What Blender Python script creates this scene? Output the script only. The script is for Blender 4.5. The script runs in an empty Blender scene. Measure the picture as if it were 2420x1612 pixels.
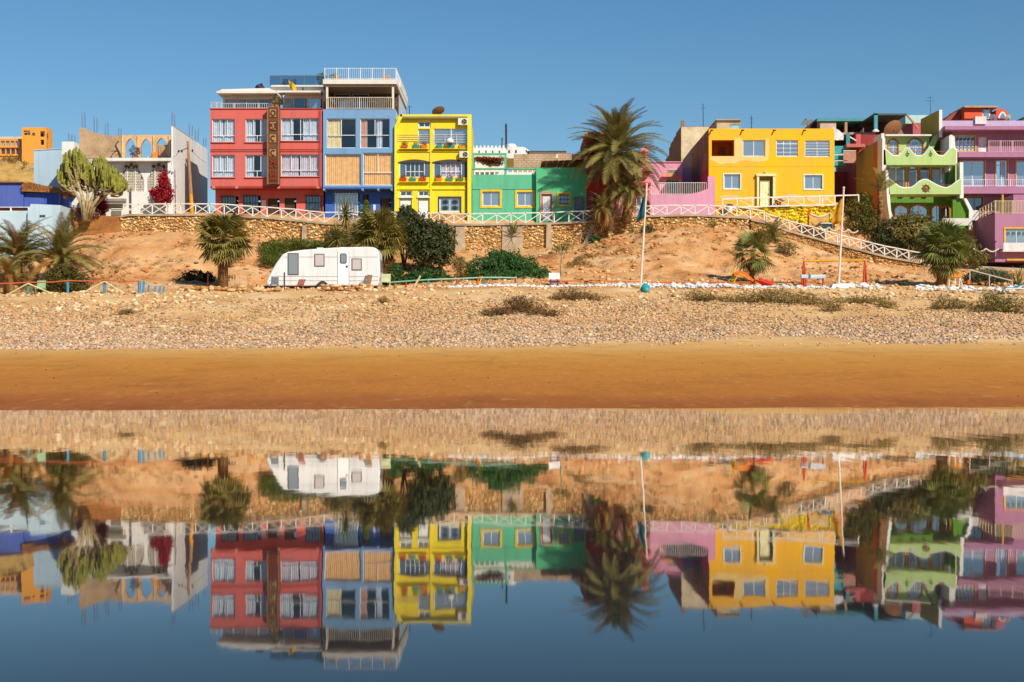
import bpy, math, random
import numpy as np
from mathutils import Vector, Matrix, noise as mnoise

random.seed(7); np.random.seed(7)
scene = bpy.context.scene
col = scene.collection
R = math.radians

# ------------------------------------------------------------------ camera
F, HZ, CX, CAMZ = 3480.0, 845.0, 1210.0, 0.9      # focal length and horizon in photo pixels, eye height in metres
cam = bpy.data.cameras.new('camera'); camo = bpy.data.objects.new('camera', cam); col.objects.link(camo)
camo.location = (0, 0, CAMZ); camo.rotation_euler = (R(90), 0, 0)
cam.sensor_width = 36.0; cam.lens = 36.0 * F / 2420.0
cam.shift_y = (HZ - 806.0) / 2420.0
cam.clip_start = 0.1; cam.clip_end = 5000
scene.camera = camo

# ------------------------------------------------------------------ sky and sun
SUN_AZ, SUN_EL = R(35), R(37)                       # azimuth to the right of straight behind the camera
world = bpy.data.worlds.new('World'); scene.world = world; world.use_nodes = True
wn = world.node_tree; wn.nodes.clear()
wo = wn.nodes.new('ShaderNodeOutputWorld'); bg = wn.nodes.new('ShaderNodeBackground')
sky = wn.nodes.new('ShaderNodeTexSky'); sky.sky_type = 'NISHITA'; sky.sun_disc = False
sky.sun_elevation = SUN_EL; sky.sun_rotation = math.pi - SUN_AZ
sky.altitude = 0; sky.air_density = 1.0; sky.dust_density = 0.1; sky.ozone_density = 4.0
hsv = wn.nodes.new('ShaderNodeHueSaturation'); hsv.inputs['Saturation'].default_value = 1.20; hsv.inputs['Hue'].default_value = 0.494
bg.inputs['Strength'].default_value = 0.076
wn.links.new(sky.outputs[0], hsv.inputs['Color']); wn.links.new(hsv.outputs[0], bg.inputs['Color'])
wn.links.new(bg.outputs[0], wo.inputs['Surface'])
sl = bpy.data.lights.new('sun', 'SUN'); sl.energy = 4.4; sl.angle = R(0.5); sl.color = (1.0, 0.90, 0.74)
so = bpy.data.objects.new('sun', sl); col.objects.link(so)
to_sun = Vector((math.sin(SUN_AZ)*math.cos(SUN_EL), -math.cos(SUN_AZ)*math.cos(SUN_EL), math.sin(SUN_EL)))
so.rotation_euler = to_sun.to_track_quat('Z', 'Y').to_euler(); so.location = (60, -60, 70)
vs = scene.view_settings
vs.view_transform = 'Standard'; vs.look = 'None'; vs.exposure = 0.25; vs.gamma = 1.0; vs.use_curve_mapping = False
scene.cycles.max_bounces = 6; scene.cycles.diffuse_bounces = 4; scene.cycles.glossy_bounces = 3
scene.cycles.transparent_max_bounces = 8; scene.cycles.use_denoising = True
scene.cycles.caustics_reflective = False; scene.cycles.caustics_refractive = False

# ------------------------------------------------------------------ helpers
def P(px, py, d): return Vector(((px-CX)*d/F, d, CAMZ+(HZ-py)*d/F))
def lin(h):
    h = h.lstrip('#'); o = []
    for i in (0, 2, 4):
        c = int(h[i:i+2], 16)/255.0
        o.append(c/12.92 if c <= 0.04045 else ((c+0.055)/1.055)**2.4)
    return tuple(o)

class MB:
    def __init__(s): s.v = []; s.f = []
    def add(s, vs, fs):
        b = len(s.v); s.v += [tuple(v) for v in vs]; s.f += [tuple(i+b for i in f) for f in fs]; return s
    def box(s, x0, x1, y0, y1, z0, z1):
        if x1 < x0: x0, x1 = x1, x0
        if y1 < y0: y0, y1 = y1, y0
        if z1 < z0: z0, z1 = z1, z0
        return s.add([(x0,y0,z0),(x1,y0,z0),(x1,y1,z0),(x0,y1,z0),(x0,y0,z1),(x1,y0,z1),(x1,y1,z1),(x0,y1,z1)],
                     [(0,3,2,1),(4,5,6,7),(0,1,5,4),(1,2,6,5),(2,3,7,6),(3,0,4,7)])
    def prism(s, poly, y0, y1):          # poly of (x, z), counter-clockwise seen from the camera (-y)
        n = len(poly); a = 0
        for i in range(n):
            x0, z0 = poly[i]; x1, z1 = poly[(i+1) % n]; a += x0*z1-x1*z0
        if a < 0: poly = poly[::-1]
        vs = [(x, y0, z) for x, z in poly]+[(x, y1, z) for x, z in poly]
        fs = [tuple(range(n)), tuple(range(2*n-1, n-1, -1))]
        for i in range(n):
            j = (i+1) % n; fs.append((i, i+n, j+n, j))
        return s.add(vs, fs)
    def tube(s, pts, r, n=6, r1=None):
        pts = [Vector(p) for p in pts]; m = len(pts); base = len(s.v); up = Vector((0.13, 0.21, 0.97))
        for i, p in enumerate(pts):
            t = (pts[min(i+1, m-1)]-pts[max(i-1, 0)]).normalized()
            a = t.cross(up)
            if a.length < 1e-3: a = t.cross(Vector((1, 0, 0)))
            a.normalize(); b = t.cross(a)
            if isinstance(r, (list, tuple)): rr = r[i]
            else: rr = r if r1 is None else r+(r1-r)*i/(m-1)
            for k in range(n):
                an = 2*math.pi*k/n; s.v.append(tuple(p+a*math.cos(an)*rr+b*math.sin(an)*rr))
        for i in range(m-1):
            for k in range(n):
                k2 = (k+1) % n
                s.f.append((base+i*n+k, base+i*n+k2, base+(i+1)*n+k2, base+(i+1)*n+k))
        s.f.append(tuple(base+k for k in range(n))[::-1]); s.f.append(tuple(base+(m-1)*n+k for k in range(n)))
        return s
    def lathe(s, prof, cx, cy, n=12):     # prof of (r, z)
        base = len(s.v); m = len(prof)
        for r, z in prof:
            for k in range(n):
                a = 2*math.pi*k/n; s.v.append((cx+r*math.cos(a), cy+r*math.sin(a), z))
        for i in range(m-1):
            for k in range(n):
                k2 = (k+1) % n
                s.f.append((base+i*n+k, base+i*n+k2, base+(i+1)*n+k2, base+(i+1)*n+k))
        s.f.append(tuple(base+k for k in range(n))[::-1]); s.f.append(tuple(base+(m-1)*n+k for k in range(n)))
        return s
    def beam(s, p0, p1, w, h=None):       # rectangular bar between two points
        p0, p1 = Vector(p0), Vector(p1); h = h or w
        t = (p1-p0).normalized(); a = t.cross(Vector((0, 1, 0)))
        if a.length < 1e-3: a = Vector((1, 0, 0))
        a.normalize(); b = t.cross(a).normalized()
        vs = []
        for p in (p0, p1):
            for u, w_ in ((-1,-1),(1,-1),(1,1),(-1,1)): vs.append(p+a*u*w/2+b*w_*h/2)
        return s.add(vs, [(0,1,2,3),(7,6,5,4),(0,4,5,1),(1,5,6,2),(2,6,7,3),(3,7,4,0)])

OFF = {}                                   # root offset of every object
def mesh_of(name, v, f, mat, smooth=False, base=(0, 0, 0)):
    me = bpy.data.meshes.new(name)
    b = Vector(base)
    me.from_pydata([tuple(Vector(p)-b) for p in v], [], f)
    if mat: me.materials.append(mat)
    if smooth: me.polygons.foreach_set('use_smooth', [True]*len(me.polygons))
    me.update(); return me
def link(name, me, parent=None, loc=(0, 0, 0)):
    o = bpy.data.objects.new(name, me); col.objects.link(o); o.location = loc
    if parent is not None: o.parent = parent
    return o
def tag(o, label=None, cat=None, group=None, kind=None):
    if label: o['label'] = label
    if cat: o['category'] = cat
    if group: o['group'] = group
    if kind: o['kind'] = kind
    return o
def thing(name, loc, label, cat, group=None):
    o = link(name, None, None, tuple(loc)); OFF[o.name] = Vector(loc); o.empty_display_size = 0.3; o['kind'] = 'thing'
    return tag(o, label, cat, group)
def part(mb, name, mat, parent=None, smooth=False, kind=None, label=None):
    """world-space MB -> mesh object below parent (or top level, origin at its base)"""
    if parent is not None: b = OFF[parent.name]
    else:
        a = np.array(mb.v); b = Vector((float(a[:,0].mean()), float(a[:,1].mean()), float(a[:,2].min())))
    o = link(name, mesh_of(name, mb.v, mb.f, mat, smooth, b), parent, (0, 0, 0) if parent is not None else tuple(b))
    OFF[o.name] = b
    if kind: o['kind'] = kind
    if label: o['label'] = label
    return o
def single(mb, name, mat, label, cat, group=None, smooth=False):
    return tag(part(mb, name, mat, None, smooth), label, cat, group, 'thing')

def np_mesh(name, V, Fc, mat, smooth=False, colors=None):
    """V (n,3), Fc (m,3) or (m,4) arrays -> mesh; colors (n,3) -> point attribute 'tint'"""
    me = bpy.data.meshes.new(name); k = Fc.shape[1]
    me.vertices.add(len(V)); me.vertices.foreach_set('co', np.ascontiguousarray(V, dtype=np.float32).ravel())
    me.loops.add(Fc.size); me.loops.foreach_set('vertex_index', np.ascontiguousarray(Fc, dtype=np.int32).ravel())
    me.polygons.add(len(Fc)); me.polygons.foreach_set('loop_start', np.arange(0, Fc.size, k, dtype=np.int32))
    me.polygons.foreach_set('loop_total', np.full(len(Fc), k, dtype=np.int32))
    if smooth: me.polygons.foreach_set('use_smooth', np.ones(len(Fc), dtype=bool))
    if colors is not None:
        at = me.attributes.new('tint', 'FLOAT_COLOR', 'POINT')
        c4 = np.ones((len(V), 4), dtype=np.float32); c4[:, :3] = colors; at.data.foreach_set('color', c4.ravel())
    if mat: me.materials.append(mat)
    me.update(calc_edges=True); me.validate(); return me

def vnoise(x, y, seed=0):
    """vectorised value noise in 2-D, -1..1"""
    rs = np.random.RandomState(seed); T = rs.rand(256, 256)*2-1
    xi = np.floor(x).astype(int); yi = np.floor(y).astype(int); fx = x-xi; fy = y-yi
    fx = fx*fx*(3-2*fx); fy = fy*fy*(3-2*fy)
    a = T[xi & 255, yi & 255]; b = T[(xi+1) & 255, yi & 255]; c = T[xi & 255, (yi+1) & 255]; d = T[(xi+1) & 255, (yi+1) & 255]
    return (a*(1-fx)+b*fx)*(1-fy)+(c*(1-fx)+d*fx)*fy
def fbm(x, y, seed=0, o=4):
    r = 0; a = 1.0
    for i in range(o): r = r+a*vnoise(x, y, seed+i); x = x*2.03+3.1; y = y*2.03+1.7; a *= .5
    return r

# ------------------------------------------------------------------ materials
class NT:
    def __init__(s, name):
        s.m = bpy.data.materials.new(name); s.m.use_nodes = True; s.t = s.m.node_tree; s.t.nodes.clear()
        s.out = s.n('ShaderNodeOutputMaterial'); s.b = s.n('ShaderNodeBsdfPrincipled'); s.l(s.b.outputs[0], s.out.inputs[0])
        s.pos = s.n('ShaderNodeNewGeometry').outputs['Position']
    def n(s, t, **k):
        nd = s.t.nodes.new(t)
        for a, b in k.items(): setattr(nd, a, b)
        return nd
    def l(s, a, b): s.t.links.new(a, b)
    def scaled(s, sc):
        v = s.n('ShaderNodeVectorMath', operation='MULTIPLY'); s.l(s.pos, v.inputs[0]); v.inputs[1].default_value = sc; return v.outputs[0]
    def noise(s, scale, vec=None, detail=4, rough=.55):
        nd = s.n('ShaderNodeTexNoise'); nd.inputs['Scale'].default_value = scale; nd.inputs['Detail'].default_value = detail
        nd.inputs['Roughness'].default_value = rough; s.l(vec or s.pos, nd.inputs['Vector']); return nd.outputs['Fac']
    def ramp(s, fac, stops):
        r = s.n('ShaderNodeValToRGB'); e = r.color_ramp.elements
        while len(e) < len(stops): e.new(0.5)
        for el, (p, c) in zip(e, stops): el.position = p; el.color = (*c, 1) if len(c) == 3 else c
        s.l(fac, r.inputs[0]); return r.outputs[0]
    def mix(s, fac, a, b, mode='MIX'):
        m = s.n('ShaderNodeMix', data_type='RGBA', blend_type=mode)
        for i, x in ((0, fac), (6, a), (7, b)):
            if isinstance(x, (int, float)): m.inputs[i].default_value = x
            elif isinstance(x, tuple): m.inputs[i].default_value = (*x, 1) if len(x) == 3 else x
            else: s.l(x, m.inputs[i])
        return m.outputs[2]
    def math(s, op, a, b=0.5):
        m = s.n('ShaderNodeMath', operation=op)
        for i, x in ((0, a), (1, b)):
            if isinstance(x, (int, float)): m.inputs[i].default_value = x
            else: s.l(x, m.inputs[i])
        return m.outputs[0]
    def bump(s, h, strength=.3, dist=.02):
        b = s.n('ShaderNodeBump'); b.inputs['Strength'].default_value = strength; b.inputs['Distance'].default_value = dist
        s.l(h, b.inputs['Height']); s.l(b.outputs[0], s.b.inputs['Normal'])
    def base(s, c):
        if isinstance(c, tuple): s.b.inputs['Base Color'].default_value = (*c, 1)
        else: s.l(c, s.b.inputs['Base Color'])
    def rough(s, r): s.b.inputs['Roughness'].default_value = r
    def spec(s, v): s.b.inputs['Specular IOR Level'].default_value = v

def bw(v): return (v, v, v)
MATS = {}
def paint(hexc, dirt=.22, rough=.85, bump=.25, key=None):
    """weathered painted render: uneven fading, rain streaks below edges, fine trowel relief"""
    k = ('paint', hexc, dirt, rough)
    if k in MATS: return MATS[k]
    s = NT('paint_'+hexc.strip('#')); c = tuple(x*.95+.009 for x in lin(hexc))
    big = s.noise(.35, detail=5); streak = s.noise(1.0, s.scaled((2.2, 2.2, .16)), 5, .65); fine = s.noise(9.0, detail=3)
    fade = s.mix(s.ramp(big, [(.35, bw(0)), (.7, bw(1))]), c, tuple(min(.92, x*.80+.05) for x in c))
    st = s.ramp(streak, [(.50, bw(0)), (.78, bw(1))])
    dk = s.mix(s.math('MULTIPLY', st, min(.65, dirt*2.5)), fade, tuple(x*.45+.012 for x in c))
    s.base(s.mix(.10, dk, s.ramp(fine, [(.3, bw(.25)), (.7, bw(1))]), 'MULTIPLY'))
    s.rough(rough); s.spec(.25); s.bump(s.noise(14, detail=4), bump, .02)
    MATS[k] = s.m; return s.m
def plain(hexc, rough=.6, metal=0.0, var=.15, spec=.4):
    k = ('plain', hexc, rough, metal)
    if k in MATS: return MATS[k]
    s = NT('plain_'+hexc.strip('#')); c = lin(hexc)
    s.base(s.mix(s.ramp(s.noise(3.0), [(.35, bw(0)), (.7, bw(1))]), c, tuple(x*(1-var*1.6) for x in c)))
    s.rough(rough); s.b.inputs['Metallic'].default_value = metal; s.spec(spec); MATS[k] = s.m; return s.m
def block(hexc='#b49678'):
    """bare concrete block and render, patchy"""
    k = ('block', hexc)
    if k in MATS: return MATS[k]
    s = NT('bare_render'); c = lin(hexc)
    b = s.ramp(s.noise(.8, detail=8, rough=.7), [(.3, tuple(x*.62 for x in c)), (.5, c), (.75, tuple(min(.9, x*1.35) for x in c))])
    s.base(s.mix(.25, b, s.ramp(s.noise(7, detail=5), [(.3, bw(.35)), (.7, bw(1))]), 'MULTIPLY'))
    s.rough(.95); s.spec(.15); s.bump(s.noise(6, detail=6), .5, .04); MATS[k] = s.m; return s.m
def leafmat(name, c0, c1, rough=.55, trans=.38):
    s = NT(name)
    at = s.n('ShaderNodeAttribute', attribute_name='tint')
    nz = s.noise(1.3, detail=4)
    cc = s.mix(s.ramp(nz, [(.32, bw(0)), (.68, bw(1))]), lin(c0), lin(c1))
    oi = s.n('ShaderNodeObjectInfo').outputs['Random']
    cc = s.mix(s.math('MULTIPLY', oi, .35), cc, tuple(x*.55 for x in lin(c0)))
    s.base(s.mix(1.0, cc, at.outputs['Color'], 'MULTIPLY') if at else cc); s.rough(rough); s.spec(.3)
    tr = s.n('ShaderNodeBsdfTranslucent'); s.l(cc, tr.inputs[0]); mx = s.n('ShaderNodeMixShader'); mx.inputs[0].default_value = trans
    s.l(s.b.outputs[0], mx.inputs[1]); s.l(tr.outputs[0], mx.inputs[2]); s.l(mx.outputs[0], s.out.inputs[0]); return s.m
def stonemat(name, rough=.9, bump=.4):
    s = NT(name); at = s.n('ShaderNodeAttribute', attribute_name='tint')
    s.base(s.mix(.35, at.outputs['Color'], s.ramp(s.noise(8, detail=5), [(.3, bw(.45)), (.65, bw(1))]), 'MULTIPLY'))
    s.rough(rough); s.spec(.2); s.bump(s.noise(18, detail=4), bump, .02); return s.m
def glassmat(name, tint, refl, see=0.0):
    """window glass: mirror-like share refl, the rest dark room or (see) clear"""
    s = NT(name); g = s.n('ShaderNodeBsdfGlossy'); g.inputs['Roughness'].default_value = .04; g.inputs['Color'].default_value = (.9, .95, 1, 1)
    d = s.n('ShaderNodeBsdfTransparent') if see else s.n('ShaderNodeBsdfDiffuse')
    d.inputs[0].default_value = (*tint, 1)
    mx = s.n('ShaderNodeMixShader'); mx.inputs[0].default_value = refl
    s.l(d.outputs[0], mx.inputs[1]); s.l(g.outputs[0], mx.inputs[2]); s.l(mx.outputs[0], s.out.inputs[0]); return s.m

WHITE = paint('#f0efec', .18); FRAME = plain('#eceeee', .5); GLASS = glassmat('sky_glass', (.17, .19, .22), .34)
CLEAR = glassmat('clear_glass', (.985, .99, 1.0), .05, 1.0); DARKGLASS = glassmat('dark_glass', (.03, .035, .04), .16)
CURT = plain('#c6d2e0', .9); CURT_TAN = plain('#f2bd70', .9); CURT_CREAM = plain('#e6d6a0', .9); CURT_LILAC = plain('#cfc4cf', .9)
CONC = block('#b8a58c'); RAW = block('#bd9d7c'); RAWB = block('#a47558'); IRON = plain('#2b2622', .6); DARKWOOD = plain('#4a3424', .75)
RAILW = plain('#e9e4da', .6, var=.12); TIMBER = plain('#a7703f', .8)
# ------------------------------------------------------------------ terrain
def row_py(d, pts):
    return (d, [p[0] for p in pts], [CAMZ+(HZ-p[1])*d/F for p in pts])
def row_h(d, h): return (d, [0, 2420], [h, h])
WALLTOP = [(-900,545),(0,528),(160,520),(285,512),(300,508),(500,507),(640,515),(770,528),(940,528),(1110,531),(1300,528),(1410,523),(1460,516),(1500,511),(1640,508),(1760,514),(1810,524),(1860,543),(1990,578),(2100,606),(2170,618),(2300,628),(2420,634),(3300,640)]
WALLBOT = [(-900,600),(0,585),(160,560),(285,548),(450,548),(560,556),(620,562),(800,588),(1000,592),(1200,592),(1350,582),(1420,564),(1500,546),(1560,534),(1620,531),(1700,534),(1760,540),(1870,566),(1990,608),(2100,624),(2170,632),(2300,636),(2420,640),(3300,646)]
ROWS = [row_h(-300,-3), row_h(0,-1.1), row_h(18,-.26), row_h(26,0), row_h(45,.62),
 row_py(70,[(0,823),(1000,820),(1600,813),(2420,811)]),
 row_py(80,[(0,762),(600,765),(1200,756),(1800,752),(2420,752)]),
 row_py(88,[(0,712),(400,712),(800,708),(1200,706),(1800,706),(2420,706)]),
 row_py(93,[(0,700),(400,694),(800,690),(1200,686),(1800,688),(2420,690)]),
 row_py(100,[(0,699),(300,688),(450,682),(900,682),(1100,672),(1500,668),(1900,672),(2200,672),(2420,678)]),
 row_py(105,[(-900,700),(0,690),(190,684),(300,650),(450,655),(620,672),(900,672),(1050,662),(1200,656),(1350,638),(1500,632),(1620,626),(1750,640),(1870,652),(2000,656),(2170,658),(2420,668)]),
 row_py(111,[(-900,660),(0,650),(160,640),(240,598),(300,580),(450,586),(600,618),(800,630),(1000,625),(1200,618),(1350,600),(1480,578),(1560,560),(1640,554),(1750,578),(1870,612),(2000,634),(2170,645),(2420,655)]),
 row_py(116.6, WALLBOT), (117.10, [p[0] for p in WALLBOT], [CAMZ+(HZ-p[1])*116.6/F for p in WALLBOT]), row_py(117.35, WALLTOP),
 (119.0, [p[0] for p in WALLTOP], [CAMZ+(HZ-p[1])*117.35/F+.04 for p in WALLTOP]),
 row_py(119.5, [(-900,540),(0,526),(160,518),(285,511),(500,505),(640,512),(770,520),(940,520),(1110,522),(1300,522),(1410,518),(1500,506),(1640,500),(1690,492),(1720,489),(1960,488),(1990,500),(2040,535),(2080,545),(2200,548),(2280,575),(2320,630),(2420,638),(3300,642)]),
 row_py(126, [(-900,540),(0,526),(160,510),(285,500),(640,496),(940,496),(1300,500),(1640,470),(1960,470),(2080,505),(2280,510),(2420,510),(3300,510)]),
 row_h(140, 14.2), row_h(200, 16.0), row_h(400, 19.0), row_h(1500, 14.0)]
def height(px, d):
    """ground height at photo column px and distance d (arrays)"""
    px = np.asarray(px, float); d = np.asarray(d, float)
    hs = np.stack([np.interp(px, r[1], r[2]) for r in ROWS]); ds = np.array([r[0] for r in ROWS])
    i = np.clip(np.searchsorted(ds, d, side='right')-1, 0, len(ds)-2)
    t = np.clip((d-ds[i])/(ds[i+1]-ds[i]), 0, 1)
    idx = np.arange(px.size).reshape(px.shape)
    h = hs.reshape(len(ds), -1); f = idx.ravel(); iv = i.ravel(); tv = t.ravel()
    out = (h[iv, f]*(1-tv)+h[iv+1, f]*tv).reshape(px.shape)
    X = (px-CX)*d/F
    out = out-.0035*np.clip(X, -60, 60)*np.clip((60-d)/30, 0, 1)*(d > -50)
    out = out+.020*fbm(X*.35, d*.16, 11, 4)*((d > 15) & (d < 70))
    amp = np.interp(d, [68, 74, 90, 100, 106, 113, 115.5, 116.7], [0, .10, .16, .08, .24, .22, .05, 0])
    out = out+amp*fbm(X*.45, d*.45, 21, 4)
    out = out+.5*amp*fbm(X*1.7, d*1.7, 51, 3)*((d > 101) & (d < 116.4))
    gul = np.interp(d, [101, 105, 112, 115.5], [0, .55, .55, 0])
    out = out-gul*np.clip(.30-np.abs(fbm(X*.33, d*.10, 33, 3)), 0, 1)*1.2
    return out
def gz(px, d): return float(height(np.array([px]), np.array([d]))[0])
def ground(px, d, dz=0.0): return Vector(((px-CX)*d/F, d, gz(px, d)+dz))

def sheet(name, ds, mat, step=11):
    pxs = np.concatenate([np.arange(-1500, -60, 60), np.arange(-60, 2500, step), np.arange(2500, 3960, 60)]).astype(float)
    PX, D = np.meshgrid(pxs, np.array(ds, float)); Z = height(PX, D)
    if name == 'terrace_ground': Z = np.where(D > 127, np.minimum(Z, Z), Z)
    V = np.stack([(PX-CX)*D/F if True else PX, D, Z], -1)
    # near and behind the camera the fan of columns would pinch: keep at least its width at 60 m
    W = np.maximum(D, 60.0); V[..., 0] = (PX-CX)*W/F
    if D.min() < 60: V[..., 2] = height((V[..., 0]*F/np.maximum(D, 14.0))+CX, D)
    n, m = PX.shape; a = (np.arange(n-1)[:, None]*m+np.arange(m-1)[None, :]).ravel()
    Fc = np.stack([a, a+1, a+m+1, a+m], -1)
    o = link(name, np_mesh(name, V.reshape(-1, 3), Fc, mat, True)); o['kind'] = 'structure'; return o

# sand: warm, wind-combed dry sand turning dark and smooth where it is wet
s = NT('beach_sand')
sep = s.n('ShaderNodeSeparateXYZ'); s.l(s.pos, sep.inputs[0]); Y = sep.outputs['Y']
wob = s.math('MULTIPLY', s.noise(.12, s.scaled((.35, 1, 1)), 4), 5.0)
damp = s.ramp(s.math('DIVIDE', s.math('SUBTRACT', s.math('ADD', Y, wob), 27.5), 42.0),
              [(0.0, lin('#9a5a26')), (.08, lin('#a3602a')), (.14, lin('#b3702e')), (.45, lin('#c08034')), (.72, lin('#c99044')), (1.0, lin('#d6a868'))])
comb = s.ramp(s.noise(1.0, s.scaled((.55, .30, 1)), 6, .7), [(.30, bw(.72)), (.52, bw(1)), (.75, (1.0, 1.0, 1.0))])
grain = s.ramp(s.noise(6.0, s.scaled((1, .35, 1)), 5, .7), [(.28, bw(.55)), (.48, bw(1))])
prints = s.ramp(s.noise(2.2, s.scaled((1, .25, 1)), 3, .6), [(.64, bw(0)), (.72, bw(1))])
c = s.mix(.75, damp, comb, 'MULTIPLY'); c = s.mix(.6, c, grain, 'MULTIPLY'); c = s.mix(s.math('MULTIPLY', prints, .25), c, lin('#e0b377'))
fleck = s.ramp(s.noise(4.5, s.scaled((1, .16, 1)), 6, .75), [(.56, bw(0)), (.66, bw(1))]); c = s.mix(s.math('MULTIPLY', fleck, .18), c, lin('#e2b878')); dfl = s.ramp(s.noise(3.1, s.scaled((1, .14, 1)), 5, .7), [(.30, bw(1)), (.38, bw(0))]); c = s.mix(s.math('MULTIPLY', dfl, .35), c, lin('#7a4a20'))
s.base(c); s.rough(.9); s.spec(.12)
rr = s.ramp(s.math('DIVIDE', s.math('SUBTRACT', s.math('ADD', Y, wob), 27.5), 42.0), [(0.0, bw(.75)), (.12, bw(.85)), (.2, bw(.95))]); s.l(rr, s.b.inputs['Roughness'])
s.bump(s.noise(3.0, s.scaled((1, .5, 1)), 6, .65), .35, .03)
SAND = s.m
# stony ground between the pebbles
s = NT('stony_ground')
g1 = s.ramp(s.noise(.22, detail=6, rough=.6), [(.30, lin('#c89a66')), (.5, lin('#d9b27e')), (.72, lin('#e0c49a'))])
g2 = s.ramp(s.noise(5.5, detail=6, rough=.75), [(.30, bw(.50)), (.45, bw(.95)), (.7, bw(1))])
s.base(s.mix(.6, g1, g2, 'MULTIPLY')); s.rough(.95); s.spec(.1); s.bump(s.noise(5, detail=8, rough=.7), .8, .10); STONY = s.m
# earth bank: sandy orange soil with darker gullies and scree
s = NT('earth_bank')
e1 = s.ramp(s.noise(.30, detail=7, rough=.62), [(.28, lin('#a36c40')), (.42, lin('#d29762')), (.55, lin('#deac78')), (.68, lin('#e6c096')), (.8, lin('#c0824e'))])
e2 = s.ramp(s.noise(2.4, s.scaled((1, 1, .6)), 7, .72), [(.30, bw(.30)), (.44, bw(.90)), (.7, bw(1))])
e3 = s.ramp(s.noise(11, detail=5, rough=.7), [(.28, bw(.5)), (.45, bw(1))])
s.base(s.mix(.5, s.mix(.6, e1, e2, 'MULTIPLY'), e3, 'MULTIPLY')); s.rough(.97); s.spec(.08); s.bump(s.noise(2.6, detail=9, rough=.7), .9, .22); EARTH = s.m
s = NT('walk_paving')
s.base(s.ramp(s.noise(1.2, detail=6), [(.3, lin('#8d7a64')), (.7, lin('#b5a288'))])); s.rough(.9); s.bump(s.noise(9, detail=5), .4, .02); PAVE = s.m
s = NT('dry_hill')
s.base(s.mix(.6, s.ramp(s.noise(.35, detail=8, rough=.7), [(.3, lin('#6f5a2c')), (.48, lin('#b8924e')), (.7, lin('#cda868'))]), s.ramp(s.noise(1.6, s.scaled((1, 1, 2.5)), 6, .7), [(.35, bw(.4)), (.55, bw(1))]), 'MULTIPLY')); s.rough(.95); s.bump(s.noise(.6, detail=8), .8, .5); HILL = s.m

sheet('beach', np.concatenate([[-300, -120, -40, 0, 10], np.arange(14, 34, .5), np.arange(34, 70.6, 1.2), [70.6]]), SAND, 40)
sheet('pebble_bank', np.concatenate([np.arange(70.6, 94.3, .3), [94.3]]), STONY, 11)
sheet('earth_bank', np.concatenate([np.arange(94.3, 116.5, .26), [116.55, 116.6, 117.1]]), EARTH, 9)
sheet('promenade', [117.1, 117.35, 118, 119.0], PAVE, 20)
sheet('terrace_ground', np.concatenate([[119.0, 119.25, 119.5], np.arange(121, 141, 2.0)]), EARTH, 20)
sheet('hinterland', [139, 142, 150, 160, 175, 200, 260, 400, 700, 1500], HILL, 60)

# a dry hill at the left, carrying the orange building
hv = []; hx = np.linspace(-95, -36, 60); hy = np.linspace(140, 190, 30)
HX, HY = np.meshgrid(hx, hy)
HZZ = 12+10.0*np.clip((-41-HX)/10, 0, 1)*np.clip((HY-138)/20, 0, 1)+.8*fbm(HX*.2, HY*.2, 5, 4)
n, m = HX.shape; a = (np.arange(n-1)[:, None]*m+np.arange(m-1)[None, :]).ravel()
o = link('hill', np_mesh('hill', np.stack([HX, HY, HZZ], -1).reshape(-1, 3), np.stack([a, a+1, a+m+1, a+m], -1), HILL, True)); o['kind'] = 'structure'

# ------------------------------------------------------------------ water
s = NT('still_water')
vec = s.scaled((1.3, .45, 1.0))
w1 = s.noise(.9, vec, 3, .5); w2 = s.noise(5.0, vec, 2, .5)
patch_ = s.ramp(s.noise(.05, s.scaled((.25, 1, 1)), 3), [(.45, bw(.5)), (.62, bw(1))])
h = s.math('MULTIPLY', s.math('ADD', w1, s.math('MULTIPLY', w2, .12)), patch_)
bp = s.n('ShaderNodeBump'); bp.inputs['Strength'].default_value = .032; bp.inputs['Distance'].default_value = .10; s.l(h, bp.inputs['Height'])
gl = s.n('ShaderNodeBsdfGlossy'); gl.inputs['Roughness'].default_value = .024; gl.inputs['Color'].default_value = (.93, .90, .86, 1); s.l(bp.outputs[0], gl.inputs['Normal'])
df = s.n('ShaderNodeBsdfDiffuse'); df.inputs[0].default_value = (.020, .023, .028, 1)
fr = s.n('ShaderNodeFresnel'); fr.inputs['IOR'].default_value = 1.33
mr = s.n('ShaderNodeMapRange'); s.l(fr.outputs[0], mr.inputs['Value'])
mr.inputs['From Min'].default_value = .27; mr.inputs['From Max'].default_value = .62; mr.inputs['To Min'].default_value = .24; mr.inputs['To Max'].default_value = .95
mx = s.n('ShaderNodeMixShader'); s.l(mr.outputs[0], mx.inputs[0]); s.l(df.outputs[0], mx.inputs[1]); s.l(gl.outputs[0], mx.inputs[2]); s.l(mx.outputs[0], s.out.inputs[0])
WATER = s.m
m = MB(); m.add([(-900, -400, 0), (900, -400, 0), (900, 48, 0), (-900, 48, 0)], [(0, 1, 2, 3)])
o = link('water', mesh_of('water', m.v, m.f, WATER)); o['kind'] = 'structure'

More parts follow.
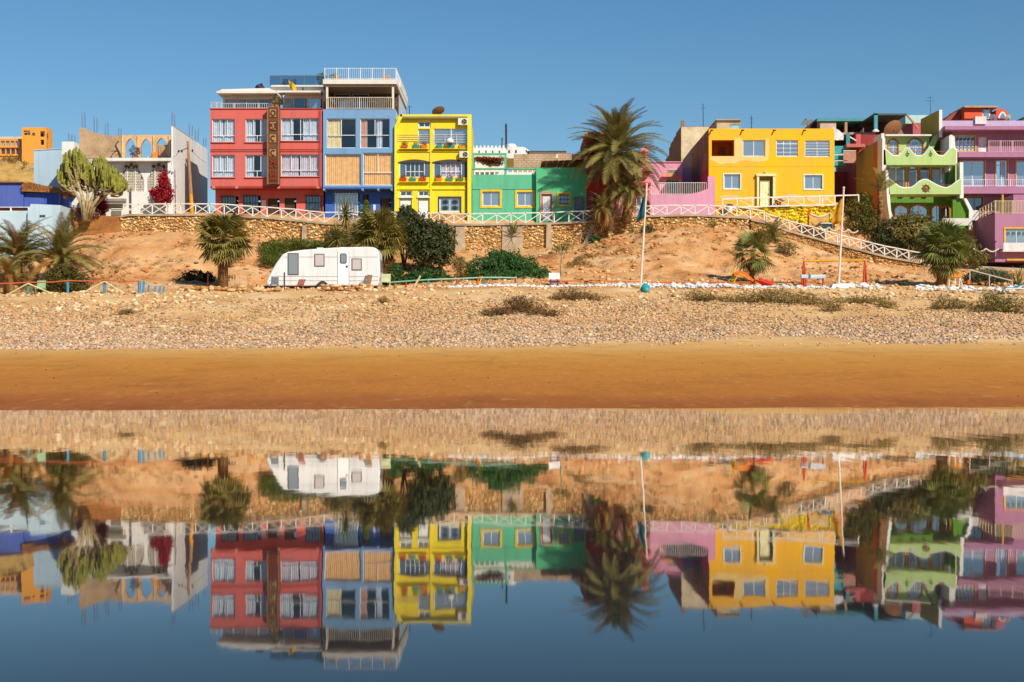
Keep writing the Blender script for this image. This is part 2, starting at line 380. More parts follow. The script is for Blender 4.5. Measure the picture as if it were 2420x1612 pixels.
# ------------------------------------------------------------------ stones
t = (1+5**.5)/2
ICO_V = np.array([(-1,t,0),(1,t,0),(-1,-t,0),(1,-t,0),(0,-1,t),(0,1,t),(0,-1,-t),(0,1,-t),(t,0,-1),(t,0,1),(-t,0,-1),(-t,0,1)], float); ICO_V /= np.linalg.norm(ICO_V[0])
ICO_F = np.array([(0,11,5),(0,5,1),(0,1,7),(0,7,10),(0,10,11),(1,5,9),(5,11,4),(11,10,2),(10,7,6),(7,1,8),(3,9,4),(3,4,2),(3,2,6),(3,6,8),(3,8,9),(4,9,5),(2,4,11),(6,2,10),(8,6,7),(9,8,1)])
def rot_z(a):
    c, s_ = np.cos(a), np.sin(a); z = np.zeros_like(a); o1 = np.ones_like(a)
    return np.stack([np.stack([c, -s_, z], -1), np.stack([s_, c, z], -1), np.stack([z, z, o1], -1)], -2)
def stones(C, S, cols, rs, axis='z', jit=.22):
    """C centres (n,3), S radii (n,3), cols (n,3): one irregular stone each"""
    n = len(C); J = 1+jit*(rs.rand(n, 12, 1)-.5)*2
    V = ICO_V[None]*J
    # random tumble, then squash
    q = rs.randn(n, 4); q /= np.linalg.norm(q, axis=1)[:, None]; w, x, y, z = q.T
    Rm = np.stack([1-2*(y*y+z*z), 2*(x*y-z*w), 2*(x*z+y*w), 2*(x*y+z*w), 1-2*(x*x+z*z), 2*(y*z-x*w), 2*(x*z-y*w), 2*(y*z+x*w), 1-2*(x*x+y*y)], -1).reshape(n, 3, 3)
    V = np.einsum('nij,nkj->nki', Rm, V)*S[:, None, :]
    if axis == 'z': V = np.einsum('nij,nkj->nki', rot_z(rs.rand(n)*6.28), V)
    if axis is None:
        a_ = rs.uniform(-.6, .6, n); c_, s_ = np.cos(a_), np.sin(a_); x_ = V[..., 0].copy(); z_ = V[..., 2].copy()
        V[..., 0] = x_*c_[:, None]-z_*s_[:, None]; V[..., 2] = x_*s_[:, None]+z_*c_[:, None]
    V = V+C[:, None, :]
    Fc = (ICO_F[None]+12*np.arange(n)[:, None, None]).reshape(-1, 3)
    return V.reshape(-1, 3), Fc, np.repeat(cols, 12, 0)
def palette(hexes, n, rs, var=.18):
    p = np.array([lin(h) for h in hexes]); c = p[rs.randint(0, len(p), n)]
    return np.clip(c*(1+var*(rs.rand(n, 1)-.5)*2), 0, .9)
PEB = stonemat('pebble_stone'); WALLST = stonemat('wall_stone'); WHITEST = stonemat('white_painted_stone', .7)
rs = np.random.RandomState(3)
def tone(px, d):
    """greyer, paler shingle low on the bank, golden stones higher up"""
    k = np.clip((79-d)/7+.5*fbm((px-CX)*d/F*.12, d*.3, 19, 2), 0, 1)[:, None]
    return (1-k)*np.array([1.10, 1.0, .90])+k*np.array([1.10, 1.08, 1.20])
def scatter(name, n, px0, px1, d0, d1, r0, r1, hexes, label, dens=None, seed=1, power=1.0):
    rs = np.random.RandomState(seed)
    px = rs.uniform(px0, px1, n); d = d0+(d1-d0)*rs.rand(n)**power
    if dens is not None:
        k = rs.rand(n) < dens(px, d); px = px[k]; d = d[k]
    n = len(px); z = height(px, d); r = r0+(r1-r0)*rs.rand(n)**2.2
    S = np.stack([r*rs.uniform(.8, 1.3, n), r*rs.uniform(.8, 1.3, n), r*rs.uniform(.45, .8, n)], -1)
    V, Fc, cc = stones(np.stack([(px-CX)*d/F, d, z+S[:, 2]*.35], -1), S, np.clip(palette(hexes, n, rs)*tone(px, d), 0, .9), rs)
    o = link(name, np_mesh(name, V, Fc, PEB, False, cc)); tag(o, label, 'pebbles', kind='stuff'); return o
def dens_peb(px, d):
    X = (px-CX)*d/F; nz = fbm(X*.16, d*.22, 41, 3)
    return np.clip(1.05-np.clip(d-76, 0, 14)*.065+nz*.55, .06, 1)*np.clip((d-69.6+2.0*fbm(X*.25, d*.0, 77, 4))/2.2, .012, 1)
scatter('pebbles', 115000, -120, 2540, 66.5, 89, .028, .105, ['#cbb08c', '#bf9f78', '#b39470', '#d6c4a6', '#b5a48e', '#a3896a', '#cfa674', '#957f68', '#bea78e', '#c79f72', '#8a7258'], 'broad bank of pale pebbles between the sand and the earth bank', dens_peb, 5)
def dens_sc(px, d):
    X = (px-CX)*d/F; return np.clip(.45+fbm(X*.2, d*.3, 61, 3)*.7, .04, 1)
scatter('scattered_stones', 9000, -120, 2540, 84, 102, .04, .20, ['#d9bd94', '#cfae80', '#e3d2b4', '#b99468', '#c7a983'], 'loose stones strewn over the level ground above the pebble bank', dens_sc, 6)
scatter('scree', 6500, 180, 2540, 102, 116.4, .04, .20, ['#d0a06a', '#c08a55', '#b87c48', '#dcb98a', '#8f6640'], 'loose scree lying on the sandy earth slope', dens_sc, 8)

scatter('sand_debris', 260, -200, 2620, 30, 69, .010, .032, ['#4c3218', '#6a4420', '#9a7444', '#b8864a'], 'small bits of weed and shell strewn over the sand', None, 12)
# ------------------------------------------------------------------ retaining walls of rubble
def interp_pts(pts, x): return float(np.interp(x, [p[0] for p in pts], [p[1] for p in pts]))
def rubble_wall(name, label, px0, px1, d, top, bot, hexes, n_parts, seed, size=.13, cap=True, skip=()):
    rs = np.random.RandomState(seed)
    X0, X1 = (px0-CX)*d/F, (px1-CX)*d/F
    zt = lambda X: CAMZ+(HZ-interp_pts(top, X*F/d+CX))*d/F
    zb = lambda X: CAMZ+(HZ-interp_pts(bot, X*F/d+CX))*d/F-.25
    t = thing(name, (0.5*(X0+X1), d, zb(.5*(X0+X1))), label, 'wall')
    xs = np.arange(X0, X1+.01, .6); mb = MB()
    for a, b in zip(xs[:-1], xs[1:]):
        mb.add([(a, d, zb(a)), (b, d, zb(b)), (b, d+.05, zt(b)), (a, d+.05, zt(a)), (a, d+.4, zb(a)), (b, d+.4, zb(b)), (b, d+.4, zt(b)), (a, d+.4, zt(a))],
               [(0,1,2,3), (7,6,5,4), (3,2,6,7)])
    part(mb, 'mortar_core', block('#a98558'), t)
    if cap:
        mb = MB()
        for a, b in zip(xs[:-1], xs[1:]):
            za, zb_ = zt(a), zt(b)
            mb.add([(a,d-.14,za-.10),(b,d-.14,zb_-.10),(b,d-.14,zb_+.06),(a,d-.14,za+.06),(a,d+.5,za-.10),(b,d+.5,zb_-.10),(b,d+.5,zb_+.06),(a,d+.5,za+.06)],
                   [(0,1,2,3),(7,6,5,4),(3,2,6,7),(0,4,5,1)])
        part(mb, 'coping', CONC, t)
    C = []
    X = X0
    zmin = min(zb(x) for x in xs); zmax = max(zt(x) for x in xs)
    sp = size*1.55; rows = int((zmax-zmin)/sp)+1
    for r in range(rows):
        X = X0+rs.rand()*sp
        while X < X1:
            z = zmin+r*sp+rs.uniform(-.42, .42)*sp+.35*sp*math.sin(X*2.1+r)
            k = rs.uniform(.62, 1.45)
            if zb(X)+.05 < z < zt(X)-(.16 if cap else .02) and not any(a < X*F/d+CX < b for a, b in skip):
                C.append((X, d+rs.uniform(-.03, .05), z, size*k*rs.uniform(.75, 1.15), size*.55*k, size*k*rs.uniform(.5, .8)))
            X += sp*rs.uniform(.65, 1.15)
    C = np.array(C); n = len(C); cols_ = palette(hexes, n, rs, .25)
    vis = np.argsort(-(C[:, 3]*C[:, 5]))
    big = vis[:n_parts]; rest = vis[n_parts:]
    off = np.array(OFF[t.name])
    for i in big:
        V, Fc, cc = stones(C[i:i+1, :3]-off, C[i:i+1, 3:], cols_[i:i+1], rs, None, .16)
        c0 = C[i, :3]-off
        link('stone', np_mesh('stone', V-c0, Fc, WALLST, False, cc), t, tuple(c0))
    V, Fc, cc = stones(C[rest, :3]-off, C[rest, 3:], cols_[rest], rs, None, .16)
    o = link('stones', np_mesh('stones', V, Fc, WALLST, False, cc), t); o['kind'] = 'stuff'
    return t, zt, zb
OCHRES = ['#e0b878', '#d2a062', '#ead09c', '#bd8a48', '#d8ae80', '#b07c44', '#e6c286', '#d0aa78']
wt, wzt, wzb = rubble_wall('retaining_wall', 'long ochre rubble retaining wall with concrete coping below the white cross-braced railing', 285, 1770, 117.0, WALLTOP, WALLBOT, OCHRES, 300, 14, .125, True, ((1187, 1235),))
for a, b, c0, c1 in ((714, 726, 530, 575), (1076, 1100, 534, 592), (1290, 1304, 528, 594), (1186, 1236, 533, 594)):
    m = MB(); q = 117.0; p = P(a, c1, q); r_ = P(b, c0, q)
    m.prism([(p.x, p.z), (r_.x, p.z), (r_.x-.05, r_.z-.1), (p.x+.05, r_.z-.1)], q-(.30 if b-a < 40 else .12), q+.1)
    part(m, 'buttress', CONC, wt)
p0, p1 = P(1378, 588, 116.9), P(1402, 532, 116.9)
m = MB(); m.beam((p0.x, 116.75, p0.z), (p1.x, 116.8, p1.z), .32, .4); part(m, 'buttress', CONC, wt)
rt, _, _ = rubble_wall('ramp_wall', 'rubble wall under the railing of the ramp going down at the right', 1775, 2195, 116.95,
    [(p[0], p[1]+2) for p in WALLTOP], [(p[0], p[1]+6) for p in WALLBOT], ['#b98a50', '#a87840', '#c99a60', '#94683a', '#d0a870'], 200, 15, .12)
# brown plastered wall at the left end
m = MB(); a, b = P(158, 560, 117.1), P(286, 512, 117.1); c = P(225, 509, 117.1)
m.prism([(a.x, a.z-.6), (b.x, a.z-.3), (b.x, b.z), (c.x+.02, c.z), (c.x, c.z-.25), (a.x, c.z-.25)], 117.02, 117.5)
single(m, 'plastered_wall', block('#a9713f'), 'brown plastered bank wall below the cactus tree', 'wall')

# ------------------------------------------------------------------ white cross-braced railings
def railing(name, label, base, d, bay, hgt, mat=RAILW, sink=0.0, wob=.03):
    """base: polyline of (px, py) for the feet; X braces between posts"""
    pts = [P(x, y, d) for x, y in base]; L = [0]
    for a, b in zip(pts[:-1], pts[1:]): L.append(L[-1]+(b-a).length)
    n = max(1, round(L[-1]/bay)); rs = random.Random(name+label)
    def at(u):
        xs = [p.x for p in pts]; zs = [p.z for p in pts]
        return Vector((float(np.interp(u, L, xs)), d, float(np.interp(u, L, zs))))
    t = thing(name, at(L[-1]/2), label, 'railing')
    feet = [at(L[-1]*i/n) for i in range(n+1)]; tops = [f+Vector((rs.uniform(-wob, wob), 0, hgt+rs.uniform(-wob, wob))) for f in feet]
    for f, q in zip(feet, tops):
        m = MB(); m.beam(f-Vector((0, 0, .12+sink)), q, .085, .085); part(m, 'post', mat, t)
    for i in range(n):
        m = MB(); m.beam(tops[i]+Vector((-.02, -.05, 0)), tops[i+1]+Vector((.02, -.05, 0)), .085, .06); part(m, 'top_rail', mat, t)
        f0, f1, q0, q1 = feet[i], feet[i+1], tops[i], tops[i+1]; up = Vector((0, 0, .06))
        m = MB(); m.beam(f0+up+Vector((0, -.035, 0)), q1+Vector((0, -.035, -.05)), .06, .045); part(m, 'brace', mat, t)
        if rs.random() < .86:
            m = MB(); m.beam(q0+Vector((0, .02, -.05)), f1+up+Vector((0, .02, 0)), .06, .045); part(m, 'brace', mat, t)
    return t
railing('promenade_railing', 'long white cross-braced railing along the promenade below the red, blue and green houses', [(292,508),(500,507),(640,515),(770,528),(940,528),(1110,531),(1300,528),(1412,523)], 117.25, 1.13, .86)
railing('promenade_railing', 'white cross-braced railing below the pink house', [(1478,513),(1500,511),(1640,508),(1760,514),(1806,523)], 117.25, 1.13, .80)
railing('ramp_railing', 'white cross-braced railing on the ramp sloping down past the leaning yellow flag', [(1812,526),(1860,543),(1990,578),(2100,606),(2176,619)], 117.2, .98, .74)
# ------------------------------------------------------------------ building kit
class Fac:
    """a facade plane at distance d, laid out in photo pixels; dy is metres behind the plane"""
    def __init__(s, d): s.d = d
    def x(s, px): return (px-CX)*s.d/F
    def z(s, py): return CAMZ+(HZ-py)*s.d/F
    def box(s, m, px0, px1, py0, py1, y0, y1): return m.box(s.x(px0), s.x(px1), s.d+y0, s.d+y1, s.z(py1), s.z(py0))
    def poly(s, m, pts, y0, y1): return m.prism([(s.x(a), s.z(b)) for a, b in pts], s.d+y0, s.d+y1)
    def pt(s, px, py, dy=0): return Vector((s.x(px), s.d+dy, s.z(py)))
    def m(s, px): return px*s.d/F
    def pierced(s, m, px0, px1, py0, py1, holes, y0, y1):
        """wall slab with rectangular openings, jambs included"""
        xs = sorted({px0, px1, *[min(max(h[i], px0), px1) for h in holes for i in (0, 1)]})
        ys = sorted({py0, py1, *[min(max(h[i], py0), py1) for h in holes for i in (2, 3)]})
        nx, ny = len(xs)-1, len(ys)-1
        solid = [[not any(h[0] < (xs[i]+xs[i+1])/2 < h[1] and h[2] < (ys[j]+ys[j+1])/2 < h[3] for h in holes) for j in range(ny)] for i in range(nx)]
        A, B = s.d+y0, s.d+y1
        for i in range(nx):
            for j in range(ny):
                if not solid[i][j]: continue
                x0, x1, z1, z0 = s.x(xs[i]), s.x(xs[i+1]), s.z(ys[j]), s.z(ys[j+1])
                vs = [(x0,A,z0),(x1,A,z0),(x1,A,z1),(x0,A,z1),(x0,B,z0),(x1,B,z0),(x1,B,z1),(x0,B,z1)]
                fs = [(0,1,2,3),(5,4,7,6)]
                if i == 0 or not solid[i-1][j]: fs.append((4,0,3,7))
                if i == nx-1 or not solid[i+1][j]: fs.append((1,5,6,2))
                if j == 0 or not solid[i][j-1]: fs.append((3,2,6,7))
                if j == ny-1 or not solid[i][j+1]: fs.append((4,5,1,0))
                m.add(vs, fs)
        return m

def shell(f, t, px0, px1, py0, py1, depth, holes, mat, side=None, th=.24, drop=.4, roof=None, dy=0.0, back=True):
    m = MB(); f.pierced(m, px0, px1, py0, py1, holes, dy, dy+th); w = part(m, 'front_wall', mat, t)
    sm = side or mat; tp = th*F/f.d
    for a, b in ((px0, px0+tp), (px1-tp, px1)):
        m = MB(); f.box(m, a, b, py0, py1, dy+th, dy+depth); part(m, 'side_wall', sm, t)
    if back:
        m = MB(); f.box(m, px0+tp, px1-tp, py0, py1, dy+depth-th, dy+depth); part(m, 'back_wall', sm, t)
    m = MB(); dp = drop*F/f.d; f.box(m, px0+tp, px1-tp, py0+dp, py0+dp+.2*F/f.d, dy+th, dy+depth-th); part(m, 'roof', roof or CONC, t)
    return w

def pleats(f, px0, px1, py0, py1, dy, amp=.035, wl=.16):
    m = MB(); x0, x1 = f.x(px0), f.x(px1); n = max(6, int((x1-x0)/wl*5)); b = 0; vs = []; fs = []; ph = random.random()*6
    for i in range(n+1):
        x = x0+(x1-x0)*i/n; y = f.d+dy+amp*math.sin((x-x0)/wl*6.28+ph)+amp*.5*math.sin((x-x0)/wl*2.3+ph*2)
        vs += [(x, y, f.z(py1)), (x, y, f.z(py0))]
        if i: fs.append((2*i-2, 2*i, 2*i+1, 2*i-1))
    return m.add(vs, fs)

def window(f, t, px0, px1, py0, py1, cols=2, split=None, frame=FRAME, glass=GLASS, fw=1.6, rec=.10, curtain=None, sill=None, surround=None, sw=4, bars=0, name='window', low_cols=None, grille=None):
    """frame fixed in an opening: outer frame > mullions, panes, curtain; optional raised surround and sill"""
    m = MB(); y0, y1 = rec, rec+.07
    f.box(m, px0, px0+fw, py0, py1, y0, y1); f.box(m, px1-fw, px1, py0, py1, y0, y1)
    f.box(m, px0+fw, px1-fw, py0, py0+fw, y0, y1); f.box(m, px0+fw, px1-fw, py1-fw, py1, y0, y1)
    w = part(m, name, frame, t)
    sp = py0+(py1-py0)*split if split else py1-fw
    if split:
        m = MB(); f.box(m, px0+fw, px1-fw, sp-.7, sp+.7, y0-.005, y1); part(m, 'transom', frame, w)
    def cells(n, a, b, tw):
        X0, X1 = px0+fw, px1-fw; g = (X1-X0)/n
        for i in range(n):
            m = MB(); f.box(m, X0+g*i+.05, X0+g*(i+1)-.05, a, b, y0+.035, y0+.045); part(m, 'pane', glass, w)
            if i:
                m = MB(); f.box(m, X0+g*i-tw, X0+g*i+tw, a, b, y0+.006, y1-.006); part(m, 'mullion', frame, w)
    cells(cols, py0+fw, sp-(.7 if split else 0), .75)
    if split: cells(low_cols or max(1, cols//2), sp+.7, py1-fw, .6)
    if curtain:
        for c in (curtain if isinstance(curtain, list) else [(curtain, 0, 1)]):
            X0, X1 = px0+fw, px1-fw
            part(pleats(f, X0+(X1-X0)*c[1], X0+(X1-X0)*c[2], py0+fw, py1-fw, y1+.08), 'curtain', c[0], w, True)
    for i in range(bars):
        q = py0+(py1-py0)*(i+1)/(bars+1); m = MB(); f.box(m, px0, px1, q-.35, q+.35, -.05, -.02); part(m, 'bar', frame, w)
    if surround:
        m = MB()
        for a, b, c, d in ((px0-sw, px0, py0-sw, py1+sw), (px1, px1+sw, py0-sw, py1+sw), (px0, px1, py0-sw, py0), (px0, px1, py1, py1+sw)): f.box(m, a, b, c, d, -.05, .12)
        part(m, 'surround', surround, w)
    if sill:
        m = MB(); f.box(m, px0-2, px1+2, py1, py1+1.6, -.12, .1); part(m, 'sill', sill, w)
    if grille:
        m = MB(); X0, X1, Z0, Z1 = f.x(px0), f.x(px1), f.z(py1), f.z(py0); n = grille
        for i in range(1, n): x = X0+(X1-X0)*i/n; m.box(x-.012, x+.012, f.d-.06, f.d-.035, Z0, Z1)
        for q in (.12, .5, .88): z = Z0+(Z1-Z0)*q; m.box(X0, X1, f.d-.034, f.d-.015, z-.015, z+.015)
        part(m, 'grille', IRON if grille != 9 else FRAME, w)
    return w

def door(f, t, px0, px1, py0, py1, mat, frame=FRAME, rec=.10, panels=True, fw=1.4):
    m = MB(); f.box(m, px0, px0+fw, py0, py1, rec-.03, rec+.09); f.box(m, px1-fw, px1, py0, py1, rec-.03, rec+.09); f.box(m, px0+fw, px1-fw, py0, py0+fw, rec-.03, rec+.09)
    fr = part(m, 'door', frame, t)
    m = MB(); f.box(m, px0+fw, px1-fw, py0+fw, py1, rec+.02, rec+.07); part(m, 'leaf', mat, fr)
    if panels:
        w = (px1-px0-2*fw)
        for q in (.12, .55):
            m = MB(); f.box(m, px0+fw+w*.2, px1-fw-w*.2, py0+fw+(py1-py0)*q, py0+fw+(py1-py0)*(q+.32), rec, rec+.019); part(m, 'panel', mat, fr)
    m = MB(); hx = px1-fw-1.6; f.box(m, hx-.5, hx+.5, (py0+py1)/2, (py0+py1)/2+2.2, rec-.05, rec+.019); part(m, 'handle', IRON, fr)
    return fr

def picket(f, t, px0, px1, py0, py1, dy, mat, n, name='railing', r=.014, rails=2, posts=0):
    """balcony railing of bars: rails as the part, each bar and post a piece of it"""
    m = MB(); rr = .028 if r > .009 else .018
    f.box(m, px0, px1, py0, py0+1.0, dy-rr, dy+rr)
    if rails > 1: f.box(m, px0, px1, py1-2.2, py1-1.4, dy-rr*.8, dy+rr*.8)
    w = part(m, name, mat, t)
    for i in range(n+1):
        q = px0+(px1-px0)*i/n; x = f.x(q); m = MB(); m.box(x-r, x+r, f.d+dy-r, f.d+dy+r, f.z(py1), f.z(py0+1.0)); part(m, 'baluster', mat, w)
    for i in range(posts+1 if posts else 0):
        q = px0+(px1-px0)*i/posts; x = f.x(q); m = MB(); m.box(x-.03, x+.03, f.d+dy-.031, f.d+dy+.031, f.z(py1), f.z(py0-.6)); part(m, 'post', mat, w)
    return w
def hrail(f, t, px0, px1, py0, py1, dy, mat, n=4, posts=3, name='railing'):
    m = MB()
    for i in range(n):
        q = py0+(py1-py0)*i/n; f.box(m, px0, px1, q, q+.7, dy-.02, dy+.02)
    w = part(m, name, mat, t)
    for i in range(posts+1):
        q = px0+(px1-px0)*i/posts; m = MB(); f.box(m, q-.4, q+.4, py0-.3, py1, dy+.021, dy+.05); part(m, 'post', mat, w)
    return w
def blob_leaves(t, c, rad, n, size, mat, seed, name='foliage', squash=(1, 1, 1)):
    """a cloud of leaf faces round c (world), as a part of t or as (V, F, colours)"""
    V, Fc, cc = leaf_cloud([(Vector(c), rad*squash[0], rad*squash[1], rad*squash[2])], n, size, seed)
    off = np.array(OFF[t.name]); o = link(name, np_mesh(name, V-off, Fc, mat, False, cc), t); return o
def leaf_cloud(blobs, n, size, seed, shell_=.55, flat=.35):
    rs = np.random.RandomState(seed); vol = np.array([b[1]*b[2]*b[3] for b in blobs])**.67; pick = rs.choice(len(blobs), n, p=vol/vol.sum())
    C = np.array([tuple(b[0]) for b in blobs])[pick]; Rr = np.array([b[1:4] for b in blobs])[pick]
    dirs = rs.randn(n, 3); dirs /= np.linalg.norm(dirs, axis=1)[:, None]
    rad = (shell_+(1.06-shell_)*rs.rand(n)**.55)
    lump = 1+.22*np.sin(dirs[:, 0]*5+seed)*np.sin(dirs[:, 2]*6+seed*1.7)+.12*np.sin(dirs[:, 1]*9+dirs[:, 0]*7)
    p = C+dirs*Rr*(rad*lump)[:, None]
    a = rs.randn(n, 3); nrm = dirs*.8+rs.randn(n, 3)*.75+np.array([0, 0, .35]); nrm /= np.linalg.norm(nrm, axis=1)[:, None]
    a = np.cross(nrm, a); a /= np.linalg.norm(a, axis=1)[:, None]; b = np.cross(nrm, a)
    s_ = size*rs.uniform(.6, 1.35, n)[:, None]
    V = np.stack([p-a*s_, p+b*s_*flat, p+a*s_, p-b*s_*flat], 1).reshape(-1, 3)
    Fc = np.arange(4*n).reshape(n, 4)
    cc = np.repeat(np.clip(rs.uniform(.55, 1.25, (n, 1))*np.ones((1, 3))*(1+.1*rs.randn(n, 3)), .2, 1.6), 4, 0)
    return V, Fc, cc
LEAF_G = leafmat('leaf_green', '#5a6b32', '#82904a'); LEAF_D = leafmat('leaf_dark', '#444c28', '#6a7044'); LEAF_O = leafmat('leaf_olive', '#827a3c', '#a89a56')
LEAF_R = leafmat('bougainvillea', '#a3122a', '#c22a3c', trans=.3); LEAF_C = leafmat('creeper_green', '#3c6630', '#557c3c'); LEAF_DRY = leafmat('dry_twigs', '#6e5030', '#94703e', trans=.1)
LEAF_DRYG = leafmat('dry_green', '#846c36', '#a58a48', trans=.15); LEAF_DEAD = leafmat('dead_leaves', '#8a4f22', '#a96a30', trans=.15)
TERRA = plain('#c65a26', .8); TEAL = plain('#2f8f96', .6); ORANGE = plain('#e8771e', .6); REDP = plain('#cf3322', .6); FLOWER = leafmat('red_flowers', '#c8281c', '#e0442a')
def planter(f, px, py, w, h, mat, dy, label, flowers=None, seed=1, leaf=None):
    """trough shaped pot with a plant in it, a thing of its own"""
    x0, x1, z0, z1 = f.x(px-w/2), f.x(px+w/2), f.z(py+h), f.z(py); y0 = f.d+dy-.22; y1 = f.d+dy-.02; k = .05
    t = thing('flower_pot', ((x0+x1)/2, (y0+y1)/2, z0), label, 'flower pot', 'flower pots on the yellow house')
    m = MB(); m.add([(x0+k,y0+k/2,z0),(x1-k,y0+k/2,z0),(x1-k,y1,z0),(x0+k,y1,z0),(x0,y0,z1),(x1,y0,z1),(x1,y1,z1),(x0,y1,z1)], [(0,3,2,1),(4,5,6,7),(0,1,5,4),(1,2,6,5),(2,3,7,6),(3,0,4,7)])
    part(m, 'pot', mat, t)
    c = ((x0+x1)/2, (y0+y1)/2, z1+.1)
    blob_leaves(t, c, (x1-x0)/2, 70, .06, leaf or LEAF_G, seed, 'leaves', (1, .5, .6))
    if flowers: blob_leaves(t, (c[0], c[1]-.05, c[2]+.04), (x1-x0)/2, 60, .05, flowers, seed+50, 'flowers', (1, .5, .6))
    return t
def aircon(f, px0, px1, py0, py1, label, dy=0):
    t = thing('air_conditioner', f.pt((px0+px1)/2, py1, dy-.15), label, 'air conditioner', 'air conditioners on the yellow house')
    m = MB(); f.box(m, px0, px1, py0, py1, dy-.34, dy-.05); part(m, 'casing', plain('#e6e2da', .5), t)
    cx, cz = f.x(px0+(px1-px0)*.63), f.z((py0+py1)/2); r = f.m((py1-py0))*.40
    m = MB(); ring = [(cx+r*math.cos(a), f.d+dy-.36, cz+r*math.sin(a)) for a in [i*math.pi/8 for i in range(17)]]; m.tube(ring, .02, 4); part(m, 'fan_guard', plain('#cfcac0', .5), t)
    m = MB(); m.prism([(cx+r*.93*math.cos(i*math.pi/8), cz+r*.93*math.sin(i*math.pi/8)) for i in range(16)], f.d+dy-.346, f.d+dy-.341); part(m, 'fan_opening', IRON, t)
    m = MB()
    for k in range(3):
        a = k*2.094; m.beam((cx, f.d+dy-.352, cz), (cx+r*.8*math.cos(a), f.d+dy-.352, cz+r*.8*math.sin(a)), .06, .008)
    part(m, 'fan', plain('#8f8c86', .5), t)
    m = MB(); f.box(m, px0+2, px0+3, py1-2, py1+1.5, dy-.3, dy); f.box(m, px1-3, px1-2, py1-2, py1+1.5, dy-.3, dy); part(m, 'bracket', IRON, t)
def dish(p, r, az, el, label, mat=None, name='satellite_dish', h=.5):
    """parabolic dish on a short mast"""
    t = thing(name, p, label, 'satellite dish')
    m = MB(); m.tube([p, Vector(p)+Vector((0, 0, h))], .035, 6); part(m, 'mast', IRON, t)
    c = Vector(p)+Vector((0, 0, h+.05)); rot = Matrix.Rotation(az, 4, 'Z') @ Matrix.Rotation(el, 4, 'X')
    vs = []; fs = []; n = 18; rings = [0.02, .35, .7, 1.0]
    for q in rings:
        for k in range(n): a = 2*math.pi*k/n; vs.append(c+rot @ Vector((r*q*math.cos(a), r*.22*(q*q), r*q*math.sin(a))))
    for i in range(3):
        for k in range(n): fs.append((i*n+k, i*n+(k+1) % n, (i+1)*n+(k+1) % n, (i+1)*n+k))
    nb = len(vs); vs += [v+rot @ Vector((0, .02, 0)) for v in vs]; fs += [tuple(x+nb for x in fc[::-1]) for fc in fs]
    m = MB(); m.add(vs, fs); part(m, 'reflector', mat or plain('#dcdcdc', .5), t, True)
    m = MB(); e = c+rot @ Vector((0, r*.75, 0)); m.tube([c+rot @ Vector((0, .22*r, -r*.95)), e], .02, 5); part(m, 'feed_arm', IRON, t)
    m = MB(); m.box(e.x-.06, e.x+.06, e.y-.06, e.y+.06, e.z-.05, e.z+.05); part(m, 'feed_horn', IRON, t)
def mast(px, py0, py1, d, label, r=.025, arms=()):
    b, e = P(px, py1, d), P(px+random.uniform(-1, 1), py0, d)
    t = thing('antenna_mast', b, label, 'antenna'); m = MB(); m.tube([b, e], r, 5); part(m, 'pole', IRON, t)
    for q, w in arms:
        c = b.lerp(e, q); m = MB(); m.tube([c-Vector((w/2, 0, 0)), c+Vector((w/2, 0, 0))], .012, 4); part(m, 'element', IRON, t)
def rebar(px, py0, py1, d, label):
    b = P(px, py1, d); t = thing('rebar_starter', b, label, 'rebar'); rs = random.Random(px)
    for i in range(4):
        m = MB(); q = b+Vector(((i % 2)*.22-.11, (i//2)*.22-.11, 0)); m.tube([q, q+Vector((rs.uniform(-.05, .05), 0, (P(px, py0, d)-b).z*rs.uniform(.7, 1)))], .016, 4); part(m, 'bar', plain('#6d4a3c', .9), t)
# ------------------------------------------------------------------ red hotel
f = Fac(120.0)
RED, REDD = paint('#d8645c', .15), paint('#a8281f', .2)
t = thing('red_building', f.pt(630, 512), 'tall coral red building with a vertical carved brown sign', 'building')
W1 = [(501, 555, 281, 336), (580, 634.5, 281, 336), (664, 756, 279, 333)]; W2 = [(501, 555, 366, 419), (580, 634.5, 366, 419), (664, 756, 365, 417)]
shell(f, t, 497, 762, 258, 440, 11, W1+W2, RED, paint('#b98a6a', .3))
for i, w in enumerate(W1+W2):
    big = i % 3 == 2
    window(f, t, *w, cols=4 if big else 3, split=.71, low_cols=2, glass=CLEAR, rec=.12, curtain=[(CURT_LILAC if i == 5 else CURT, 0, (.46, .40, .30, .48, .34, .44)[i]), (CURT_LILAC if i == 5 else CURT, (.5, .6, .55, .52, .66, .5)[i], 1)], sill=RED)
for y in (353, 357.5):
    m = MB(); f.box(m, 497, 762, y, y+1.2, -.05, -.004); part(m, 'string_course', REDD, t)
m = MB(); f.box(m, 496, 762.5, 256, 258, -.08, .3); part(m, 'coping', paint('#b8372f', .2), t)
m = MB(); f.box(m, 754, 758, 262, 440, -.06, -.005); part(m, 'downpipe', paint('#b8372f', .2), t)
m = MB(); f.box(m, 497, 762, 440.2, 445, -.02, 1.25); part(m, 'overhang', REDD, t)
for q in (506, 560, 659, 752):
    m = MB(); f.box(m, q-3, q+3, 441, 446, -.22, .06); part(m, 'bracket', paint('#d88a6a', .2), t)
G = [(518, 557, 460, 501), (569, 610, 458, 501), (627, 655, 465, 512), (667, 695, 464, 512), (717, 758, 458, 500)]
shell(f, t, 502, 760, 445.2, 514, 9.6, G, RED, dy=1.2, drop=-.6)
f2 = Fac(121.2)
for i, g in enumerate(G):
    if i in (2, 3): door(f2, t, *[g[k]*1.0 for k in range(4)], DARKWOOD, plain('#5a4a40', .7))
    else: window(f2, t, *g, cols=2, frame=plain('#7d6a5c', .7), glass=DARKGLASS, grille=6, curtain=plain('#8d7f72', .9))
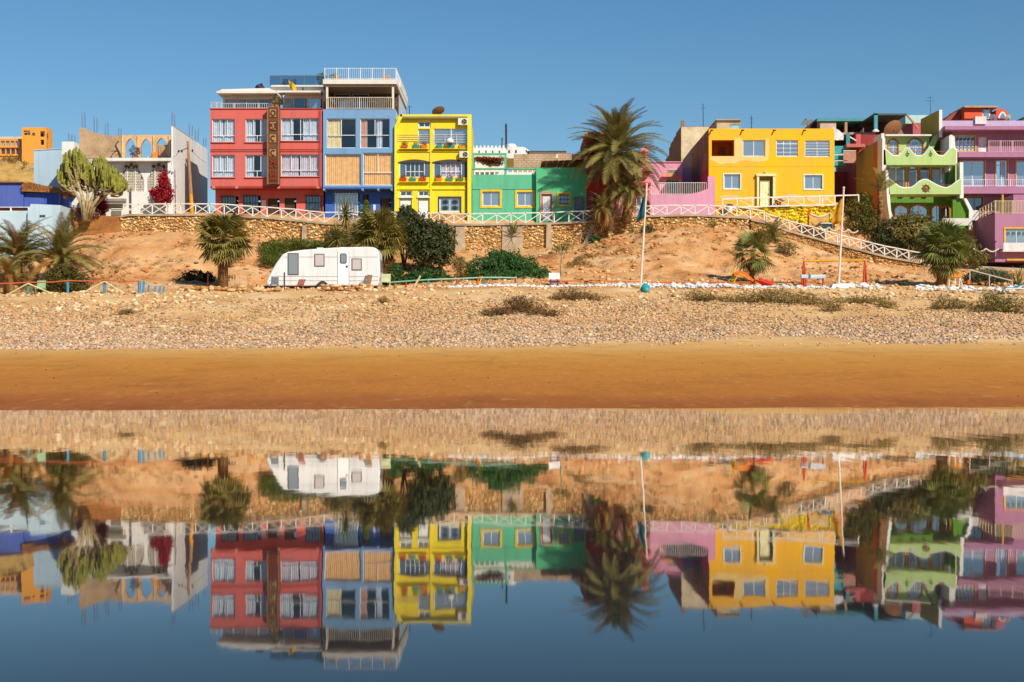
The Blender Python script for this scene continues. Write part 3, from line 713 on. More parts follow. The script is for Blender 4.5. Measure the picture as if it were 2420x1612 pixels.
m = MB(); f.box(m, 497, 762, 503, 514, .9, 1.15); part(m, 'plinth', block('#8f7560'), t)
m = MB(); f.box(m, 613, 623, 470, 483, 1.12, 1.19); part(m, 'notice_board', plain('#e3d8cf', .6), t)
# penthouse floor
PW = paint('#e9e4dc', .15)
m = MB(); f.box(m, 514, 655, 217, 222, -.35, 4); f.poly(m, [(524, 211), (636, 208), (655, 217), (514, 217)], 0, 4); part(m, 'penthouse_roof', PW, t)
shell(f, t, 523, 640, 222.3, 256.5, 4, [(527, 552, 231, 256), (554, 577, 231, 256), (579, 605, 231, 256), (607, 638, 231, 256)], PW, dy=.9, th=.15)
f3 = Fac(120.9)
for i, (a, b) in enumerate(((527, 552), (554, 577), (579, 605), (607, 638))):
    window(f3, t, a, b, 231, 256.4, cols=1, glass=CLEAR if i < 3 else DARKGLASS, rec=.03, fw=1.0, curtain=CURT if i < 3 else None)
shell(f, t, 664, 763, 220.3, 256.5, 4, [(668, 689, 228, 256), (691, 721, 227, 256), (724, 758, 228, 256)], PW, dy=1.0, th=.15)
f4 = Fac(121.0)
window(f4, t, 668, 689, 228, 256.4, cols=1, glass=CLEAR, rec=.03, fw=1, curtain=plain('#a9cfc4', .9)); window(f4, t, 691, 721, 227, 256.4, cols=1, glass=DARKGLASS, rec=.03, fw=1); window(f4, t, 724, 758, 228, 256.4, cols=1, glass=GLASS, rec=.03, fw=1)
m = MB(); f.box(m, 672, 756, 215.5, 220, -.3, 4); part(m, 'penthouse_roof', PW, t)
m = MB(); f.box(m, 634, 768, 197, 209, 1.8, 2.0); f.box(m, 634, 768, 193, 196.7, 1.5, 6); part(m, 'upper_terrace', PW, t)
m = MB(); f.box(m, 707, 709.5, 198, 209, 1.77, 1.797); part(m, 'downpipe', IRON, t)
m = MB(); f.box(m, 634, 763, 209.3, 219, 2.2, 5.8); part(m, 'upper_wall', paint('#8f9aa6', .2), t)
picket(f, t, 498, 523, 240, 256, .25, plain('#c9c4bb'), 7, posts=2)
picket(f, t, 523, 640, 243, 256, .2, plain('#cfd5d6'), 22, posts=4)
SMOKE = glassmat('smoked_rail_glass', (.55, .62, .66), .12, 1.0)
m = MB(); f.box(m, 630, 768, 169, 170.4, 1.55, 1.61); w = part(m, 'terrace_rail', plain('#7a7670', .6), t)
for i in range(5):
    a = 630+i*27.6; m = MB(); f.box(m, a+.5, a+27, 170.8, 192.6, 1.57, 1.585); part(m, 'rail_panel', SMOKE, w)
    m = MB(); f.box(m, a-.4, a+.4, 170.4, 193, 1.55, 1.61); part(m, 'post', plain('#7a7670', .6), w)
# vertical sign of carved wooden panels
sg = thing('hotel_sign', f.pt(648, 437, -.45), 'tall vertical brown sign with carved letter panels on the red building', 'sign')
m = MB(); f.box(m, 635, 662.5, 256, 437, -.62, -.05); part(m, 'board', plain('#6f472c', .8), sg)
m = MB()
for a, b in ((634, 637.5), (659.5, 663)): f.box(m, a, b, 254, 438, -.67, -.625)
part(m, 'rim', plain('#8f6a48', .8), sg)
SB = plain('#a98c5e', .7); SD = plain('#5f3018', .8); SR = plain('#6d2f18', .8)
glyphs = ['O', 'T', 'C', 'C', 'X', 'H']
for i, (y0, y1, g) in enumerate(((260, 281, 'O'), (289, 313, 'T'), (319, 341, 'C'), (354, 374, 'C'), (377, 402, 'X'), (406, 432, 'H'))):
    light = i in (0, 2, 3)
    m = MB(); f.box(m, 638.5, 658.5, y0, y1, -.645, -.622); pn = part(m, 'panel', SD if not light else SR, sg)
    m = MB(); cx, cy = 648.5, (y0+y1)/2; r = 7.0; k = SB if i < 4 else plain('#8c3418', .8)
    if light:
        f.box(m, cx-8, cx+7, y0+1.5, y1-2, -.665, -.646)
        part(m, 'letter_ground', SB, pn); m = MB(); k = SD
    q = -.69
    def seg(a, b): m.beam(f.pt(cx+a[0], cy+a[1], q), f.pt(cx+b[0], cy+b[1], q), .11, .03)
    if g in 'OC':
        n = 12 if g == 'O' else 9; st = 0 if g == 'O' else .9
        pp = [(5*math.cos(st+i2*6.28/12), 6*math.sin(st+i2*6.28/12)) for i2 in range(n+1)]
        for u, v in zip(pp[:-1], pp[1:]): seg(u, v)
    elif g == 'T': seg((-7, -7), (7, -8)); seg((0, -7), (1, 9)); seg((-6, 4), (6, 8))
    elif g == 'X': seg((-7, -9), (7, 9)); seg((7, -9), (-7, 9)); seg((-7, 0), (7, 0))
    else: seg((-6, -10), (-6, 10)); seg((6, -10), (6, 10)); seg((-6, 0), (6, 0)); seg((0, -10), (0, 10))
    part(m, 'letter', k, pn)
# terrace clutter
m = MB(); c = f.pt(650, 246, -.1)
t2 = thing('potted_plant', f.pt(652, 256, .1), 'potted plant with pink flowers above the brown vertical sign', 'plant')
m = MB(); q = f.pt(652, 256, .1); m.lathe([(.16, q.z), (.22, q.z+.3), (.2, q.z+.31)], q.x, q.y, 10); part(m, 'pot', TERRA, t2)
blob_leaves(t2, q+Vector((0, 0, .65)), .4, 220, .09, LEAF_G, 3); blob_leaves(t2, q+Vector((-.1, -.1, .8)), .35, 120, .07, leafmat('pink_flowers', '#d79aa8', '#e6bcc2'), 4, 'flowers')
for px, col_, lb in ((683, '#f0b414', 'yellow flag fluttering on the roof edge of the red building'), (620, '#3a2c46', 'dark purple flag at the penthouse roof corner')):
    b = f.pt(px+ (5 if px > 650 else 8), 214, .5); t2 = thing('flag', b, lb, 'flag')
    m = MB(); e = f.pt(px-4, 188 if px > 650 else 194, .4); m.tube([b, e], .02, 5); part(m, 'staff', IRON, t2)
    vs = []; fs = []
    for i in range(7):
        for j in range(5):
            u, v = i/6, j/4; p = e.lerp(b, v*.75); p = p+Vector((-.55*u if px < 650 else .55*u, .12*math.sin(u*7+v*3), -.1*u-.25*u*u)); vs.append(p)
    for i in range(6):
        for j in range(4): a = i*5+j; fs.append((a, a+1, a+6, a+5))
    m = MB(); m.add(vs, fs); part(m, 'cloth', plain(col_, .8), t2, True)
for px, lb in ((662, 'grey armchair on the roof terrace of the red building'), (682, 'second grey armchair on the roof terrace beside the first')):
    t2 = thing('armchair', f.pt(px, 193, 2.4), lb, 'chair', 'armchairs on the roof terrace'); g = plain('#4f565e', .8)
    m = MB(); f.box(m, px-6, px+6, 182, 185, 2.2, 2.9); part(m, 'seat', g, t2)
    m = MB(); f.box(m, px-6, px+6, 172, 182, 2.75, 2.9); part(m, 'backrest', g, t2)
    for a in (-6, 5):
        m = MB(); f.box(m, px+a, px+a+1, 185, 193, 2.2, 2.3); part(m, 'leg', g, t2)
for px, s_ in ((750, .55), (784, .6)):
    q = f.pt(px, 193, 2.4); t2 = thing('potted_shrub', q, 'green potted shrub behind the smoked glass of the roof terrace' if px < 760 else 'dry palm in a pot at the left corner of the white roof railing', 'plant')
    m = MB(); m.lathe([(.18, q.z), (.25, q.z+.35), (.22, q.z+.36)], q.x, q.y, 10); part(m, 'pot', TERRA, t2)
    blob_leaves(t2, q+Vector((0, 0, .75)), s_*.75, 260, .10, LEAF_G if px < 760 else LEAF_O, px)

# ------------------------------------------------------------------ blue building
f = Fac(119.8)
BL, BLS, BLD = paint('#73a4d4', .18), paint('#b4cce4', .15), paint('#2f62ba', .18)
t = thing('blue_building', f.pt(850, 515), 'tall blue building with large curtained windows and open top terraces', 'building')
W = [(772, 841, 280, 350), (851, 921, 280, 350), (768, 853, 364, 438), (858, 928, 361, 438)]
shell(f, t, 763.5, 934.5, 258, 442, 12, W, BL, BLS)
window(f, t, *W[0], cols=2, split=.56, glass=CLEAR, curtain=[(CURT_CREAM, 0, .5)]); window(f, t, *W[1], cols=2, split=.56, glass=CLEAR, curtain=[(plain('#cf9d86', .9), 0, .22), (CURT, .55, .75)])
window(f, t, *W[2], cols=1, glass=CLEAR, curtain=CURT_TAN); window(f, t, *W[3], cols=2, split=.6, glass=CLEAR, curtain=CURT_TAN)
m = MB(); f.box(m, 763.5, 934.5, 442.2, 446, -.03, 1.3); part(m, 'overhang', paint('#3f68b8', .2), t)
for q in (766, 857, 894, 926):
    m = MB(); f.box(m, q-2.5, q+2.5, 446, 450, -.05, 1.0); part(m, 'bracket', BL, t)
G = [(786, 846, 452, 508), (854, 868, 456, 522), (895, 921, 465, 524)]
shell(f, t, 764.5, 933.5, 446.2, 526, 10, G, BLD, dy=1.2, drop=-.6); f2 = Fac(121.0)
window(f2, t, 786, 846, 452, 508, cols=3, split=.22, low_cols=3, glass=GLASS, grille=9); door(f2, t, 854, 868, 456, 522, DARKWOOD, DARKWOOD); door(f2, t, 895, 921, 465, 524, plain('#5a3c28', .7), DARKWOOD)
m = MB(); f.box(m, 879, 884.5, 480, 495, 1.14, 1.196); part(m, 'intercom', plain('#dfe6ec', .4), t)
# open terrace with white frame
m = MB()
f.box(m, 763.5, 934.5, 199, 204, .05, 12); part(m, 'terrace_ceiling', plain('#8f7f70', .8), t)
m = MB(); f.box(m, 763.5, 938, 188, 199, -.1, 12); part(m, 'roof_slab', PW, t)
for a, b in ((770, 775), (926, 931)):
    m = MB(); f.box(m, a, b, 204, 257.6, .1, .26); part(m, 'column', PW, t)
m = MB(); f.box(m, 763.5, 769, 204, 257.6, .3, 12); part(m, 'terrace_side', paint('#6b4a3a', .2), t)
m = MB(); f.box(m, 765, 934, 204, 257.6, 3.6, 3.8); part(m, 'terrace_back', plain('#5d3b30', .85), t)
for i, (a, b) in enumerate(((790, 828), (832, 872))):
    window(Fac(123.3), t, a, b, 222, 257, cols=1, glass=DARKGLASS, rec=.0, fw=1.2)
picket(f, t, 772, 928, 230, 257.8, -.03, plain('#e6dccb'), 34, posts=2)
m = MB(); f.box(m, 929.5, 934.5, 204, 257.6, 3.9, 12); part(m, 'terrace_side', BLS, t)
# roof railing of the blue building, front and sides
picket(f, t, 768, 936, 161.4, 187.8, -.05, FRAME, 36, posts=6, r=.008)
m = MB()
x = f.x(937)
for z in (f.z(162), f.z(175)): m.box(x-.02, x+.02, f.d, f.d+11.5, z-.02, z+.02)
for k in range(24): m.box(x-.012, x+.012, f.d+k*.48, f.d+k*.48+.024, f.z(187.8), f.z(162))
part(m, 'side_railing', FRAME, t)
m = MB(); f.box(m, 934.6, 939, 170, 187.7, 3.5, 12); part(m, 'side_parapet', PW, t)
for px, lb in ((905, 'beige wicker chair at the right end of the white roof railing'), (914, 'beige wicker chair at the right corner of the white roof railing'), (795, 'beige wicker chair beside the dry palm on the blue building')):
    t2 = thing('wicker_chair', f.pt(px, 187.8, .9), lb, 'chair'); g = plain('#b98f62', .9)
    m = MB(); f.box(m, px-4, px+4, 180, 182, .6, 1.2); part(m, 'seat', g, t2)
    m = MB(); f.box(m, px-4, px+4, 171, 180, 1.1, 1.2); part(m, 'backrest', g, t2)
    for a in (-4, 3.2):
        m = MB(); f.box(m, px+a, px+a+.8, 182, 187.8, .6, .68); part(m, 'leg', g, t2)
for px, py, s_, lb in ((924, 247, .5, 'dry yellow plant on the right of the blue terrace'), (780, 250, .35, 'trailing plant at the left of the blue terrace')):
    q = f.pt(px, 257.5, .6); t2 = thing('potted_plant', q, lb, 'plant'); m = MB(); m.lathe([(.13, q.z), (.18, q.z+.28), (.16, q.z+.29)], q.x, q.y, 10); part(m, 'pot', TERRA, t2); blob_leaves(t2, q+Vector((0, 0, .6)), s_, 220, .08, LEAF_O, px)
q = f.pt(888, 257.5, 1.2); t2 = thing('terrace_table', q, 'dark table with chairs shape behind the terrace railing of the blue building', 'table')
m = MB(); m.box(q.x-.8, q.x+.8, q.y-.4, q.y+.4, q.z+.7, q.z+.76); part(m, 'top', DARKWOOD, t2)
for a in (-.7, .7):
    m = MB(); m.box(q.x+a-.04, q.x+a+.04, q.y-.04, q.y+.04, q.z, q.z+.7); part(m, 'leg', DARKWOOD, t2)
t2['label'] = 'dark table behind the terrace railing of the blue building'

# ------------------------------------------------------------------ yellow three storey house
f = Fac(119.9)
YE, YEB = paint('#f8e00c', .14), paint('#f9e640', .12)
t = thing('yellow_house', f.pt(1025, 528), 'bright lemon yellow three storey house with flower pots and blue shutters', 'house')
H = [(988, 1018, 286, 301.5), (988, 1018, 305, 341), (1025, 1108, 304, 343), (944, 1015, 383, 419), (1025, 1104, 383, 419), (944, 973, 469, 526), (988, 1014, 469, 527), (1038, 1088, 467, 501), (945, 974, 451, 464), (988, 1014, 451, 464)]
shell(f, t, 936, 1112, 277, 503, 9, H, YE, th=.22); 
m = MB(); f.pierced(m, 936, 1112, 503.2, 527, [(944, 973, 503.2, 526), (988, 1014, 503.2, 527)], 0, .22); part(m, 'plinth', block('#b98f5c'), t)
m = MB(); f.box(m, 1105, 1114.5, 272, 529, -.35, -.004); f.box(m, 946, 1105, 272, 277, -.35, -.004); f.poly(m, [(933, 529), (938, 529), (938, 304), (951, 280), (951, 272), (945.5, 272), (933, 300)], -.35, -.004); part(m, 'border_frame', YEB, t)
m = MB(); f.box(m, 951, 1105, 277.4, 281.5, -.34, -.006); part(m, 'eave_band', plain('#8a8460', .8), t)
for y, a, b in ((357, 938, 1018), (357, 1022, 1104), (446, 938, 1018), (446, 1022, 1104)):
    m = MB(); f.box(m, a, b, y, y+2, -.10, -.005); part(m, 'string_course', YE, t)
m = MB(); f.box(m, 1016, 1020, 306, 528, -.07, -.006); part(m, 'pilaster', YE, t)
m = MB(); f.box(m, 1103.2, 1105, 360, 503, -.12, -.02); part(m, 'downpipe', plain('#5a4a18', .7), t)
window(f, t, *H[0], cols=2, glass=DARKGLASS, fw=3.0); window(f, t, *H[1], cols=1, glass=GLASS); window(f, t, *H[2], cols=2, glass=GLASS, bars=0)
hrail(f, t, 940, 1018, 318, 338, -.05, plain('#e4d9a6', .6), 4, 3); hrail(f, t, 1024, 1107, 318, 342, -.06, FRAME, 4, 3)
SH = plain('#52708f', .7)
for w in (H[3], H[4]):
    a, b = w[0], w[1]; m = MB(); f.poly(m, [(a-3, 385)]+[(a-3+(b-a+6)*k/10, 383-6*math.sin(math.pi*k/10)) for k in range(11)]+[(b+3, 385)], -.09, -.004); part(m, 'window_hood', plain('#4a4648', .8), t)
    c = (b-a)
    ww = window(f, t, a+c*.20, b-c*.18, 383, 419, cols=4, split=.62, low_cols=4, glass=DARKGLASS if w is H[3] else CLEAR, fw=1.6, curtain=CURT_LILAC if w is H[4] else None)
    for u, v in ((a+.5, a+c*.20-.4), (b-c*.18+.4, b-.5)):
        m = MB(); f.box(m, u, v, 383.5, 418.5, .02, .07); sh = part(m, 'shutter', SH, t)
        m = MB(); f.box(m, u-.3, u+1.2, 383.3, 418.7, .0, .075); part(m, 'stile', FRAME, sh)
        for k in range(7):
            q = 386+k*4.4; m = MB(); f.box(m, u+1.6, v-1, q, q+2.6, .008, .019); part(m, 'slat', SH, sh)
for w in H[8:10]:
    window(f, t, *w, cols=2, glass=DARKGLASS, fw=2.6)
    m = MB(); f.box(m, w[0]-2, w[1]+2, 465, 468, -.12, -.004); part(m, 'door_hood', FRAME, t)
d1 = door(f, t, *H[5], plain('#e9ece8', .5), plain('#4a3a3a', .7)); door(f, t, *H[6], plain('#eef0f0', .5), plain('#4a3a3a', .7))
w = window(f, t, *H[7], cols=2, glass=GLASS, frame=FRAME, fw=3)
m = MB(); f.box(m, 1035.5, 1038, 464.5, 503, -.05, .1); f.box(m, 1088, 1090.5, 464.5, 503, -.05, .1); f.box(m, 1038, 1088, 464.5, 467, -.05, .1); part(m, 'surround', plain('#3f3a40', .7), w)
for cx in (1052, 1075):
    for cy in (477, 491):
        m = MB()
        for k in range(3):
            rr = 1.6+k*1.9; pts = [f.pt(cx+rr*1.25*math.cos(i*.7854+.39), cy+rr*.8*math.sin(i*.7854+.39), .02) for i in range(9)]; m.tube(pts, .02, 4)
        for k in range(8):
            a = k*.7854; m.tube([f.pt(cx+2*math.cos(a), cy+1.3*math.sin(a), .02), f.pt(cx+9*math.cos(a), cy+6*math.sin(a), .02)], .016, 4)
        part(m, 'scroll_grille', plain('#2e3844', .5), w)
aircon(f, 1083, 1106, 281, 297, 'upper air conditioner under the eave of the yellow house', -.02)
aircon(f, 1086, 1108, 359, 374, 'lower air conditioner between the storeys of the yellow house', -.05)
POTS = [(957, 343, 15, 7, TERRA, LEAF_DEAD, 'terracotta pot of dead brown plants on the top ledge, far left'), (984, 344, 15, 7, TEAL, None, 'teal trough on the top ledge, left of the orange one'), (1003, 343, 15, 8, ORANGE, FLOWER, 'orange trough on the top ledge of the yellow house'),
 (1039, 344, 15, 7, TEAL, None, 'teal trough on the top ledge under the big window, left one'), (1068, 344, 15, 7, TEAL, None, 'teal trough under the white parasol on the top ledge'), (1092, 345, 15, 6, plain('#d8a018', .7), None, 'yellow trough at the right end of the top ledge'),
 (954, 421, 15, 8, REDP, FLOWER, 'red pot with red flowers on the middle ledge, far left'), (976, 423, 15, 6, TEAL, None, 'teal pot on the middle ledge between two red ones'), (1000, 421, 15, 8, REDP, FLOWER, 'red pot on the middle ledge beside the central pilaster'),
 (1037, 421, 15, 8, ORANGE, FLOWER, 'orange pot on the middle ledge right of the pilaster'), (1063, 422, 15, 7, TEAL, FLOWER, 'teal pot with orange flowers under the right shuttered window'), (1088, 421, 16, 8, plain('#5e7a3a', .7), FLOWER, 'green pot at the right end of the middle ledge')]
for i, (px, py, w_, h_, mt, fl, lb) in enumerate(POTS): planter(f, px, py, w_, h_, mt, -.03, lb, fl, 100+i)
for y in (352, 430):
    for a, b in ((942, 1014), (1024, 1102)):
        m = MB(); f.box(m, a, b, y, y+1.2, -.3, -.002); part(m, 'ledge', YE, t)
q = f.pt(1063, 343, .1); t2 = thing('white_lamp_globe', q, 'white parasol shaped lamp in front of the big top window of the yellow house', 'lamp')
m = MB(); m.tube([f.pt(1066, 343, -.12), f.pt(1066, 304, -.12)], .025, 6); part(m, 'pole', FRAME, t2)
m = MB(); c = f.pt(1064, 336, -.14); m.lathe([(.32, c.z-.1), (.30, c.z+.05), (.22, c.z+.2), (.08, c.z+.28)], c.x, c.y-.2, 12); part(m, 'shade', FRAME, t2, True)
dish(f.pt(1034, 271, 2), .55, R(35), R(55), 'brown satellite dish on the roof of the yellow house', plain('#9a6a44', .7))
mast(968, 250, 272, 123, 'thin antenna on the left of the yellow roof', .03, ((.9, .5),))

# ------------------------------------------------------------------ green house
f = Fac(119.7)
GR, GRS = paint('#5cc096', .2), paint('#55c088', .15)
t = thing('green_house', f.pt(1250, 530), 'low green house with yellow framed windows and white balustrade', 'house')
H = [(1140, 1181, 453, 487), (1222, 1260, 454, 487)]
shell(f, t, 1116, 1266, 413, 532, 8, H, GR, drop=.1)
for h_ in H: window(f, t, *h_, cols=2, glass=GLASS, fw=2.2, surround=plain('#ecc524', .7), sw=5, curtain=None)
m = MB(); f.box(m, 1116, 1266, 447.5, 448.3, -.02, -.003); part(m, 'cable', IRON, t)
fR = Fac(119.2)
H2 = [(1280, 1304, 459, 522), (1320, 1346, 458, 484), (1357, 1382, 465, 522)]
shell(fR, t, 1267, 1386, 396, 531, 8, H2, GRS, drop=.3)
door(fR, t, *H2[0], plain('#dfe0e6', .6), block('#b07c6c'), fw=3); window(fR, t, *H2[1], cols=3, glass=DARKGLASS, surround=plain('#e0b81c', .7), sw=4, grille=5); door(fR, t, *H2[2], plain('#777c86', .6), block('#8d8078'), fw=2)
m = MB(); fR.box(m, 1276, 1280, 455, 524, -.06, -.003); fR.box(m, 1304, 1309, 455, 524, -.06, -.003); fR.box(m, 1280, 1304, 452, 459, -.06, -.003); part(m, 'door_surround', block('#c09a84'), t)
# balustrade and pergola frame
for a, b, n in ((1122, 1192, 6), (1200, 1270, 6)):
    m = MB(); f.box(m, a-5, b+4, 397, 400.5, -.05, .3); tp = part(m, 'balustrade_rail', GR, t)
    for i in range(n+1):
        q = a+(b-a)*i/n; m = MB(); f.box(m, q-1.6, q+1.6, 400.5, 413, .02, .2); part(m, 'baluster', WHITE, tp)
m = MB(); f.box(m, 1120, 1272, 401, 412.8, 1.6, 1.75); part(m, 'inner_parapet', WHITE, t)
m = MB(); f.box(m, 1116, 1120, 366, 413, 0, .3); part(m, 'pergola_post', GR, t)
m = MB(); f.box(m, 1192, 1197, 366, 413, 0, .3); part(m, 'pergola_post', GR, t)
m = MB(); f.box(m, 1116, 1197, 361.5, 366, -.02, .3); part(m, 'pergola_beam', GR, t)
m = MB(); f.box(m, 1120, 1192, 366, 397, 3.0, 3.2); part(m, 'rear_wall', WHITE, t)
t2 = thing('hanging_thatch', f.pt(1158, 395, 1), 'dried brown thatch hanging under the green pergola beam', 'thatch')
V, Fc, cc = leaf_cloud([(f.pt(1140, 374, 1), .9, .4, .3), (f.pt(1170, 378, 1), 1.0, .4, .42), (f.pt(1158, 381, 1), .7, .4, .3)], 1500, .14, 77, .2, .2)
link('straw', np_mesh('straw', V-np.array(OFF[t2.name]), Fc, LEAF_DEAD, False, cc), t2)
m = MB(); m.tube([f.pt(1124, 368, .9), f.pt(1190, 370, .9)], .04, 6); part(m, 'cane', TIMBER, t2)
# raw block walls behind the green house
for nm, lb, d, px0, px1, py0, py1, mt in (('block_wall', 'bare concrete block wall behind the green balustrade', 131, 1214, 1315, 364, 412, block('#c4a98e')), ('block_wall', 'taller bare block wall next to the dark gap right of the first one', 130, 1318, 1350, 362, 412, block('#c2a48a')), ('block_wall', 'dark brown block wall beside the red house', 130.5, 1351, 1384, 363, 412, block('#7d4f3a'))):
    g = Fac(d); t2 = thing(nm, g.pt((px0+px1)/2, py1), lb, 'wall'); bw_, bh = 12.0, 5.4; r = 0; y = py1
    m = MB(); g.box(m, px0+.3, px1-.3, py0+.3, py1, .05, .2); part(m, 'mortar', block('#9a8673'), t2)
    while y > py0+1:
        x = px0-(bw_/2 if r % 2 else 0)
        while x < px1-.5:
            a, b = max(x, px0), min(x+bw_, px1)
            if b-a > 1.5:
                mm = MB(); g.box(mm, a+.25, b-.25, max(y-bh, py0)+.25, y-.2, 0, .22); part(mm, 'block', mt, t2)
            x += bw_
        y -= bh; r += 1
g = Fac(127); t2 = thing('plank_roof', g.pt(1330, 395), 'sagging plank roof leaning on the right of the green house', 'shed roof')
for i in range(9):
    m = MB(); a = 1278+i*13; m.add([g.pt(a, 396-i*.6, -4), g.pt(a+12.4, 395-i*.6, -4), g.pt(a+12.4, 386, 3), g.pt(a, 387, 3)], [(0, 1, 2, 3)]); m.add([v+Vector((0, 0, -.06)) for v in (g.pt(a, 396-i*.6, -4), g.pt(a+12.4, 395-i*.6, -4), g.pt(a+12.4, 386, 3), g.pt(a, 387, 3))], [(3, 2, 1, 0)]); part(m, 'plank', block('#8d6b50'), t2)
# distant white town
g = Fac(210); t2 = thing('distant_house', g.pt(1160, 372), 'small white flat roofed house far behind the pergola', 'house')
shell(g, t2, 1112, 1200, 349, 372, 12, [(1130+i*16, 1134+i*16, 356, 362) for i in range(4)], WHITE)
for i in range(4): window(g, t2, 1130+i*16, 1134+i*16, 356, 362, cols=1, glass=DARKGLASS, fw=.5)
for i in range(9):
    m = MB(); g.box(m, 1116+i*9, 1120+i*9, 344, 348.9, 0, 1); part(m, 'parapet_block', WHITE, t2)
g = Fac(200); t2 = thing('distant_house', g.pt(1225, 372), 'white house with a round water tank far behind the green house', 'house')
m = MB(); g.box(m, 1199, 1230, 347, 374, 0, 10); part(m, 'wall', WHITE, t2)
m = MB(); g.poly(m, [(1230.5, 374), (1230.5, 346), (1240, 347), (1262, 362), (1262, 374)], .5, 8); part(m, 'gable_wall', WHITE, t2)
for px in (1202, 1218, 1242):
    m = MB(); g.box(m, px, px+3.5, 355, 361, -.1, .05); part(m, 'window', DARKGLASS, t2)
c = g.pt(1208, 346.5, 2); m = MB(); m.lathe([(.7, c.z-.1), (.75, c.z+.4), (.55, c.z+.62), (.1, c.z+.7)], c.x, c.y, 14); part(m, 'water_tank', plain('#e8e8e8', .5), t2, True)
g = Fac(190); t2 = thing('distant_house', g.pt(1290, 374), 'low house with a reddish tiled roof far behind the block wall', 'house')
m = MB(); g.box(m, 1250, 1335, 358, 374, 0, 8); part(m, 'wall', WHITE, t2)
m = MB(); a = [g.pt(1246, 357.8, -.4), g.pt(1338, 357.8, -.4), g.pt(1325, 350, 4), g.pt(1262, 349, 4), g.pt(1338, 357.8, 8.4), g.pt(1246, 357.8, 8.4)]; m.add(a, [(0,1,2,3), (1,4,2), (3,2,4,5), (0,3,5)]); part(m, 'roof', plain('#7d3b28', .8), t2)
mast(1196, 293, 350, 205, 'tall thick antenna mast far behind the green pergola', .14, ((.7, 1.0), (.9, .8)))
mast(1186, 325, 350, 204, 'shorter antenna mast next to the tall one behind the pergola', .07, ((.8, .6),))
# ------------------------------------------------------------------ arch helpers
def arch_curve(x0, x1, ys, yt, n=12, point=.0):
    """points of an arch from (x0, ys) over the crown yt to (x1, ys) in pixels; point > 0 makes it ogival"""
    o = []
    for i in range(n+1):
        u = i/n; c = math.sin(math.pi*u); c = c**(.75 if point else .9)
        o.append((x0+(x1-x0)*u, ys+(yt-ys)*(c if not point else min(1, c*(1-point)+point*(1-abs(2*u-1))))))
    return o
def arched_wall(f, m, px0, px1, py0, py1, arches, y0, y1):
    """wall px0..px1, py0..py1 with arched openings (a, b, spring, crown, foot)"""
    cur = px0
    for a, b, sp, cr, ft in sorted(arches):
        if a > cur+.01: f.box(m, cur, a, py0, py1, y0, y1)
        pts = arch_curve(a, b, sp, cr)
        for (xa, ya), (xb, yb) in zip(pts[:-1], pts[1:]): f.poly(m, [(xa, ya), (xb, yb), (xb, py0), (xa, py0)], y0, y1)
        if ft < py1-.01: f.box(m, a, b, ft, py1, y0, y1)
        cur = b
    if cur < px1-.01: f.box(m, cur, px1, py0, py1, y0, y1)
    return m
def arch_trim(f, m, a, b, sp, cr, ft, w, y0, y1, foot=True):
    o = arch_curve(a, b, sp, cr); k = (b-a+2*w)/(b-a); cx = (a+b)/2
    O = [(cx+(x-cx)*k, y-w if abs(y-sp) > .01 else y) for x, y in o]
    for (p, q), (r_, s_) in zip(zip(o[:-1], o[1:]), zip(O[:-1], O[1:])): f.poly(m, [p, q, s_, r_], y0, y1)
    if foot: f.box(m, a-w, a, sp, ft, y0, y1); f.box(m, b, b+w, sp, ft, y0, y1)
    return m

# ------------------------------------------------------------------ white house with Moorish screens
f = Fac(120.0)
t = thing('white_house', f.pt(320, 508), 'white house with lattice arch screens and an unfinished arcade on its roof', 'house')
m = MB(); f.box(m, 246, 405, 374, 381, -.25, 13); part(m, 'roof_slab', WHITE, t)
m = MB(); f.box(m, 160, 396.5, 381.2, 512, .7, 1.0); part(m, 'front_wall', WHITE, t)
m = MB(); f.box(m, 160, 172, 390, 512, 1.05, 13); part(m, 'side_wall', WHITE, t)
m = MB(); f.box(m, 397, 404.6, 381.2, 512, -.1, 1.0); part(m, 'corner_pier', WHITE, t)
m = MB(); f.box(m, 245, 396.6, 453, 512, .15, .4); part(m, 'garden_wall', WHITE, t)
m = MB(); f.box(m, 404.8, 409, 298, 512, 0, 13.6); part(m, 'gable_wall', paint('#eef0f2', .22), t)
m = MB(); f.box(m, 404.5, 409.3, 296.5, 298, -.03, 7.6); part(m, 'gable_coping', RAW, t)
SCR = plain('#5d4c40', .9); LAT = plain('#ded6c8', .8)
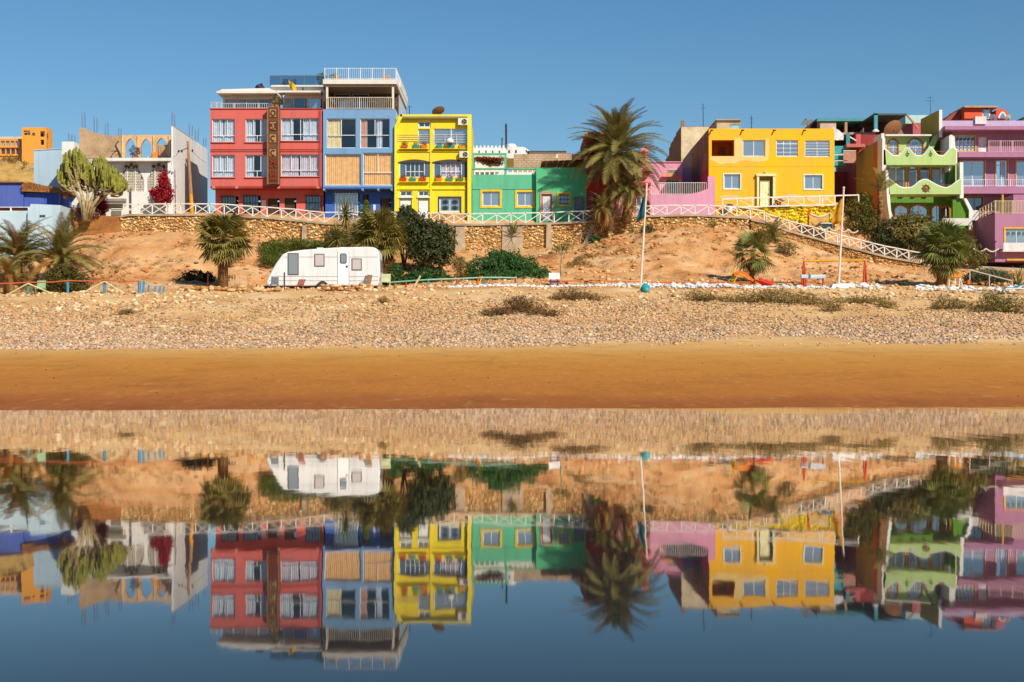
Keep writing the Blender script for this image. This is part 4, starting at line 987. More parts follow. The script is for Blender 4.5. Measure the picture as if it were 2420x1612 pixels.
for a, b in ((277, 335), (345, 397)):
    sp, cr, ft = 422, 388, 452
    arc = arch_curve(a, b, sp, cr, 14); m = MB(); f.poly(m, [(a, ft)]+arc+[(b, ft)], .64, .69); sc = part(m, 'lattice_screen', SCR, t)
    def top(x): return float(np.interp(x, [p[0] for p in arc], [p[1] for p in arc]))
    m = MB()
    nx = int((b-a)/6.4)
    for i in range(nx):
        for j in range(11):
            cx = a+3.4+i*6.4; cy = ft-3.4-j*6.2
            if cy-3 < top(cx): continue
            pts = [f.pt(cx+2.5*math.cos(k*1.0472), cy+2.5*math.sin(k*1.0472), .62) for k in range(7)]; m.tube(pts, .036, 3)
            m.tube([f.pt(cx-3.1, cy-3.1, .62), f.pt(cx+3.1, cy+3.1, .62)], .024, 3); m.tube([f.pt(cx-3.1, cy+3.1, .62), f.pt(cx+3.1, cy-3.1, .62)], .024, 3)
    part(m, 'lattice', LAT, sc)
    for q in (a+(b-a)*.33, a+(b-a)*.66):
        m = MB(); f.box(m, q-1, q+1, top(q)+1, ft, .54, .635); part(m, 'mullion', WHITE, sc)
    for k in (-12, 0, 12):
        cx, cy = (a+b)/2+k, 391-(4 if k == 0 else 0); m = MB(); m.prism([(f.x(cx+4*math.cos(q*.7854)), f.z(cy+4*math.sin(q*.7854))) for q in range(8)], f.d+.5, f.d+.63); part(m, 'rosette', plain('#6a4638', .8), sc)
    m = MB(); f.box(m, a-3, b+3 if b < 390 else b-.5, 452, 453.8, .4, .69); part(m, 'sill', WHITE, sc)
m = MB(); f.box(m, 252, 298, 470, 483, -.25, .14); part(m, 'awning', plain('#9c9488', .8), t)
m = MB(); f.box(m, 252, 298, 476, 478.5, -.29, -.252); part(m, 'awning_band', plain('#6f675c', .8), t)
m = MB(); f.box(m, 262, 288, 487.5, 494.5, .08, .148); nb = part(m, 'notice', plain('#d9d6cf', .7), t)
m = MB(); rr_ = random.Random(4); x = 263.5
while x < 286: w_ = rr_.uniform(.6, 1.6); f.box(m, x, x+w_, 489.3, 491.5, .065, .079); x += w_+.7
part(m, 'lettering', IRON, nb)
m = MB(); f.box(m, 263, 286, 498, 508, .05, .149); part(m, 'meter_box', plain('#7a7670', .7), t)
m = MB(); f.box(m, 308.5, 311, 445, 506, -.1, -.04); part(m, 'drainpipe', plain('#4e524c', .7), t)
# unfinished arcade on the roof
fa = Fac(122.4)
m = MB(); fa.poly(m, [(188, 374), (188, 300), (200, 303), (222, 313), (250, 320), (290, 321), (290, 374)], 0, .3); part(m, 'raw_wall', RAW, t)
m = MB(); arched_wall(fa, m, 290.3, 404, 319, 373.8, [(296, 321, 345, 327, 373.8), (333, 358, 345, 328, 373.8), (370, 395, 340, 326, 373.8)], 0, .3); part(m, 'arcade', block('#d3ae80'), t)
m = MB(); fa.box(m, 370, 395, 341, 373.8, .32, .5); part(m, 'infill', RAW, t)
for q in (290, 327, 364, 401):
    m = MB(); fa.box(m, q-2, q+2, 320, 373.8, -.1, -.004); part(m, 'pilaster', block('#dcbc92'), t)
m = MB(); fa.box(m, 159, 187.5, 341, 389.5, -1.5, 6); part(m, 'side_block', paint('#e6eaea', .2), t)
for px, y0 in ((198, 262), (226, 272), (252, 284), (283, 300), (166, 312), (173, 318)): rebar(px, y0, {198: 302, 226: 314, 252: 320, 283: 321}.get(px, 341), 122.5 if px > 180 else 121.2, {198: 'tall rebar rods at the left end of the raw roof wall', 226: 'second rebar bundle from the left on the raw roof wall', 252: 'rebar bundle where the raw roof wall levels out', 283: 'short rebar bundle beside the first roof arch', 166: 'left rebar bundle on the small white block', 173: 'right rebar bundle on the small white block'}[px])
for px, y0, y1, d, lb in ((410, 262, 297, 120.1, 'rebar rods at the front top corner of the white gable wall'), (451, 288, 322, 127.5, 'rebar rods midway along the white gable wall'), (465, 300, 334, 130, 'rebar rods further back on the white gable wall'), (484, 322, 346, 133, 'rebar rods at the far end of the white gable wall')): rebar(px, y0, y1, d, lb)
# dead branch and plants on that terrace
t2 = thing('dead_tree', f.pt(276, 374, 1.5), 'bare dark dead tree on the roof of the white house', 'tree')
m = MB(); m.tube([f.pt(276, 374, 1.5), f.pt(268, 352, 1.5), f.pt(261, 338, 1.5), f.pt(265, 331, 1.5), f.pt(270, 327, 1.5)], [.13, .1, .07, .05, .03], 6); part(m, 'trunk', DARKWOOD, t2)
m = MB()
for a, b in (((268, 352), (254, 350)), ((270, 358), (258, 362)), ((268, 352), (249, 353)), ((266, 346), (258, 356))): m.tube([f.pt(*a, 1.5), f.pt(*b, 1.4)], .03, 4, .015)
part(m, 'branches', DARKWOOD, t2)
t2 = thing('potted_plant', f.pt(308, 374, 1.5), 'reddish bushy plant in front of the first roof arch', 'plant')
q = f.pt(308, 374, 1.5); m = MB(); m.lathe([(.2, q.z), (.28, q.z+.3), (.25, q.z+.31)], q.x, q.y, 10); part(m, 'pot', TERRA, t2); blob_leaves(t2, q+Vector((0, 0, .75)), .45, 350, .08, leafmat('reddish_leaves', '#6a4638', '#8c5a44'), 9)
m = MB(); f.box(m, 344, 357, 351, 373.9, 2.2, 2.9); single(m, 'orange_tank', plain('#e0872e', .7), 'orange box tank behind the second roof arch', 'tank')
for px, w_, lb in ((338, 9, 'stacked rubble under the second roof arch'), (385, 20, 'heap of dark rubble under the third roof arch')):
    rs = np.random.RandomState(px); n = 26; c = np.array(f.pt(px, 373, 2.2)); C = c+np.stack([rs.uniform(-1, 1, n)*w_*.02, rs.uniform(-.2, .2, n), rs.rand(n)*.35], -1); S_ = np.full((n, 3), .09)*rs.uniform(.6, 1.4, (n, 1))
    V, Fc, cc = stones(C-c, S_, palette(['#6a4a38', '#a88468', '#d8cbb8'], n, rs), rs); o = link('rubble_heap', np_mesh('rubble', V, Fc, WALLST, False, cc), None, tuple(c)); tag(o, lb, 'rubble', kind='stuff')
# pale blue neighbour
f = Fac(125); t = thing('pale_blue_house', f.pt(120, 445), 'plain pale blue house wall left of the candelabra cactus tree', 'house')
m = MB(); f.poly(m, [(80, 470), (80, 356), (160, 351.5), (160, 470)], 0, 9); part(m, 'wall', paint('#b3cfe4', .2), t)
m = MB(); f.poly(m, [(79.5, 356), (79.5, 354), (160.2, 349.5), (160.2, 351.5)], -.05, .5); part(m, 'coping', paint('#b3cfe4', .2), t)
# blue shacks at the far left
f = Fac(118.5); BSH = paint('#3f5fc0', .25)
t = thing('blue_shack', f.pt(40, 490), 'low cobalt blue shack with a ragged thatch roof at the far left', 'shack')
m = MB(); f.poly(m, [(-40, 520), (-40, 433), (50, 431), (55, 452), (55, 520)], 0, 4); part(m, 'wall', BSH, t)
m = MB(); f.box(m, 55.3, 150, 455, 520, .2, 4); part(m, 'side_room', BSH, t)
m = MB(); f.poly(m, [(54, 437), (70, 431), (110, 440), (162, 448), (162, 457), (54, 453)], -.25, 4); part(m, 'thatch_edge', block('#a5713f'), t)
m = MB()
rr_ = random.Random(8)
for i in range(60):
    x = 54+i*1.8; y = np.interp(x, [54, 70, 110, 162], [437, 431, 440, 448]); a = f.pt(x, y-rr_.uniform(-1, 2), -.3); b = f.pt(x+rr_.uniform(-5, 5), y+rr_.uniform(8, 15), -.34); m.tube([a, b], .02, 3)
part(m, 'thatch_straw', TIMBER, t)
m = MB(); f.box(m, -40, 54, 430, 433, -.2, 4); part(m, 'roof_edge', plain('#7a4a38', .8), t)
m = MB(); f.box(m, 58, 144, 489, 520, -.06, .198); part(m, 'lower_band', plain('#2c4ba2', .8), t)
m = MB(); m.tube([f.pt(141, 492, -.3), f.pt(145, 448, -.3)], .05, 6); part(m, 'prop', TIMBER, t)
m = MB(); f.box(m, 149, 158, 458, 470, -.1, .1); q = part(m, 'painted_sign', plain('#d2452a', .7), t)
m = MB(); f.box(m, 150, 157, 464, 470.5, -.13, -.101); part(m, 'sign_panel', plain('#e0a52a', .7), q)
f = Fac(114.2); t = thing('light_blue_kiosk', f.pt(70, 560), 'pale sky blue kiosk with a small dark window behind the feathery palms', 'kiosk')
KB = paint('#c3dcea', .2)
m = MB(); f.poly(m, [(-40, 620), (-40, 501), (68, 498), (68, 620)], 0, 3); part(m, 'wall', KB, t)
m = MB(); f.poly(m, [(68.3, 620), (68.3, 500), (76, 483), (146, 486), (140, 552), (140, 620)], -.3, 3); part(m, 'gable', KB, t)
m = MB(); f.box(m, 97, 110, 509, 514, -.34, -.303); part(m, 'window', DARKGLASS, t)
m = MB(); f.box(m, -40, 68, 488.5, 490, .1, .3); f.box(m, -40, 68, 498.2, 500, .05, .3)
for q in (-12, 24, 66): f.box(m, q-1.2, q+1.2, 490, 498.2, .1, .3)
part(m, 'counter_frame', FRAME, t)
m = MB(); f.box(m, -40, 68, 490, 498, .35, 2.8); part(m, 'counter_back', plain('#7a4426', .8), t)
# orange building on the hill
f = Fac(165); OB = paint('#eba33c', .2); t = thing('orange_building', f.pt(50, 410), 'orange apartment building with rows of windows on the dry hill', 'building')
H = [(2+i*11.5, 11+i*11.5, 333, 345) for i in range(6)]+[(3+i*11.6, 12+i*11.6, 351, 364) for i in range(5)]+[(6, 19, 374, 380), (33, 45, 373, 380), (50, 62, 373, 380)]
shell(f, t, -60, 72, 328, 395, 6, H, OB)
for i, h_ in enumerate(H): window(f, t, *h_, cols=2 if i < 6 else 1, glass=GLASS if i < 6 else DARKGLASS, frame=plain('#d9cbb0') if i < 6 else plain('#8a4a1e'), fw=.9, rec=.2)
H = [(103, 114, 314, 327), (104, 112, 334, 346), (84, 91, 318, 325), (64, 80, 312, 323)]
shell(f, t, 60, 118, 305, 395, 2.2, H, OB, dy=-1.2, th=.2); ft_ = Fac(163.8)
for h_ in H: window(ft_, t, *h_, cols=2, glass=DARKGLASS, frame=plain('#c98f4a'), fw=1)
m = MB(); f.box(m, -60, 60, 318, 328, 1.5, 5); part(m, 'roof_parapet', paint('#d9cfc6', .2), t)
for y in (348, 367.5):
    m = MB(); f.box(m, -60, 59.5, y, y+1.4, -.15, -.01); part(m, 'string_course', OB, t)

# ------------------------------------------------------------------ red house behind the date palm
f = Fac(119.4); RH, RHP = paint('#bb3f42', .2), paint('#f09a9a', .15)
t = thing('crimson_house', f.pt(1450, 515), 'crimson and salmon house half hidden behind the big date palm', 'house')
H = [(1400, 1425, 345, 380), (1502, 1516, 362, 388)]
shell(f, t, 1384.5, 1444, 318, 517, 9, [H[0], (1402, 1428, 462, 516)], RH, paint('#7d3a30', .2))
window(f, t, *H[0], cols=2, glass=DARKGLASS, frame=plain('#d8c8c0')); door(f, t, 1402, 1428, 462, 516, DARKWOOD, plain('#7a2a22'))
shell(f, t, 1444.5, 1536, 386, 517, 8, [(1504, 1527, 465, 500), (1460, 1490, 410, 440)], RHP, dy=.4)
window(Fac(119.8), t, 1504, 1527, 465, 500, cols=2, glass=GLASS); window(Fac(119.8), t, 1460, 1490, 410, 440, cols=2, glass=GLASS)
m = MB(); f.poly(m, [(1513, 386), (1513, 354), (1524, 345), (1535, 344), (1535, 386)], .5, 4); part(m, 'roof_pier', RHP, t)
m = MB(); f.poly(m, [(1515, 384), (1515, 358), (1525, 352), (1527, 384)], .44, .498); part(m, 'red_panel', paint('#c2281e', .2), t)
m = MB(); f.box(m, 1384, 1445, 435, 455, -.06, -.004); part(m, 'red_band', paint('#cc1a10', .15), t)
m = MB(); f.box(m, 1500, 1537, 433, 439, -.5, .395); part(m, 'canopy', paint('#cf2a18', .15), t)
m = MB(); f.box(m, 1500, 1540, 402, 406, -.4, .395); part(m, 'ledge', paint('#d9805e', .15), t)
m = MB(); f.box(m, 1383, 1446, 312.5, 318, -.15, 9.1); part(m, 'coping', paint('#d98a86', .2), t)
t2 = thing('bougainvillea', f.pt(1410, 390, -.4), 'red flowering creeper hanging over the crimson house balcony', 'creeper')
V, Fc, cc = leaf_cloud([(f.pt(1402, 338, -.4), .8, .4, .9), (f.pt(1418, 350, -.45), .9, .4, .8)], 1500, .11, 33); link('blossom', np_mesh('blossom', V-np.array(OFF[t2.name]), Fc, leafmat('pink_orange_bract', '#b0543a', '#c98a5a'), False, cc), t2)
V, Fc, cc = leaf_cloud([(f.pt(1396, 360, -.4), .6, .35, .6), (f.pt(1420, 368, -.4), 1.0, .4, .5)], 900, .10, 34); link('blossom', np_mesh('blossom', V-np.array(OFF[t2.name]), Fc, LEAF_R, False, cc), t2)
m = MB(); m.tube([f.pt(1390, 390, -.2), f.pt(1392, 350, -.3), f.pt(1412, 340, -.3)], .04, 5); part(m, 'stem', DARKWOOD, t2)

# ------------------------------------------------------------------ pink house
f = Fac(125); PK = paint('#e09cba', .15); t = thing('pink_house', f.pt(1590, 512), 'pink house with a barred window and a walled yard', 'house')
shell(f, t, 1530, 1612, 384, 480, 6, [(1574, 1604, 424, 462)], PK)
window(f, t, 1574, 1604, 424, 462, cols=2, glass=DARKGLASS, frame=plain('#d8b890'), grille=8, surround=plain('#e0c4a0', .7), sw=2)
m = MB(); a = [f.pt(1563, 418, -.55), f.pt(1609, 418, -.55), f.pt(1606, 411, 0), f.pt(1568, 411, 0)]; m.add(a+[v+Vector((0, 0, -.07)) for v in a], [(0,1,2,3),(7,6,5,4),(0,4,5,1)]); part(m, 'window_canopy', plain('#d0906a', .8), t)
m = MB(); f.box(m, 1578, 1602, 400, 410.5, -.05, -.004); v = part(m, 'vent_panel', plain('#e2cfae', .7), t)
for i in range(7):
    m = MB(); f.box(m, 1579.5+i*3.2, 1581.5+i*3.2, 401.5, 409, -.065, -.051); part(m, 'vent_slot', IRON, v)
fy = Fac(119.05)
m = MB(); fy.poly(m, [(1537, 514), (1537, 459), (1620, 460), (1648, 455), (1668, 448), (1673, 446), (1673, 417), (1690, 417), (1690, 514)], 0, .25); part(m, 'yard_wall', PK, t)
picket(fy, t, 1540, 1670, 431, 460, .1, RAILW, 30, posts=0)
m = MB(); f.box(m, 1530, 1613, 382, 384, -.1, 6); part(m, 'coping', PK, t)
# bare concrete building behind
f = Fac(131.2); t = thing('unfinished_building', f.pt(1640, 470), 'unfinished bare rendered building between the pink house and the orange yellow house', 'building')
m = MB(); f.box(m, 1610, 1682, 300, 396, 0, .3); part(m, 'front_wall', block('#d9c6a4'), t)
m = MB(); f.box(m, 1610, 1682, 396.2, 470, -.02, .3); part(m, 'pink_lower_wall', PK, t)
m = MB()
for i, (a, b, y) in enumerate(((.3, 4.2, 298), (4.2, 6.4, 303), (6.4, 9, 306), (9, 10.2, 312), (10.2, 13.4, 329))): m.box(f.x(1610), f.x(1618), f.d+a, f.d+b, f.z(470), f.z(y))
part(m, 'side_wall', RAWB, t)
m = MB(); f.box(m, 1610.2, 1617, 284, 300, 0, .3); part(m, 'corner_stub', RAWB, t)
m = MB(); rr_ = random.Random(2)
for i in range(22):
    x = 1617.5+i*3; f.box(m, x, x+rr_.uniform(1, 2.7), 300-rr_.uniform(.5, 3), 300.2, .02, .28)
part(m, 'broken_top', block('#a88a6a'), t)
m = MB(); f.box(m, 1535, 1600, 372, 400, 9, 9.5); part(m, 'rear_wall', plain('#7a4438', .9), t)
mast(1662, 245, 300, 133, 'thin whitewashed antenna over the unfinished building', .03, ((.8, .5),))

# ------------------------------------------------------------------ orange yellow house
f = Fac(120.0); OY, OYP = paint('#ffbf04', .10), paint('#f6d584', .12)
t = thing('orange_yellow_house', f.pt(1825, 490), 'two storey orange yellow house with patchy plaster and a railed terrace', 'house')
H = [(1682, 1735, 331, 369), (1755, 1808, 331, 370), (1834, 1886, 331, 370), (1902, 1961, 332, 371), (1711, 1749, 412, 446), (1793, 1826, 417, 488), (1901, 1943, 414, 447)]
m = MB(); f.pierced(m, 1675, 1972, 304, 489, H, 0, .24); part(m, 'front_wall', OY, t)
m = MB(); f.box(m, 1675, 1682, 304, 394, .24, 11.6); part(m, 'side_wall', RAWB, t)
m = MB(); f.box(m, 1675, 1682, 394.2, 489, .24, 11.6); part(m, 'side_wall', paint('#b03a6a', .2), t)
m = MB(); f.box(m, 1965, 1972, 304, 489, .24, 11.6); part(m, 'side_wall', OY, t)
m = MB(); f.box(m, 1682, 1965, 308, 314, .24, 11.6); part(m, 'roof', CONC, t)
m = MB(); f.box(m, 1682, 1965, 314.2, 489, 11.3, 11.6); part(m, 'back_wall', RAWB, t)
LG = paint('#c9691a', .2)
m = MB(); f.box(m, 1682.1, 1740, 325, 331, .25, 1.9); f.box(m, 1682.1, 1740, 369, 372, .25, 1.9); f.box(m, 1735, 1740, 331, 369, .25, 1.9); f.box(m, 1682.1, 1740, 331, 369, 1.9, 2.1); part(m, 'loggia', LG, t)
m = MB(); f.box(m, 1705, 1722, 340, 369, 1.84, 1.898); part(m, 'loggia_door', plain('#8a4a2e', .8), t)
window(f, t, *H[1], cols=2, glass=GLASS, fw=2.2); window(f, t, *H[2], cols=3, split=.22, low_cols=3, glass=GLASS, fw=2.2, bars=3); window(f, t, *H[3], cols=2, split=.5, low_cols=2, glass=GLASS, fw=2, bars=5)
for h_ in (H[4], H[6]): window(f, t, *h_, cols=2, glass=GLASS, fw=2, surround=plain('#ecebd8', .7), sw=2.5, curtain=None)
m = MB(); f.box(m, 1788, 1793, 414, 488, -.25, .1); f.box(m, 1826, 1831, 414, 488, -.25, .1); f.box(m, 1786, 1833, 411.5, 416.8, -.3, .1); part(m, 'door_surround', plain('#efe6b4', .7), t)
door(f, t, 1797, 1819, 427, 488, plain('#efe8b8', .6), plain('#e9e0ac', .6), rec=.13, fw=1)
m = MB(); f.box(m, 1793, 1826, 417, 488, .2, .26); part(m, 'door_back', plain('#8a8a3a', .8), t)
m = MB(); c = f.pt(1808, 407, -.15); m.lathe([(.03, c.z-.12), (.1, c.z-.05), (.08, c.z+.06), (.02, c.z+.1)], c.x, c.y, 8); part(m, 'lamp', plain('#e8d8b0', .5), t)
rr_ = random.Random(12)
def patch(cx, cy, rx, ry, seed, y=-.006):
    q = random.Random(seed); return [(cx+rx*math.cos(a)*(.8+.3*q.random()), cy+ry*math.sin(a)*(.8+.3*q.random())) for a in [i*.3927 for i in range(16)]]
m = MB(); f.poly(m, [(1736, 326), (1754, 327), (1754, 371), (1809, 371), (1810, 328), (1816, 326), (1818, 350), (1815, 379), (1795, 383), (1762, 379), (1747, 381), (1736, 387), (1720, 386), (1702, 389), (1690, 383), (1678, 377), (1678, 370), (1736, 370)], -.008, -.002); part(m, 'plaster_patch', OYP, t)
for i, (a, b, c_, d_) in enumerate(((1726, 467, 24, 7), (1770, 470, 15, 6), (1870, 468, 36, 9), (1935, 470, 30, 8))):
    m = MB(); f.poly(m, patch(a, b, c_, d_, i), -.008, -.002); part(m, 'plaster_patch', paint('#f0c98a', .12), t)
m = MB(); f.box(m, 1676, 1971, 393.4, 394.4, -.004, -.001); part(m, 'joint', paint('#d99a08', .2), t)
for q in (1680, 1753, 1828, 1899):
    m = MB(); a = f.pt(q, 307, .1); m.tube([a, a+Vector((.1, -.45, -.1))], .06, 6); part(m, 'waterspout', plain('#5e4632', .8), t)
# rooftop room
m = MB(); f.pierced(m, 1706, 1763, 271, 308, [(1739, 1761, 281, 308)], 3.0, 3.2); f.box(m, 1706, 1712, 271, 308, 3.2, 8); f.box(m, 1757, 1763, 271, 308, 3.2, 8); part(m, 'roof_room', block('#c9b294'), t)
m = MB(); f.box(m, 1704, 1765, 268.5, 271, 2.8, 8.2); part(m, 'roof_room_slab', block('#bda78a'), t)
m = MB(); f.box(m, 1739.5, 1760.5, 282, 308, 3.05, 3.1); part(m, 'roof_room_door', plain('#8fc6d2', .6), t)
mast(1776, 274, 305, 124, 'thin antenna right of the rooftop room', .03, ((.5, .3), (.8, .4)))
dish(f.pt(1931, 283, 4), .55, R(60), R(70), 'white satellite dish on the dark roof corner', plain('#e8ecef', .4), h=.25)
# terrace rail and yellow rubble wall
m = MB(); g = Fac(119.0)
rl = thing('terrace_railing', g.pt(1840, 488), 'white railing along the terrace of the orange yellow house', 'railing')
m = MB(); m.beam(g.pt(1706, 471), g.pt(1800, 467), .1); m.beam(g.pt(1800, 467), g.pt(2030, 461), .1); part(m, 'top_rail', RAILW, rl)
m = MB(); m.beam(g.pt(1706, 491), g.pt(1800, 488), .1); m.beam(g.pt(1800, 488), g.pt(1976, 484), .1); part(m, 'bottom_rail', RAILW, rl)
for i, q in enumerate((1708, 1742, 1778, 1826, 1863, 1900, 1937, 1944, 1973, 2029)):
    y = np.interp(q, [1706, 1800, 2030], [471, 467, 461]); m = MB(); m.box(g.x(q)-.045, g.x(q)+.045, g.d-.045, g.d+.045, g.z(y+20), g.z(y)+.03); part(m, 'post', RAILW, rl)
for a, b in ((1744, 1776), (1828, 1861), (1865, 1898), (1902, 1935), (1946, 1972)):
    m = MB(); y = np.interp(a, [1706, 1800, 2030], [471, 467, 461]); m.beam(g.pt(a, y+1, .03), g.pt(b, y+19, .03), .05, .03); part(m, 'brace', RAILW, rl)
yw, _, _ = rubble_wall('yellow_rubble_wall', 'bright yellow painted rubble wall below the terrace railing', 1652, 1976, 119.2, [(1652, 507), (1690, 497), (1720, 493), (1800, 490), (1976, 486)], [(1652, 514), (1760, 518), (1810, 530), (1870, 548), (1976, 570)], ['#f2cf12', '#e8c010', '#f6da34', '#dcae10'], 120, 24, .17, False)
yw.children[0].data.materials[0] = paint('#e6bf10', .3)
q = g.pt(1722, 497, -.5); t2 = thing('water_barrel', q, 'blue and white barrel standing by the yellow rubble wall', 'barrel')
m = MB(); m.lathe([(.2, q.z-.3), (.24, q.z), (.24, q.z+.25), (.2, q.z+.3)], q.x, q.y, 12); part(m, 'barrel', plain('#dfe6ee', .5), t2, True)
m = MB(); m.lathe([(.26, q.z+.3), (.27, q.z+.42), (.1, q.z+.46)], q.x, q.y, 12); part(m, 'lid', plain('#3a4a6a', .5), t2)
q = g.pt(1843, 487, .3); m = MB(); m.box(q.x-.85, q.x+.95, q.y-.25, q.y+.25, q.z-.02, q.z+.1); single(m, 'blue_mat', plain('#5a63b4', .8), 'blue mat lying on the terrace right of the cream door', 'mat')
q = g.pt(1842, 485, .3); t2 = thing('terrace_plant', q, 'dark straggly plant on the blue mat', 'plant'); m = MB(); m.lathe([(.15, q.z), (.2, q.z+.2), (.18, q.z+.21)], q.x, q.y, 10); part(m, 'pot', TERRA, t2); blob_leaves(t2, q+Vector((0, 0, .35)), .3, 160, .08, LEAF_D, 6, 'leaves', (1.4, .6, .7))

# ------------------------------------------------------------------ jumble of roofs right of the orange yellow house
f = Fac(134); DK = plain('#5d4022', .9); t = thing('roof_shelter', f.pt(2010, 330), 'dark brown roof shelter with turquoise beams behind the olive wall', 'shelter')
m = MB(); f.box(m, 1936, 2062, 287, 345, 3.5, 3.8); part(m, 'back_wall', DK, t)
m = MB(); f.box(m, 1930, 2062, 280, 287, -.2, 3.8); part(m, 'roof_beam', plain('#4f9aa0', .7), t)
m = MB(); f.box(m, 1930, 1937, 287, 330, -.2, 3.5); part(m, 'side_wall', plain('#4a3026', .9), t)
m = MB(); f.poly(m, [(1900, 310), (1908, 298), (1932, 282), (1932, 310)], .5, 5); part(m, 'lean_to', plain('#54342a', .9), t)
m = MB(); f.box(m, 1938, 1976, 288, 306, 0, .3); part(m, 'block_infill', block('#cdb49c'), t)
m = MB(); f.box(m, 1996, 2002, 287, 318, -.1, .3); part(m, 'post', block('#c29c72'), t)
m = MB(); f.box(m, 1990, 2068, 314, 319, -.3, 3.5); part(m, 'floor_edge', paint('#d99a90', .2), t)
f = Fac(130); t = thing('upper_roof_shelter', f.pt(2100, 320), 'higher dark shelter with a turquoise corner post above the olive side wall', 'shelter')
m = MB(); f.box(m, 2064, 2142, 269, 273, -.2, 7); part(m, 'roof', plain('#4a5f60', .8), t)
m = MB(); f.poly(m, [(2142.3, 273), (2142.3, 269), (2143, 269), (2172, 303), (2168, 305)], -.1, .1); part(m, 'slanting_rail', plain('#c08a5a', .8), t)
m = MB(); f.box(m, 2072, 2150, 273.2, 322, 4.5, 4.8); part(m, 'back_wall', DK, t)
m = MB(); f.poly(m, [(2040, 322), (2040, 290), (2064, 271), (2064, 322)], 6.0, 6.3); part(m, 'side_panel', DK, t)
m = MB(); f.box(m, 2065, 2073, 266, 309, -.2, .1); part(m, 'corner_post', plain('#4e9aa6', .7), t)
m = MB(); a = f.pt(2069, 309, -.05); m.lathe([(.32, a.z-.12), (.3, a.z-.02), (.1, a.z+.2), (.03, a.z+.3)], a.x, a.y, 8); part(m, 'post_cap', FRAME, t)
m = MB(); f.poly(m, [(2112, 320), (2112, 310), (2140, 288), (2155, 320)], 2, 2.2); part(m, 'grey_panel', plain('#8d7f70', .9), t)
dish(f.pt(2104, 318, -1.2), .85, R(20), R(40), 'very large brown satellite dish under the higher shelter', plain('#a5704a', .8), 'satellite_dish', .2)
f = Fac(136); m = MB(); f.box(m, 2140, 2196, 272, 292, 0, 4); single(m, 'turquoise_parapet', paint('#bfe6e2', .15), 'pale turquoise roof parapet behind the olive stair wall', 'wall')
m = MB(); f.box(m, 2154, 2192, 292.3, 325, -.5, 4); single(m, 'rose_wall', paint('#c8606c', .2), 'rose coloured wall below the pale turquoise parapet', 'wall')
f = Fac(128); t = thing('turquoise_balcony', f.pt(1995, 385), 'turquoise wall and balcony with laundry beside the orange yellow house', 'balcony')
m = MB(); f.poly(m, [(1960, 392), (1960, 345), (2012, 345), (2010, 352), (1999, 368), (1998, 392)], 0, 1); part(m, 'wall', plain('#3fa6b0', .8), t)
m = MB(); f.box(m, 1990, 2020, 359, 387, -.5, -.45); b = part(m, 'balcony_panel', plain('#b98a78', .8), t)
m = MB(); f.box(m, 1990, 2020, 357.5, 359, -.53, -.4); f.box(m, 1960, 1990, 367, 368.5, -.5, -.4); f.box(m, 1960, 2000, 381, 382.5, -.5, -.4); part(m, 'rail', RAILW, t)
m = MB(); m.beam(f.pt(2006, 324, -.2), f.pt(2022, 333, -.2), .1); part(m, 'prop', plain('#e8dcc8'), t)
t2 = thing('laundry', f.pt(1985, 345, -.1), 'white laundry bundled on the turquoise wall', 'laundry')
vs = []; fs = []
for i in range(9):
    for j in range(7):
        u, v = i/8, j/6; p = f.pt(1967+u*25, 300+v*32+8*u*(1-v)*2, -.2+.12*math.sin(u*9+v*4)); vs.append(p)
for i in range(8):
    for j in range(6): a = i*7+j; fs.append((a, a+7, a+8, a+1))
m = MB(); m.add(vs, fs); part(m, 'sheet', plain('#e6e2ee', .9), t2, True)
m = MB(); f.box(m, 1998, 2007, 314, 345, -.3, -.2); part(m, 'towel', plain('#3f8f9a', .9), t2)

# ------------------------------------------------------------------ lime green house with wavy parapets
f = Fac(121.5); LM, LMD, OL, ORG = paint('#bcd98a', .12), paint('#5b8c24', .2), paint('#a8912c', .2), plain('#d96a1e', .75)
t = thing('lime_green_house', f.pt(2180, 540), 'lime green house with wavy white edged balcony parapets and a ship wheel emblem', 'house')
m = MB(); f.box(m, 2084, 2091, 327, 540, 2.6, 9.0); part(m, 'side_wall', OL, t)
m = MB(); f.box(m, 2083.5, 2090.5, 327, 540, 1.3, 2.58); part(m, 'orange_corner', paint('#c8641c', .2), t)
m = MB(); f.box(m, 2040, 2086, 315, 323, 6.0, 9); part(m, 'rose_beam', paint('#c86a66', .2), t)
m = MB(); f.box(m, 2083, 2090, 315, 327, 0, 2.6); f.poly(m, [(2083, 405), (2083, 327.2), (2090, 327.2), (2090, 360), (2093, 405)], -.3, 1.28); f.poly(m, [(2088, 405.2), (2094, 405.2), (2101, 500), (2107, 520), (2098, 520), (2092, 480)], -.65, 1.2); part(m, 'white_edge', WHITE, t)
